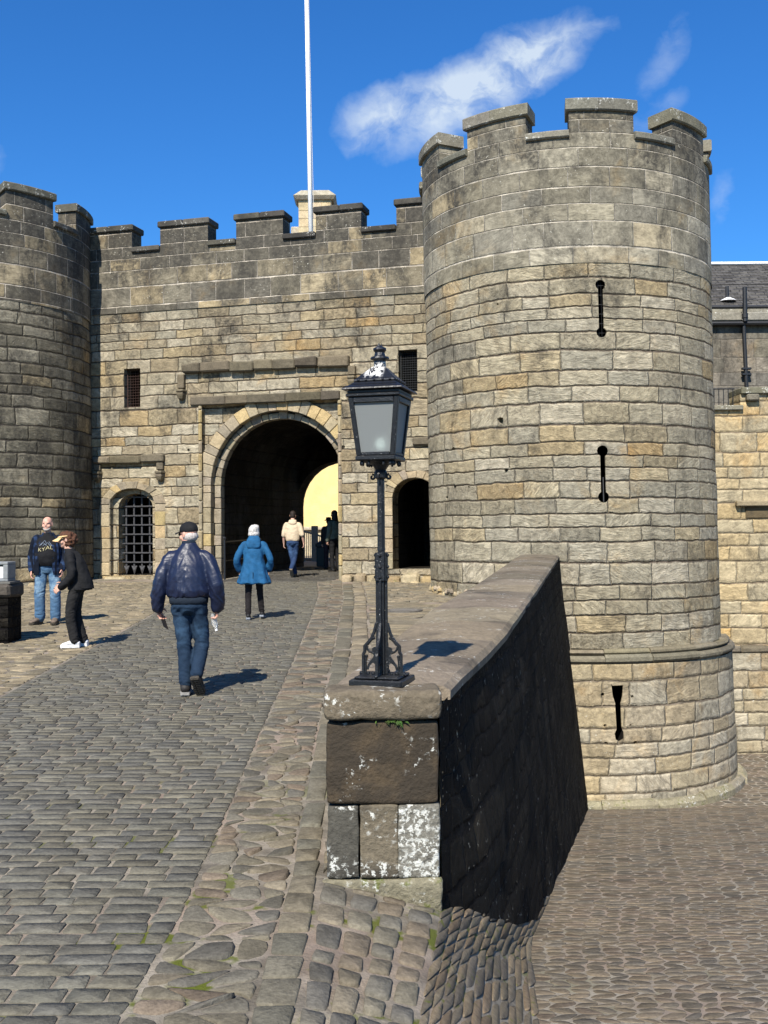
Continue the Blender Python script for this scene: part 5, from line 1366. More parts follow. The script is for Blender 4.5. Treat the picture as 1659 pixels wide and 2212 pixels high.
# scrolled brackets with a beast shaped plate
def bracket(a):
    c_, s_ = math.cos(a), math.sin(a)
    Q = lambda r, z, t=0.0: Vector((r * c_ - t * s_, r * s_ + t * c_, z + 0.048))
    mb = MB()
    def bar(pts, w, th):
        for i in range(len(pts) - 1):
            (r0_, z0_), (r1_, z1_) = pts[i], pts[i + 1]
            d = Vector((r1_ - r0_, z1_ - z0_)); n = Vector((-d.y, d.x)).normalized() * w; e = d.normalized() * 0.003
            r0_, z0_, r1_, z1_ = r0_ - e.x, z0_ - e.y, r1_ + e.x, z1_ + e.y
            mb.hexa([Q(r0_ - n.x, z0_ - n.y, -th), Q(r1_ - n.x, z1_ - n.y, -th), Q(r1_ + n.x, z1_ + n.y, -th), Q(r0_ + n.x, z0_ + n.y, -th),
                     Q(r0_ - n.x, z0_ - n.y, th), Q(r1_ - n.x, z1_ - n.y, th), Q(r1_ + n.x, z1_ + n.y, th), Q(r0_ + n.x, z0_ + n.y, th)], 0.002)
    bar([(0.103, 0), (0.103, 0.105), (0.095, 0.118), (0.095, 0.148), (0.075, 0.168), (0.056, 0.192), (0.043, 0.222), (0.034, 0.255), (0.030, 0.268)], 0.0075, 0.008)
    bar([(0.086, 0.15), (0.080, 0.13), (0.068, 0.118), (0.058, 0.116)], 0.005, 0.007)
    bar([(0.078, 0.155), (0.062, 0.175), (0.046, 0.19)], 0.0045, 0.006)
    bar([(0.094, 0.0), (0.088, 0.03), (0.091, 0.06), (0.087, 0.095)], 0.005, 0.006)
    for (r_, z_, q_) in ((0.046, 0.19, 0.009), (0.058, 0.116, 0.008), (0.087, 0.095, 0.008), (0.115, 0.004, 0.012), (0.078, 0.004, 0.011), (0.05, 0.004, 0.010)):
        mb.ball(tuple(Q(r_, z_)), q_, 8, 6)
    poly = [(0.018, 0.0), (0.030, 0.012), (0.022, 0.03), (0.026, 0.045), (0.038, 0.052), (0.048, 0.06), (0.058, 0.055), (0.070, 0.042), (0.076, 0.022), (0.083, 0.026), (0.079, 0.05),
            (0.066, 0.068), (0.052, 0.085), (0.044, 0.100), (0.052, 0.106), (0.058, 0.116), (0.053, 0.126), (0.055, 0.136), (0.045, 0.143), (0.030, 0.144), (0.018, 0.138)]
    n = len(poly)
    from mathutils.geometry import tessellate_polygon
    tri = tessellate_polygon([[Vector((r_, z_, 0)) for r_, z_ in poly]])
    vs = [Q(r_, z_, -0.005) for r_, z_ in poly] + [Q(r_, z_, 0.005) for r_, z_ in poly]
    fs = [tuple(t) for t in tri] + [tuple(n + i for i in reversed(t)) for t in tri] + [(i, (i + 1) % n, n + (i + 1) % n, n + i) for i in range(n)]
    mb.add(vs, fs)
    return mb.build('bracket', M_LAMP, lamp)
for a in range(4): bracket(a * PI / 2)
# collar with scrolls under the lantern
mb = MB(); mb.lathe([(0.02, 1.075), (0.034, 1.085), (0.036, 1.11), (0.028, 1.125), (0.045, 1.15), (0.06, 1.165), (0.06, 1.175)], (0, 0, 0), 14)
for a in range(4):
    c_, s_ = math.cos(a * PI / 2), math.sin(a * PI / 2); pts = []
    for k in range(13):
        t = k / 12 * 2.0 * PI; r_ = 0.016 * (1 - k / 16)
        q = 0.046 + r_ * math.cos(t + PI / 2); z_ = 1.088 + r_ * math.sin(t + PI / 2); pts.append((q * c_, q * s_, z_))
    mb.tube(pts, 0.006, 6)
mb.build('scroll_collar', M_LAMP, lamp)
ZB, ZT_ = 1.185, 1.50
WB, WT = 0.102, 0.136
fr = lambda z: WB + (WT - WB) * (z - ZB) / (ZT_ - ZB)
mb = MB()
mb.hexa([(-.055, -.055, 1.155), (.055, -.055, 1.155), (.055, .055, 1.155), (-.055, .055, 1.155), (-.09, -.09, 1.17), (.09, -.09, 1.17), (.09, .09, 1.17), (-.09, .09, 1.17)], 0.003)
mb.box((-0.108, -0.108, 1.171), (0.108, 0.108, 1.197), 0.006)
for k in range(4):
    for t in (-0.075, -0.04, 0.04, 0.075):
        c_, s_ = math.cos(k * PI / 2), math.sin(k * PI / 2); x, y = t, -0.085
        px_, py_ = x * c_ - y * s_, x * s_ + y * c_
        mb.ball((px_, py_, 1.158), (0.008, 0.008, 0.014), 6, 5)
# frame bars at the corners, top and bottom rails
for sx in (-1, 1):
    for sy in (-1, 1):
        b_ = 0.013; b0 = fr(1.197); b1 = fr(ZT_)
        def cor(h, z): x, y = sx * h, sy * h; xi, yi = sx * (h - 2 * b_), sy * (h - 2 * b_); xs = sorted((x, xi)); ys = sorted((y, yi)); return [(xs[0], ys[0], z), (xs[1], ys[0], z), (xs[1], ys[1], z), (xs[0], ys[1], z)]
        mb.hexa(cor(b0, 1.1975) + cor(b1, ZT_), 0.003)
for k in range(4):
    c_, s_ = math.cos(k * PI / 2), math.sin(k * PI / 2); Mr = lambda x, y, z: Vector((x * c_ - y * s_, x * s_ + y * c_, z))
    h = WT; mb.box((-h + 0.027, -h + 0.001, ZT_ - 0.03), (h - 0.027, -h + 0.02, ZT_), 0.003, M=Mr)
    h = fr(1.2); mb.box((-h + 0.027, -h + 0.001, 1.198), (h - 0.027, -h + 0.018, 1.215), 0.003, M=Mr)
mb.box((-0.146, -0.146, ZT_ + 0.001), (0.146, 0.146, ZT_ + 0.018), 0.004)
mb.box((-0.138, -0.138, ZT_ + 0.019), (0.138, 0.138, ZT_ + 0.035), 0.003)
lan = mb.build('lantern_frame', M_LAMP, lamp)
mf_, gf_, bf_ = new_mat('frosted glass')
tcf = gf_.n('ShaderNodeTexCoord'); nf_ = gf_.noise(tcf.outputs['Object'], 60, 4, 0.7)
gf_.put(bf_.inputs['Base Color'], gf_.mix(gf_.mr(nf_, 0.68, 0.75, 0, 0.6), (0.23, 0.245, 0.24), (0.45, 0.45, 0.43)))
bf_.inputs['Roughness'].default_value = 0.55; bf_.inputs['Transmission Weight'].default_value = 0.35; bf_.inputs['IOR'].default_value = 1.3
bf_.inputs['Specular IOR Level'].default_value = 0.4
for k in range(4):
    c_, s_ = math.cos(k * PI / 2), math.sin(k * PI / 2); Mr = lambda x, y, z: Vector((x * c_ - y * s_, x * s_ + y * c_, z))
    mb = MB(); h0, h1 = fr(1.21), fr(ZT_ - 0.025); i0, i1 = h0 - 0.012, h1 - 0.012
    c8 = [(-h0 + .022, -i0, 1.205), (h0 - .022, -i0, 1.205), (h0 - .022, -i0 + .004, 1.205), (-h0 + .022, -i0 + .004, 1.205), (-h1 + .022, -i1, ZT_ - .02), (h1 - .022, -i1, ZT_ - .02), (h1 - .022, -i1 + .004, ZT_ - .02), (-h1 + .022, -i1 + .004, ZT_ - .02)]
    mb.hexa([Mr(*p) for p in c8], 0.0008); mb.build('glass_pane', mf_, lamp)
# lit bulb inside
me_, ge_, be_ = new_mat('lit bulb'); be_.inputs['Base Color'].default_value = (1, 1, 1, 1); be_.inputs['Emission Color'].default_value = (0.85, 1.0, 0.93, 1); be_.inputs['Emission Strength'].default_value = 9.0
mb = MB(); mb.ball((0, 0.0, 1.262), (0.026, 0.026, 0.034), 12, 9); mb.build('bulb', me_, lamp, smooth=True)
mb = MB(); mb.lathe([(0.02, 1.198), (0.02, 1.23), (0.014, 1.24)], (0, 0, 0), 10); mb.build('bulb_holder', M_LAMP, lamp)
# roof
def frust(mb, h0, z0, h1, z1, bev=0.003):
    mb.hexa([(-h0, -h0, z0), (h0, -h0, z0), (h0, h0, z0), (-h0, h0, z0), (-h1, -h1, z1), (h1, -h1, z1), (h1, h1, z1), (-h1, h1, z1)], bev)
mb = MB()
frust(mb, 0.165, 1.537, 0.160, 1.549); frust(mb, 0.158, 1.5495, 0.128, 1.566); frust(mb, 0.128, 1.5665, 0.108, 1.583)
frust(mb, 0.112, 1.5835, 0.110, 1.597)
frust(mb, 0.106, 1.5975, 0.034, 1.668)
for k in range(4):
    c_, s_ = math.cos(k * PI / 2), math.sin(k * PI / 2)
    for t in (-0.085, -0.045, 0, 0.045, 0.085):
        x, y = t, -0.113; mb.ball((x * c_ - y * s_, x * s_ + y * c_, 1.590), 0.0065, 8, 6)
mb.build('lantern_roof', M_LROOF, lamp)
mb = MB()
mb.lathe([(0.033, 1.665), (0.031, 1.70), (0.036, 1.705), (0.052, 1.712), (0.048, 1.722), (0.030, 1.728), (0.026, 1.745), (0.030, 1.752), (0.036, 1.760), (0.034, 1.770), (0.022, 1.776), (0.010, 1.782)], (0, 0, 0), 14)
for k in range(3):
    a = k * 2 * PI / 3 + 0.5; mb.hull([(0.014 * math.cos(a + .5), 0.014 * math.sin(a + .5), 1.776), (0.014 * math.cos(a - .5), 0.014 * math.sin(a - .5), 1.776), (0.004 * math.cos(a), 0.004 * math.sin(a), 1.776), (0.010 * math.cos(a), 0.010 * math.sin(a), 1.80)])
mb.build('finial', M_LROOF, lamp)
# ================================================================== PEOPLE
DG = lambda: bpy.context.evaluated_depsgraph_get()
def remesh(mb, voxel, name, mat, parent, smooth=4, fold=None, decim=None):
    o = mb.build('tmp', None)
    m = o.modifiers.new('r', 'REMESH'); m.mode = 'VOXEL'; m.voxel_size = voxel
    if smooth: m2 = o.modifiers.new('s', 'SMOOTH'); m2.factor = 0.5; m2.iterations = smooth
    me = bpy.data.meshes.new_from_object(o.evaluated_get(DG()))
    bpy.data.objects.remove(o)
    if fold is not None:
        n = len(me.vertices); no = np.zeros(n * 3, dtype=np.float32); co = np.zeros(n * 3, dtype=np.float32)
        me.vertices.foreach_get('normal', no); me.vertices.foreach_get('co', co)
        no = no.reshape(-1, 3); co = co.reshape(-1, 3)
        d = np.array([fold(Vector(c)) for c in co], dtype=np.float32)
        me.vertices.foreach_set('co', (co + no * d[:, None]).ravel()); me.update()
    me.materials.clear(); me.materials.append(mat)
    me.polygons.foreach_set('use_smooth', [True] * len(me.polygons))
    me.name = name
    return link(bpy.data.objects.new(name, me), parent)
def rings(mb, secs, n=18):
    """loft of ellipses: (centre, rx, ry[, pitch]) ; x across, y front-back"""
    vs = []; fs = []
    for sec in secs:
        c, rx, ry = sec[:3]; ti = sec[3] if len(sec) > 3 else 0.0
        for k in range(n):
            t = 2 * PI * k / n; x = rx * math.cos(t); y = ry * math.sin(t)
            vs.append((c[0] + x, c[1] + y * math.cos(ti), c[2] + y * math.sin(ti)))
    m = len(secs)
    for i in range(m - 1):
        for k in range(n):
            k2 = (k + 1) % n; fs.append((i * n + k, i * n + k2, (i + 1) * n + k2, (i + 1) * n + k))
    fs.append(tuple(range(n - 1, -1, -1))); fs.append(tuple((m - 1) * n + k for k in range(n)))
    mb.add(vs, fs)
def limb(mb, pts, rad, n=12):
    mb.tube(pts, rad, n)
    for p, r in zip(pts, rad): mb.ball(tuple(p), r * 0.985, 10, 7)
def smoothpath(pts, rad, k=4):
    """Catmull-Rom through the joints so that sleeves and legs bend softly"""
    P = [Vector(p) for p in pts]; out = []; ro = []
    for i in range(len(P) - 1):
        p0 = P[max(i - 1, 0)]; p1 = P[i]; p2 = P[i + 1]; p3 = P[min(i + 2, len(P) - 1)]
        for j in range(k):
            t = j / k
            out.append(0.5 * ((2 * p1) + (p2 - p0) * t + (2 * p0 - 5 * p1 + 4 * p2 - p3) * t * t + (-p0 + 3 * p1 - 3 * p2 + p3) * t ** 3)); ro.append(rad[i] * (1 - t) + rad[i + 1] * t)
    out.append(P[-1]); ro.append(rad[-1]); return out, ro
def hand(mb, w, d, side, thumb, curl=0.5, splay=0.16):
    """w wrist, d finger direction, side: across the palm towards the thumb, thumb unused size"""
    d = Vector(d).normalized(); s = Vector(side); s = (s - d * s.dot(d)).normalized(); nrm = d.cross(s) * thumb
    w = Vector(w); pc = w + d * 0.055
    q = lambda a, b, c: w + d * a + s * b + nrm * c
    mb.hull([q(0.0, -0.024, -0.014), q(0.0, 0.024, -0.014), q(0.0, 0.022, 0.014), q(0, -0.022, 0.014), q(0.095, -0.041, -0.012), q(0.095, 0.041, -0.012), q(0.095, 0.038, 0.012), q(0.095, -0.038, 0.012), q(0.045, 0.044, 0), q(0.045, -0.040, 0)])
    for k, (b, L) in enumerate(((0.030, 0.070), (0.010, 0.080), (-0.010, 0.074), (-0.030, 0.058))):
        p = q(0.09, b, 0); dd = (d + s * (b * splay / 0.03)).normalized(); pts = [p]; cu = curl * (1 + 0.12 * k)
        ang = 0
        for f, a in ((0.45, 0.5), (0.30, 0.9), (0.25, 0.7)):
            ang += a * cu; p = p + (dd * math.cos(ang) + nrm * math.sin(ang)) * L * f; pts.append(p)
        limb(mb, pts, [0.0098, 0.0095, 0.0088, 0.0078], 8)
    p = q(0.025, 0.032, 0.004); p2 = p + (d * 0.6 + s * 0.75 + nrm * 0.35 * curl).normalized() * 0.042; p3 = p2 + (d * 0.9 + s * 0.3 + nrm * 0.6 * curl).normalized() * 0.032
    limb(mb, [p, p2, p3], [0.0135, 0.0115, 0.009], 8)
def rotz(v, a): c, s = math.cos(a), math.sin(a); return Vector((v[0] * c - v[1] * s, v[0] * s + v[1] * c, v[2]))
class Head:
    def __init__(s, c, yaw=0.0, pitch=0.0): s.c = Vector(c); s.yaw = yaw; s.pitch = pitch
    def p(s, x, y, z):
        c, n = math.cos(s.pitch), math.sin(s.pitch); y, z = y * c - z * n, y * n + z * c
        return s.c + rotz((x, y, z), s.yaw)
    def e(s, mb, c, r, n=14, m=10):
        b = MB(); b.ball(c, r, n, m); mb.add([s.p(*v) for v in b.v], b.f)
    def build(s, mb):
        s.e(mb, (0, -0.005, 0.025), (0.076, 0.098, 0.092)); s.e(mb, (0, 0.022, -0.045), (0.058, 0.068, 0.072)); s.e(mb, (0, 0.06, -0.085), (0.033, 0.032, 0.026))
        for sg in (-1, 1): s.e(mb, (sg * 0.045, 0.055, -0.03), (0.026, 0.026, 0.028))           # cheeks
        mb.hull([s.p(-0.010, 0.085, 0.02), s.p(0.010, 0.085, 0.02), s.p(-0.019, 0.088, -0.032), s.p(0.019, 0.088, -0.032), s.p(0, 0.118, -0.026), s.p(0, 0.098, 0.015), s.p(0, 0.10, -0.036)])
        s.e(mb, (-0.032, 0.076, 0.028), (0.028, 0.018, 0.009), 8, 6); s.e(mb, (0.032, 0.076, 0.028), (0.028, 0.018, 0.009), 8, 6)   # brows
        s.e(mb, (0, 0.083, -0.058), (0.024, 0.012, 0.008), 8, 6); s.e(mb, (0, 0.081, -0.069), (0.021, 0.012, 0.007), 8, 6)          # lips
        for sg in (-1, 1): s.e(mb, (sg * 0.078, -0.012, -0.008), (0.010, 0.022, 0.034), 8, 6)
def cloth(name, col, rough=0.85, amp=0.25, sheen=0.0, spec=0.2, scale=12, dep=0.004):
    m, g, b = new_mat(name); tc = g.n('ShaderNodeTexCoord'); p = tc.outputs['Object']
    n = g.noise(p, scale, 4, 0.6); n2 = g.noise(p, 220, 2); v = g.m('MULTIPLY', g.mr(n, 0.3, 0.7, 1 - amp, 1 + amp, False), g.mr(n2, 0.3, 0.7, 0.88, 1.12, False))
    vc = g.n('ShaderNodeCombineColor'); [g.put(vc.inputs[i], v) for i in range(3)]
    g.put(b.inputs['Base Color'], g.mix(1.0, tuple(col), vc.outputs[0], 'MULTIPLY')); b.inputs['Roughness'].default_value = rough; b.inputs['Specular IOR Level'].default_value = spec
    nr = g.m('ABSOLUTE', g.m('SUBTRACT', g.noise(g.vm('MULTIPLY', p, (1.0, 1.0, 1.5)), 7, 3, 0.55, 0.6), 0.5))
    bump(g, b, g.m('SUBTRACT', n, g.m('MULTIPLY', nr, 2.0)), dep * 1.5)
    return m
def denim(name, col, fade, zmid=0.72):
    m, g, b = new_mat(name); tc = g.n('ShaderNodeTexCoord'); p = tc.outputs['Object']; x, y, z = g.sep(p)
    n = g.noise(p, 9, 4, 0.65); n2 = g.noise(p, 180, 2)
    f = g.m('MULTIPLY', g.mr(g.m('ABSOLUTE', g.m('SUBTRACT', z, zmid)), 0.05, 0.28, 1.0, 0.15), g.mr(n, 0.35, 0.65))
    c = g.mix(f, col, fade); v = g.mr(n2, 0.3, 0.7, 0.85, 1.15, False); vc = g.n('ShaderNodeCombineColor'); [g.put(vc.inputs[i], v) for i in range(3)]
    g.put(b.inputs['Base Color'], g.mix(1.0, c, vc.outputs[0], 'MULTIPLY')); b.inputs['Roughness'].default_value = 0.85; b.inputs['Specular IOR Level'].default_value = 0.15
    bump(g, b, n, 0.006); return m
M_SKIN = plain_mat('fair skin', (0.56, 0.33, 0.24), 0.55, nscale=26, namp=0.12, spec=0.3)
M_SKIN2 = plain_mat('ruddy skin', (0.58, 0.31, 0.225), 0.5, nscale=18, namp=0.16, spec=0.35)
M_EYE = plain_mat('dark eyes', (0.02, 0.015, 0.012), 0.2)
M_BLACKC = cloth('black cloth', (0.010, 0.010, 0.011), 0.8)
M_BLACKC2 = cloth('soft black cloth', (0.016, 0.0155, 0.0155), 0.9)

def fold_trouser(c):
    """creases: tight at the ankle, behind the knee and at the seat, slanting elsewhere"""
    k = max(0, 1 - abs(c.z - 0.13) / 0.13) + 0.8 * max(0, 1 - abs(c.z - 0.50) / 0.12) + 0.8 * max(0, 1 - abs(c.z - 0.84) / 0.10)
    a = noise.noise(Vector((c.x * 7, c.y * 7, c.z * 15 + abs(c.x) * 9)))
    r = 1 - abs(noise.noise(Vector((c.x * 9 + c.z * 5, c.y * 9, c.z * 24 + c.y * 12)))) * 2.3
    return 0.005 * a + (0.003 + 0.008 * min(1, k)) * (r - 0.45)
def fold_soft(amp=0.008, fx=7, fz=9, sl=0.0):
    def f(c):
        q = Vector((c.x * fx + sl * c.z * 6, c.y * fx, c.z * fz))
        r = 1 - abs(noise.noise(q)) * 2.2
        return amp * (r - 0.4) + amp * 0.4 * noise.noise(q * 2.7)
    return f
def fold_puffy(c):
    q = Vector((c.x * 6.5 - abs(c.x) * 3, c.y * 5, c.z * 5.0 + abs(c.x) * 7)); w_ = noise.noise(q * 0.7 + Vector((4, 1, 2)))
    r = 1 - abs(noise.noise(q + Vector((w_, w_, w_)) * 0.8)) * 2.4
    q2 = q * 2.3; r2 = 1 - abs(noise.noise(q2)) * 2.2
    k = 1.0 + 1.3 * max(0, 1 - abs(c.z - 1.02) / 0.12)
    return (0.008 * (r - 0.35) + 0.004 * (r2 - 0.4)) * k

def legs(mb, J, r):
    for s in 'LR':
        pts, ra = smoothpath([J['hip' + s], J['knee' + s], J['ank' + s]], r, 5); limb(mb, pts, ra, 14)
def body(root, J, head, skin, hands=True, voxel=0.008, hcurl=0.55, hdir=None, slim=1.0):
    mb = MB(); head.build(mb)
    nb = Vector(J['neck']); limb(mb, [nb, head.c + Vector((0, -0.01, -0.05))], [0.056, 0.052])
    ch, wa, hi = Vector(J['chest']), Vector(J['waist']), Vector(J['hips'])
    rings(mb, [(hi + Vector((0, 0, -.08)), .10, .07), (hi, .155 * slim, .10), (wa, .135 * slim, .09), (ch, .15 * slim, .095), (ch + (nb - ch) * 0.55, .115, .072), (nb, .05, .05)])
    for s in 'LR':
        pts, ra = smoothpath([Vector(J['sh' + s]) + Vector((0, 0, -.035)), J['el' + s], J['wr' + s]], [0.044, 0.038, 0.028], 4); limb(mb, pts, ra)
        pts, ra = smoothpath([J['hip' + s], J['knee' + s], J['ank' + s]], [0.068, 0.046, 0.036], 5); limb(mb, pts, ra)
        a = Vector(J['ank' + s]); t = Vector(J['toe' + s]); limb(mb, [a, a + (t - a) * 0.35], [0.034, 0.024])
        if hands:
            dr, sd_, th = (hdir or {}).get(s, ((0, 0.15, -1), (0, 1, 0), 1 if s == 'L' else -1)); hand(mb, J['wr' + s], dr, sd_, th, hcurl)
    return remesh(mb, voxel, 'body', skin, root, 2)
def shoe(root, heel, toe, w, h, mat, solemat, name='boot', sole=0.025, collar=0.10, upv=(0, 0, 1)):
    """heel, toe: points on the ground line of the sole"""
    he, to = Vector(heel), Vector(toe); d = (to - he).normalized(); u = Vector(upv); u = (u - d * u.dot(d)).normalized(); s = d.cross(u); L = (to - he).length
    mb = MB(); q = lambda a, b, c: he + d * a * L + s * b * w + u * c
    secs = [(0.02, .40, .085), (0.16, .47, collar), (0.34, .46, collar), (0.5, .47, .088 * h), (0.7, .52, .068 * h), (0.88, .46, .055 * h), (0.99, .25, .038 * h)]
    vs = []; n = 14
    for a, b, c in secs:
        for k in range(n):
            t = 2 * PI * k / n; vs.append(q(a, math.cos(t) * b, sole + (c - sole) * 0.5 + math.sin(t) * (c - sole) * 0.55))
    fs = [(i * n + k, i * n + (k + 1) % n, (i + 1) * n + (k + 1) % n, (i + 1) * n + k) for i in range(len(secs) - 1) for k in range(n)] + [tuple(range(n - 1, -1, -1)), tuple((len(secs) - 1) * n + k for k in range(n))]
    mb.add(vs, fs); o = mb.build(name, mat, root, smooth=True)
    mb = MB(); pts = []
    out = [(0.0, .25), (0.02, .42), (0.2, .48), (0.45, .42), (0.7, .54), (0.9, .48), (1.01, .2)]
    for a, b in out + [(a, -b) for a, b in reversed(out)]:
        pts.append((a, b))
    n = len(pts); vs = [q(a, b, 0) for a, b in pts] + [q(a, b * 1.04, sole * 1.2) for a, b in pts]
    mb.add(vs, [tuple(range(n - 1, -1, -1)), tuple(range(n, 2 * n))] + [(i, (i + 1) % n, n + (i + 1) % n, n + i) for i in range(n)])
    for a in np.arange(0.06, 0.98, 0.11):                                  # lugs of the tread
        for b in (-0.27, 0.05, 0.3):
            c = q(float(a), b, -0.004); e1, e2, e3 = d * L * 0.035, s * w * 0.12, u * 0.005
            mb.hexa([c - e1 - e2 - e3, c + e1 - e2 - e3, c + e1 + e2 - e3, c - e1 + e2 - e3, c - e1 - e2 + e3, c + e1 - e2 + e3, c + e1 + e2 + e3, c - e1 + e2 + e3], 0.002)
    mb.build('sole', solemat, o)
    return o
def pants(root, J, mat, r, pel, name='trousers', voxel=0.011, fold=fold_trouser, zt=None):
    mb = MB(); legs(mb, J, r); hi = Vector(J['hips']); wa = Vector(J['waist'])
    m_ = hi + (wa - hi) * 0.55
    rings(mb, [(hi + Vector((0, 0, -.10)), pel[0] * .62, pel[1] * .75), (hi + Vector((0, -0.01, -.03)), pel[0], pel[1] * 1.02), (hi + Vector((0, 0, .05)), pel[0], pel[1]), (m_ + Vector((0, 0, 0.03)), pel[0] * .92, pel[1] * .93)])
    return remesh(mb, voxel, name, mat, root, 4, fold)
def top(root, secs, J, sl, mat, name, fold, voxel=0.012, sleeves=True, upto='wr', ext=0.0, smooth=4):
    mb = MB(); rings(mb, secs, 24)
    if sleeves:
        for s in 'LR':
            P = [J['sh' + s], J['el' + s], J['wr' + s]] if upto == 'wr' else [J['sh' + s], J['el' + s]]
            P = [Vector(p) for p in P]; P[0] = P[0] + Vector((0, 0, -0.028))
            if upto == 'el': P[1] = P[1] + (P[1] - P[0]) * 0.08
            inn = P[0] + (Vector((0, P[0].y, P[0].z)) - P[0]) * 0.42 + Vector((0, 0, 0.02))
            pts, ra = smoothpath([inn] + P, [sl[0] * 0.8] + sl[:len(P)], 4); limb(mb, pts, ra, 14)
    return remesh(mb, voxel, name, mat, root, smooth, fold)
def eyes(root, H):
    for sg in (-1, 1): mb = MB(); H.e(mb, (sg * 0.032, 0.082, 0.010), (0.009, 0.007, 0.0048), 8, 6); mb.build('eye', M_EYE, root, smooth=True)
def place(name, label, px, py, H, heading, group=None):
    p = on_ramp(px, py); o = thing('person', label, 'person', (p.x, p.y, rz(p.y) + 0.018), heading, group); o.scale = (H / 1.75,) * 3
    return o, p

# ---------------------------------------------------------------- 1: man in the navy bomber jacket, walking away
man, pm = place('person', 'man walking uphill in a shiny navy bomber jacket, blue jeans and black cap', 409, 1503, 1.71, 0.0)
J = dict(neck=(0, .0, 1.47), chest=(0, .0, 1.30), waist=(0, .0, 1.05), hips=(0, -.005, .92),
         shL=(-.190, -.005, 1.40), elL=(-.288, -.05, 1.13), wrL=(-.315, .03, .885), shR=(.190, -.005, 1.40), elR=(.288, -.06, 1.13), wrR=(.288, .03, .885),
         hipL=(-.09, 0, .90), kneeL=(-.055, .035, .50), ankL=(-.035, -.01, .115), hipR=(.095, 0, .90), kneeR=(.115, .075, .51), ankR=(.095, -.12, .22),
         toeL=(-.05, .15, .03), toeR=(.115, -.035, .05))
H1_ = Head((-.01, .06, 1.628), R(52), R(-4))
body(man, J, H1_, M_SKIN2, hdir={'L': ((0.12, .35, -1), (0.5, 1, .2), 1), 'R': ((-.14, .3, -1), (-.3, 1, .2), -1)}, hcurl=0.75)
M_JEAN = denim('indigo jeans', (0.011, 0.023, 0.044), (0.030, 0.062, 0.108), 0.68)
pants(man, J, M_JEAN, [.098, .076, .066], (.178, .128), 'jeans')
M_NAVY = cloth('shiny navy nylon', (0.0085, 0.013, 0.036), 0.44, 0.15, spec=0.45, dep=0.0025, scale=7)
M_RIB = cloth('dark ribbed knit', (0.010, 0.016, 0.026), 0.85)
secs = [((0, 0, .975), .180, .132), ((0, -.01, 1.0), .212, .15), ((0, -.015, 1.06), .222, .160), ((0, -.015, 1.2), .216, .158), ((0, -.01, 1.32), .205, .14), ((0, -.005, 1.395), .178, .116), ((0, 0, 1.46), .125, .095), ((0, .005, 1.52), .082, .08), ((0, .005, 1.54), .072, .072)]
jk = top(man, secs, J, [.076, .074, .070, .050], M_NAVY, 'jacket', fold_puffy, 0.010)
mb = MB(); rings(mb, [((0, 0, .918), .188, .140), ((0, -.005, .935), .198, .150), ((0, -.005, .985), .202, .153), ((0, 0, .995), .19, .14)], 28); mb.build('waistband', M_RIB, jk, smooth=True)
for s in 'LR':
    w_, e_ = Vector(J['wr' + s]), Vector(J['el' + s]); d_ = (w_ - e_).normalized(); mb = MB(); mb.tube([w_ - d_ * .02, w_ + d_ * .005, w_ + d_ * .035], [.052, .050, .044], 14); mb.build('cuff', M_RIB, jk, smooth=True)
mb = MB(); mb.tube([(0, .005, 1.505), (0, .015, 1.552)], [.078, .072], 18); mb.build('collar', M_RIB, jk, smooth=True)
# fringe of grey hair, cap with peak
mb = MB(); H1_.e(mb, (0, -0.022, -0.022), (0.079, 0.088, 0.066)); remesh(mb, 0.007, 'hair', plain_mat('grey hair', (0.42, 0.38, 0.35), 0.8, nscale=60, namp=0.3, depth=0.004), man, 2)
mb = MB(); b = MB(); b.ball((0, -0.006, 0.045), (0.088, 0.108, 0.088), 20, 12)
vs = [(x, y, max(z, 0.028 - 0.10 * (0.1 - y) * 0.35)) for x, y, z in b.v]; mb.add([H1_.p(*v) for v in vs], b.f)
cap_ = remesh(mb, 0.008, 'cap', M_BLACKC, man, 2)
mb = MB(); top_ = []; bot = []
for i in range(9):
    a = -1 + 2 * i / 8; x = 0.075 * a; yo = 0.088 + 0.082 * math.sqrt(max(0, 1 - a * a * 0.9)); zz = 0.038 - 0.02 * a * a
    top_.append(((x, 0.055, zz + 0.012), (x, yo, zz - 0.008)));
vs = []; fs = []
for (a, b) in top_:
    for p_ in (a, b): vs.append(H1_.p(*p_))
    for p_ in (a, b): vs.append(H1_.p(p_[0], p_[1], p_[2] - 0.006))
for i in range(8):
    o = i * 4; n = o + 4
    fs += [(o, n, n + 1, o + 1), (o + 2, o + 3, n + 3, n + 2), (o + 1, n + 1, n + 3, o + 3), (o, o + 2, n + 2, n)]
fs += [(0, 1, 3, 2), (32, 34, 35, 33)]
mb.add(vs, fs); mb.build('cap_peak', M_BLACKC, cap_, smooth=False)
mb = MB(); H1_.e(mb, (0, -0.100, 0.045), (0.034, 0.010, 0.026), 12, 8); mb.build('cap_opening', M_SKIN2, cap_, smooth=True)
mb = MB(); H1_.e(mb, (-.034, .090, .008), (.026, .008, .018), 8, 6); H1_.e(mb, (.034, .090, .008), (.026, .008, .018), 8, 6)
for sg in (-1, 1): mb.tube([H1_.p(sg * .06, .085, .012), H1_.p(sg * .079, -.01, .006)], .003, 5)
mb.build('spectacles', plain_mat('dark spectacles', (.015, .015, .015), .25), man)
M_BOOT = plain_mat('black walking boot', (0.016, 0.014, 0.013), 0.6, nscale=40, namp=0.4, depth=0.003)
M_SOLE = plain_mat('dusty rubber sole', (0.05, 0.043, 0.033), 0.85, nscale=50, namp=0.5, depth=0.004)
M_SOLEL = plain_mat('pale rubber sole', (0.24, 0.23, 0.21), 0.8, nscale=40, namp=0.3)
shoe(man, (-.03, -.085, .0), (-.06, .20, .0), .105, 1.1, M_BOOT, M_SOLEL, 'boot', collar=.135)
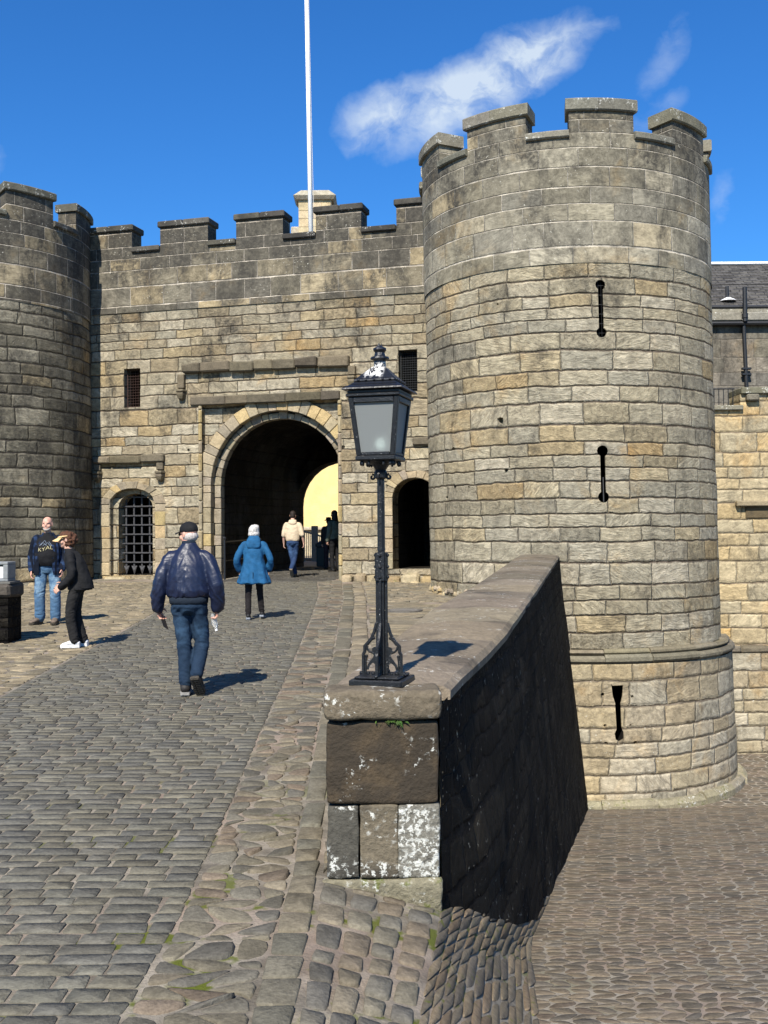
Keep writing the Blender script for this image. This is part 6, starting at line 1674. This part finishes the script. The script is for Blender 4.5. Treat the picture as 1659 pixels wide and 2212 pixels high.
shoe(man, (.085, -.205, .185), (.125, -.03, -0.01), .105, 1.1, M_BOOT, M_SOLE, 'boot', collar=.125, upv=(0, 1, .8))
# what he carries
def world_pt(root, p): return Matrix.Translation(root.location) @ Matrix.Rotation(root.rotation_euler.z, 4, 'Z') @ (Vector(p) * root.scale.x)
bp = world_pt(man, (.245, .075, .735))
bt = thing('water_bottle', 'clear plastic water bottle in the right hand of the man in the navy jacket', 'bottle', bp)
mbt, gbt, bbt = new_mat('clear plastic'); bbt.inputs['Base Color'].default_value = (.9, .92, .92, 1); bbt.inputs['Roughness'].default_value = .08; bbt.inputs['Transmission Weight'].default_value = .8; bbt.inputs['IOR'].default_value = 1.35
tb_ = gbt.n('ShaderNodeTexCoord'); bump(gbt, bbt, gbt.noise(tb_.outputs['Object'], 50, 3), .006)
mb = MB(); mb.lathe([(.0, -.075), (.022, -.075), (.029, -.068), (.030, -.04), (.027, -.03), (.030, -.02), (.030, .03), (.026, .05), (.013, .075), (.012, .085)], (0, 0, 0), 16); mb.build('bottle_body', mbt, bt, smooth=True)
mb = MB(); mb.lathe([(.014, .085), (.014, .103), (.0, .103)], (0, 0, 0), 12); mb.build('bottle_cap', plain_mat('white cap', (.8, .8, .8), .4), bt)
bt.rotation_euler = (0.15, PI - 0.25, 0)
lp = world_pt(man, (-.285, .085, .76)); lf = thing('leaflet', 'folded dark leaflet in the left hand of the man in the navy jacket', 'leaflet', lp)
mb = MB(); mb.box((-.003, -.045, -.12), (.0, .045, .06), 0.0008); mb.box((.0015, -.044, -.118), (.004, .044, .058), 0.0008); mb.build('paper', plain_mat('dark printed paper', (.05, .035, .035), .5), lf); lf.rotation_euler = (R(20), R(-28), R(35))

# ---------------------------------------------------------------- 2: woman in the blue coat
wo_, pw_ = place('person', 'white haired woman walking uphill in a long blue hooded coat and black leggings', 549, 1339, 1.60, R(3))
J = dict(neck=(0, .05, 1.44), chest=(0, .02, 1.28), waist=(0, .0, 1.04), hips=(0, -.01, .92),
         shL=(-.185, .02, 1.37), elL=(-.312, -.02, 1.09), wrL=(-.27, .12, .90), shR=(.185, .02, 1.37), elR=(.30, -.03, 1.09), wrR=(.265, .12, .90),
         hipL=(-.085, 0, .90), kneeL=(-.105, .03, .50), ankL=(-.105, -.03, .10), hipR=(.085, 0, .90), kneeR=(.10, .09, .50), ankR=(.135, .13, .13), toeL=(-.11, .13, .03), toeR=(.15, .30, .03))
H2_ = Head((0, .085, 1.605), R(-8), R(-6))
body(wo_, J, H2_, M_SKIN, voxel=0.009)
pants(wo_, J, cloth('black leggings', (0.014, 0.012, 0.0125), 0.9), [.085, .063, .052], (.16, .12), 'leggings')
M_BLUEC = cloth('blue waxed coat', (0.012, 0.078, 0.175), 0.8, 0.2)
secs = [((0, -.02, .655), .315, .215), ((0, -.02, .70), .298, .205), ((0, -.01, .90), .232, .175), ((0, 0, 1.08), .190, .15), ((0, .01, 1.25), .186, .142), ((0, .02, 1.355), .158, .118), ((0, .04, 1.42), .11, .092), ((0, .05, 1.47), .082, .078), ((0, .055, 1.49), .075, .07)]
def fold_coat(c):
    k = max(0, min(1, (1.1 - c.z) / 0.4)); a = math.atan2(c.y, c.x)
    return fold_soft(0.008, 7, 5, .6)(c) + k * 0.020 * math.sin(a * 7 + 1.5 * noise.noise(Vector((c.x * 3, c.y * 3, c.z * 2))))
ct = top(wo_, secs, J, [.066, .062, .060, .054], M_BLUEC, 'coat', fold_coat, 0.011)
mb = MB(); rings(mb, [((0, -.10, 1.29), .05, .015), ((0, -.10, 1.31), .115, .03), ((0, -.075, 1.38), .135, .06), ((0, -.03, 1.45), .125, .08), ((0, .01, 1.50), .105, .085), ((0, .04, 1.525), .085, .07)], 18); remesh(mb, 0.011, 'hood', M_BLUEC, ct, 3, fold_soft(.006))
mb = MB(); mb.box((-.004, -.232, .655), (.004, -.20, .86), 0.001); mb.build('back_vent', M_BLACKC, ct)
mb = MB(); H2_.e(mb, (0, -.012, .02), (.098, .114, .104)); H2_.e(mb, (0, -.045, -.055), (.098, .075, .068)); H2_.e(mb, (.068, 0.0, -.04), (.036, .06, .068)); H2_.e(mb, (-.068, 0.0, -.04), (.036, .06, .068)); H2_.e(mb, (.03, -.03, .06), (.07, .08, .07))
M_WHITEH = plain_mat('white hair', (.50, .47, .43), .8, nscale=45, namp=.5, depth=.012)
remesh(mb, .009, 'hair', M_WHITEH, wo_, 2, lambda c: .010 * noise.noise(Vector((c.x * 24 + c.z * 9, c.y * 24, c.z * 11))))
eyes(wo_, H2_)
M_TRAIN = plain_mat('black trainer', (.014, .014, .015), .6)
M_TSOLE = plain_mat('grey trainer sole', (.22, .24, .27), .7)
shoe(wo_, (-.105, -.09, 0), (-.11, .165, 0), .085, .95, M_TRAIN, M_TSOLE, 'shoe', collar=.095)
shoe(wo_, (.13, .07, .035), (.155, .325, -.005), .085, .95, M_TRAIN, M_TSOLE, 'shoe', collar=.095)

# ---------------------------------------------------------------- 3: man in the beige hoodie under the arch
pb3 = on_ramp(633, 1248)
bm_ = thing('person', 'man in a beige hoodie and blue jeans walking into the shaded archway', 'person', (pb3.x, pb3.y, rz(pb3.y) + .018), R(-3)); bm_.scale = (1.79 / 1.75,) * 3
J = dict(neck=(0, .0, 1.46), chest=(0, .0, 1.29), waist=(0, .0, 1.06), hips=(0, -.005, .93),
         shL=(-.185, 0, 1.40), elL=(-.235, -.03, 1.13), wrL=(-.245, .05, .90), shR=(.185, 0, 1.40), elR=(.25, -.04, 1.14), wrR=(.285, .04, .91),
         hipL=(-.085, 0, .90), kneeL=(-.02, .05, .50), ankL=(.045, .06, .11), hipR=(.085, 0, .90), kneeR=(.04, .06, .50), ankR=(-.015, -.20, .24), toeL=(.05, .22, .03), toeR=(-.02, -.10, .06))
H3_ = Head((0, .04, 1.635), 0, R(-8)); body(bm_, J, H3_, M_SKIN, voxel=.010)
pants(bm_, J, denim('blue jeans', (.018, .035, .085), (.05, .10, .20)), [.09, .07, .062], (.165, .122), 'jeans', voxel=.013)
M_BEIGE = cloth('beige sweatshirt', (.52, .42, .29), .9, .1)
secs = [((0, 0, .95), .175, .13), ((0, -.01, 1.0), .188, .138), ((0, -.01, 1.2), .186, .135), ((0, 0, 1.32), .180, .122), ((0, 0, 1.39), .145, .10), ((0, .01, 1.445), .10, .085), ((0, .01, 1.49), .075, .075)]
hd = top(bm_, secs, J, [.064, .060, .054, .05], M_BEIGE, 'hoodie', fold_soft(.006), .013, upto='el')
mb = MB(); rings(mb, [((0, -.07, 1.37), .05, .03), ((0, -.06, 1.42), .115, .06), ((0, -.02, 1.48), .112, .085), ((0, .01, 1.52), .09, .075)], 16); remesh(mb, .012, 'hood', M_BEIGE, hd, 3)
mb = MB(); H3_.e(mb, (0, -.012, .03), (.084, .104, .095)); H3_.e(mb, (0, -.04, -.02), (.076, .07, .06)); remesh(mb, .01, 'hair', plain_mat('dark brown hair', (.02, .013, .009), .7, nscale=50, namp=.3), bm_, 2)
eyes(bm_, H3_)
M_BROWN = plain_mat('tan shoe', (.14, .10, .065), .7, nscale=40, namp=.3)
shoe(bm_, (.045, 0, 0), (.05, .26, 0), .09, 1, M_BROWN, M_SOLE, 'shoe'); shoe(bm_, (-.02, -.27, .21), (-.015, -.09, .02), .09, 1, M_BROWN, plain_mat('tan sole', (.20, .16, .11), .8, nscale=40, namp=.4), 'shoe', upv=(0, 1, .8))

# ---------------------------------------------------------------- 4: bald bearded man facing the camera
bald, pbd = place('person', 'bald man with a white beard, open blue check shirt over a black printed T-shirt', 104, 1349, 1.74, PI + R(4))
J = dict(neck=(0, -.01, 1.47), chest=(0, .01, 1.30), waist=(0, .02, 1.06), hips=(0, 0, .93),
         shL=(-.20, -.02, 1.40), elL=(-.275, -.05, 1.13), wrL=(-.25, .08, .90), shR=(.20, -.02, 1.40), elR=(.275, -.06, 1.13), wrR=(.26, .02, .88),
         hipL=(-.10, 0, .90), kneeL=(-.125, .03, .50), ankL=(-.12, 0, .10), hipR=(.10, 0, .90), kneeR=(.125, .03, .50), ankR=(.13, 0, .10), toeL=(-.12, .18, .03), toeR=(.17, .17, .03))
H4_ = Head((0, .03, 1.635), R(-6), R(-3)); body(bald, J, H4_, M_SKIN2, voxel=.008, slim=1.1)
eyes(bald, H4_)
mb = MB(); H4_.e(mb, (0, .052, -.088), (.046, .042, .030)); H4_.e(mb, (-.046, .032, -.07), (.018, .03, .028)); H4_.e(mb, (.046, .032, -.07), (.018, .03, .028)); H4_.e(mb, (0, .088, -.047), (.028, .010, .007))
remesh(mb, .007, 'beard', plain_mat('white beard', (.42, .37, .33), .85, nscale=90, namp=.3, depth=.004), bald, 2, lambda c: .003 * noise.noise(c * 60))
pants(bald, J, denim('washed blue jeans', (.055, .115, .20), (.20, .30, .38), .62), [.105, .088, .084], (.185, .145), 'jeans')
secs = [((0, .02, .945), .185, .150), ((0, .03, 1.02), .20, .175), ((0, .035, 1.12), .205, .185), ((0, .02, 1.25), .20, .160), ((0, 0, 1.36), .185, .125), ((0, -.01, 1.43), .13, .10), ((0, -.005, 1.49), .075, .075)]
ts = top(bald, secs, J, [.075, .07, .06, .05], cloth('black T-shirt', (.009, .009, .010), .85), 'tshirt', fold_soft(.005, 6, 8), .011, sleeves=False)
def front_y(x, z):
    tab = [(s_[0][2], s_[0][1], s_[1], s_[2]) for s_ in secs]; zs = [t[0] for t in tab]
    cy = np.interp(z, zs, [t[1] for t in tab]); rx = np.interp(z, zs, [t[2] for t in tab]); ry = np.interp(z, zs, [t[3] for t in tab])
    return float(cy + ry * math.sqrt(max(0.05, 1 - (x / rx) ** 2)))
fc = bpy.data.curves.new('lettering', 'FONT'); fc.body = 'KYAL'; fc.size = .085; fc.align_x = 'CENTER'; fc.resolution_u = 3
fo_ = bpy.data.objects.new('tmp', fc); COL.objects.link(fo_); me = bpy.data.meshes.new_from_object(fo_.evaluated_get(DG())); bpy.data.objects.remove(fo_)
for v in me.vertices: x, y = v.co.x * 1.15, v.co.y; z = 1.205 + y + .02 * math.sin(x * 20); v.co = Vector((-x, front_y(x, z) + .012, z))
me.materials.append(plain_mat('cream print', (.34, .30, .16), .8)); link(bpy.data.objects.new('shirt_lettering', me), ts)
mb = MB()
for (pts) in ([(-.10, 1.275), (-.05, 1.345), (-.02, 1.31), (.02, 1.365), (.06, 1.32), (.10, 1.28)], [(-.07, 1.28), (-.03, 1.33), (0, 1.29), (.04, 1.33), (.08, 1.285)], [(-.02, 1.28), (.01, 1.31), (.04, 1.28)]):
    mb.tube([(x, front_y(x, z) + .010, z) for x, z in pts], .006, 5)
mb.build('shirt_print', plain_mat('grey blue print', (.15, .18, .22), .8), ts)
# check overshirt, open at the front: two front panels, back and sleeves
m_pl, gp, bp_ = new_mat('blue black check flannel'); tcp = gp.n('ShaderNodeTexCoord'); x, y, z = gp.sep(tcp.outputs['Object'])
sq = lambda v, f: gp.mr(gp.m('SINE', gp.m('MULTIPLY', v, f)), -.15, .15)
a_, b_ = sq(gp.m('ADD', x, y), 62), sq(z, 62)
cpl = gp.mix(a_, (.007, .010, .018), (.020, .038, .085)); cpl = gp.mix(gp.m('MULTIPLY', b_, .6), cpl, (.006, .008, .014)); gp.put(bp_.inputs['Base Color'], cpl); bp_.inputs['Roughness'].default_value = .9
mb = MB(); n = 24; vs = []
osec = [((0, .01, .80), .222, .172), ((0, .01, .95), .218, .178), ((0, .02, 1.1), .222, .190), ((0, .01, 1.25), .216, .170), ((0, -.01, 1.36), .182, .135), ((0, -.015, 1.43), .128, .105), ((0, -.01, 1.50), .088, .085)]
for zi, (c, rx, ry) in enumerate(osec):
    op = [0.55, .50, .48, .46, .46, .5, .6][zi]            # half opening angle at the front (+y)
    for sgn, rr in ((1, 1.0), (-1, .93)):
        for k in range(n + 1):
            t = PI / 2 + op + (2 * PI - 2 * op) * k / n
            vs.append((c[0] + rx * rr * math.cos(t), c[1] + ry * rr * math.sin(t), c[2]))
L = 2 * (n + 1); fs = []
for i in range(len(osec) - 1):
    for k in range(n):
        fs.append((i * L + k, i * L + k + 1, (i + 1) * L + k + 1, (i + 1) * L + k)); o = n + 1
        fs.append((i * L + o + k + 1, i * L + o + k, (i + 1) * L + o + k, (i + 1) * L + o + k + 1))
    for k, fl_ in ((0, 0), (n, 1)):
        q = (i * L + k, (i + 1) * L + k, (i + 1) * L + n + 1 + k, i * L + n + 1 + k); fs.append(q if fl_ == 0 else q[::-1])
for i, fl_ in ((0, 0), (len(osec) - 1, 1)):
    for k in range(n):
        q = (i * L + k, i * L + n + 1 + k, i * L + n + 2 + k, i * L + k + 1); fs.append(q if fl_ == 0 else q[::-1])
mb.add(vs, fs)
for s in 'LR':
    P = [Vector(J['sh' + s]), Vector(J['el' + s]), Vector(J['wr' + s])]; inn = P[0] + (Vector((0, P[0].y, P[0].z)) - P[0]) * .22
    P[0].z -= .028; pts, ra = smoothpath([inn] + P, [.06, .066, .064, .054], 4); limb(mb, pts, ra, 14)
remesh(mb, .009, 'check_shirt', m_pl, bald, 2, fold_soft(.006, 8, 8))
M_HIKE = plain_mat('brown walking shoe', (.13, .10, .075), .75, nscale=35, namp=.4, depth=.003)
shoe(bald, (-.12, -.06, 0), (-.13, .22, 0), .105, 1.1, M_HIKE, M_SOLE, 'shoe', collar=.10); shoe(bald, (.125, -.05, 0), (.235, .21, 0), .105, 1.1, M_HIKE, M_SOLE, 'shoe', collar=.10)

# ---------------------------------------------------------------- 5: woman in black facing left
wb, pwb = place('person', 'curly haired woman in black with a tan sun visor and white trainers, facing left', 163, 1400, 1.60, R(98))
J = dict(neck=(0, .09, 1.43), chest=(0, .03, 1.27), waist=(0, -.03, 1.03), hips=(0, -.05, .92),
         shL=(-.175, .05, 1.36), elL=(-.23, .02, 1.07), wrL=(-.17, .17, .90), shR=(.175, .05, 1.36), elR=(.22, .03, 1.07), wrR=(.14, .18, .93),
         hipL=(-.09, -.03, .90), kneeL=(-.09, .06, .50), ankL=(-.085, .0, .10), hipR=(.09, -.04, .90), kneeR=(.09, .0, .50), ankR=(.10, -.10, .10), toeL=(-.08, .17, .03), toeR=(.15, .06, .03))
H5_ = Head((0, .135, 1.585), R(4), R(-10))
body(wb, J, H5_, M_SKIN, voxel=.008, hcurl=.3, hdir={'L': ((.25, .75, -.55), (.3, .4, .8), 1), 'R': ((-.1, .8, -.6), (-.2, .5, .8), -1)})
pants(wb, J, M_BLACKC2, [.10, .075, .068], (.175, .135), 'trousers')
secs = [((0, -.07, .84), .205, .180), ((0, -.06, .95), .195, .160), ((0, -.03, 1.08), .18, .138), ((0, .015, 1.24), .182, .138), ((0, .045, 1.33), .155, .112), ((0, .065, 1.40), .11, .088), ((0, .08, 1.45), .075, .072)]
jb = top(wb, secs, J, [.068, .062, .058, .048], M_BLACKC, 'jacket', fold_soft(.007, 7, 7, .8), .011)
M_VEST = cloth('black gilet', (.014, .014, .0145), .95)
mb = MB(); rings(mb, [((0, -.14, .86), .205, .135), ((0, -.115, .96), .20, .135), ((0, -.07, 1.1), .19, .130), ((0, -.01, 1.26), .186, .135), ((0, .025, 1.35), .15, .112), ((0, .05, 1.41), .10, .085)], 22); remesh(mb, .012, 'gilet', M_VEST, jb, 3, fold_soft(.006, 6, 5))
mb = MB()
for k in range(60):
    a = random.uniform(0, 2 * PI); b = random.uniform(-.9, 1.3); r_ = random.uniform(.020, .034)
    x, y, z = .085 * math.cos(a) * math.cos(b), -.045 + .095 * math.sin(a) * math.cos(b), .0 + .10 * math.sin(b)
    if y > .035 and z < .035: continue
    H5_.e(mb, (x, y - .015, z - .015), (r_, r_, r_), 8, 6)
H5_.e(mb, (0, -.014, .038), (.088, .104, .088)); H5_.e(mb, (0, -.04, .0), (.09, .09, .09)); H5_.e(mb, (0, -.07, -.07), (.085, .06, .06))
remesh(mb, .008, 'hair', plain_mat('auburn curls', (.075, .030, .014), .7, nscale=40, namp=.5, depth=.012), wb, 1, lambda c: .010 * noise.noise(c * 45))
eyes(wb, H5_)
M_VIS = plain_mat('tan visor', (.62, .42, .20), .7)
mb = MB(); b = MB(); b.ball((0, .0, .048), (.094, .112, .024), 20, 8); mb.add([H5_.p(*v) for v in b.v], b.f); vis = mb.build('visor_band', M_VIS, wb, smooth=True)
mb = MB(); vs = []; fs = []
for i in range(11):
    a = -1 + 2 * i / 10; x = .088 * a; yo = .085 + .105 * math.sqrt(max(0, 1 - a * a * .95)); zz = .052 - .028 * a * a
    vs += [H5_.p(x, .045, zz + .012), H5_.p(x, yo, zz - .034), H5_.p(x, .045, zz + .006), H5_.p(x, yo, zz - .040)]
for i in range(10):
    o = i * 4; n = o + 4; fs += [(o, n, n + 1, o + 1), (o + 2, o + 3, n + 3, n + 2), (o + 1, n + 1, n + 3, o + 3), (o, o + 2, n + 2, n)]
fs += [(0, 1, 3, 2), (40, 42, 43, 41)]; mb.add(vs, fs); mb.build('visor_peak', M_VIS, vis, smooth=True)
mb = MB(); H5_.e(mb, (-.034, .088, .010), (.032, .012, .022), 10, 7); H5_.e(mb, (.034, .088, .010), (.032, .012, .022), 10, 7)
for sg in (-1, 1): mb.tube([H5_.p(sg * .062, .08, .014), H5_.p(sg * .084, -.005, .01)], .005, 5)
mb.build('sunglasses', plain_mat('dark sunglasses', (.008, .008, .008), .15, spec=.5), wb, smooth=True)
M_WSHOE = plain_mat('white trainer', (.78, .78, .78), .55, nscale=40, namp=.05); M_WSOLE = plain_mat('white foam sole', (.66, .66, .65), .7)
shoe(wb, (-.085, -.08, 0), (-.075, .20, 0), .10, 1.15, M_WSHOE, M_WSOLE, 'shoe', sole=.035, collar=.105); shoe(wb, (.095, -.17, 0), (.165, .08, 0), .10, 1.15, M_WSHOE, M_WSOLE, 'shoe', sole=.035, collar=.105)
# ---------------------------------------------------------------- 6, 7: two people standing in the shade of the passage
def shade_person(label, px, py, H, heading, topm, legm, hairm, hat, Yd):
    p = at(px, py, Yd); o = thing('person', label, 'person', (p.x, Yd, rz(Yd) + .014), heading); o.scale = (H / 1.75,) * 3
    J = dict(neck=(0, .0, 1.46), chest=(0, .0, 1.29), waist=(0, .0, 1.06), hips=(0, -.005, .93), shL=(-.18, 0, 1.40), elL=(-.225, -.02, 1.13), wrL=(-.22, .06, .90), shR=(.18, 0, 1.40), elR=(.225, -.02, 1.13), wrR=(.22, .06, .90),
             hipL=(-.085, 0, .90), kneeL=(-.09, .03, .50), ankL=(-.09, 0, .10), hipR=(.085, 0, .90), kneeR=(.09, .03, .50), ankR=(.09, -.05, .10), toeL=(-.09, .17, .03), toeR=(.10, .12, .03))
    Hh = Head((0, .03, 1.635), 0, 0); body(o, J, Hh, M_SKIN, voxel=.011)
    pants(o, J, legm, [.09, .072, .064], (.165, .122), 'trousers', voxel=.014)
    sc_ = [((0, 0, .93), .18, .135), ((0, 0, 1.1), .185, .14), ((0, 0, 1.3), .195, .135), ((0, 0, 1.41), .16, .11), ((0, .01, 1.455), .10, .085), ((0, .01, 1.49), .072, .072)]
    top(o, sc_, J, [.075, .068, .06, .05], topm, 'top', fold_soft(.005), .014)
    mb = MB(); Hh.e(mb, (0, -.014, .03), (.086, .104, .095)); Hh.e(mb, (0, -.05, -.04), (.08, .065, .09))
    if not hat: Hh.e(mb, (0, -.075, -.16), (.085, .045, .15)); Hh.e(mb, (.06, -.03, -.1), (.035, .06, .12)); Hh.e(mb, (-.06, -.03, -.1), (.035, .06, .12))
    remesh(mb, .011, 'hair', hairm, o, 2); eyes(o, Hh)
    if hat:
        mb = MB(); b = MB(); b.lathe([(.0, .135), (.07, .13), (.088, .10), (.094, .05), (.105, .045), (.145, .02), (.143, .014), (.10, .036), (.0, .036)], (0, -.005, 0), 20); mb.add([Hh.p(*v) for v in b.v], b.f); mb.build('sun_hat', M_BLACKC, o, smooth=True)
    shoe(o, (-.09, -.07, 0), (-.095, .18, 0), .09, 1, M_TRAIN, M_SOLE, 'shoe'); shoe(o, (.09, -.12, 0), (.11, .13, 0), .09, 1, M_TRAIN, M_SOLE, 'shoe')
M_DKH = plain_mat('black hair', (.008, .007, .006), .6)
shade_person('person in a dark sun hat standing in the shade of the passage', 711, 1240, 1.58, R(20), cloth('dark grey top', (.03, .03, .032)), cloth('dark violet trousers', (.03, .025, .035)), M_DKH, True, 32.3)
shade_person('long haired person in a grey green top standing at the right side of the passage', 724, 1243, 1.80, R(40), cloth('grey green top', (.11, .13, .10)), M_BLACKC, M_DKH, False, 31.2)
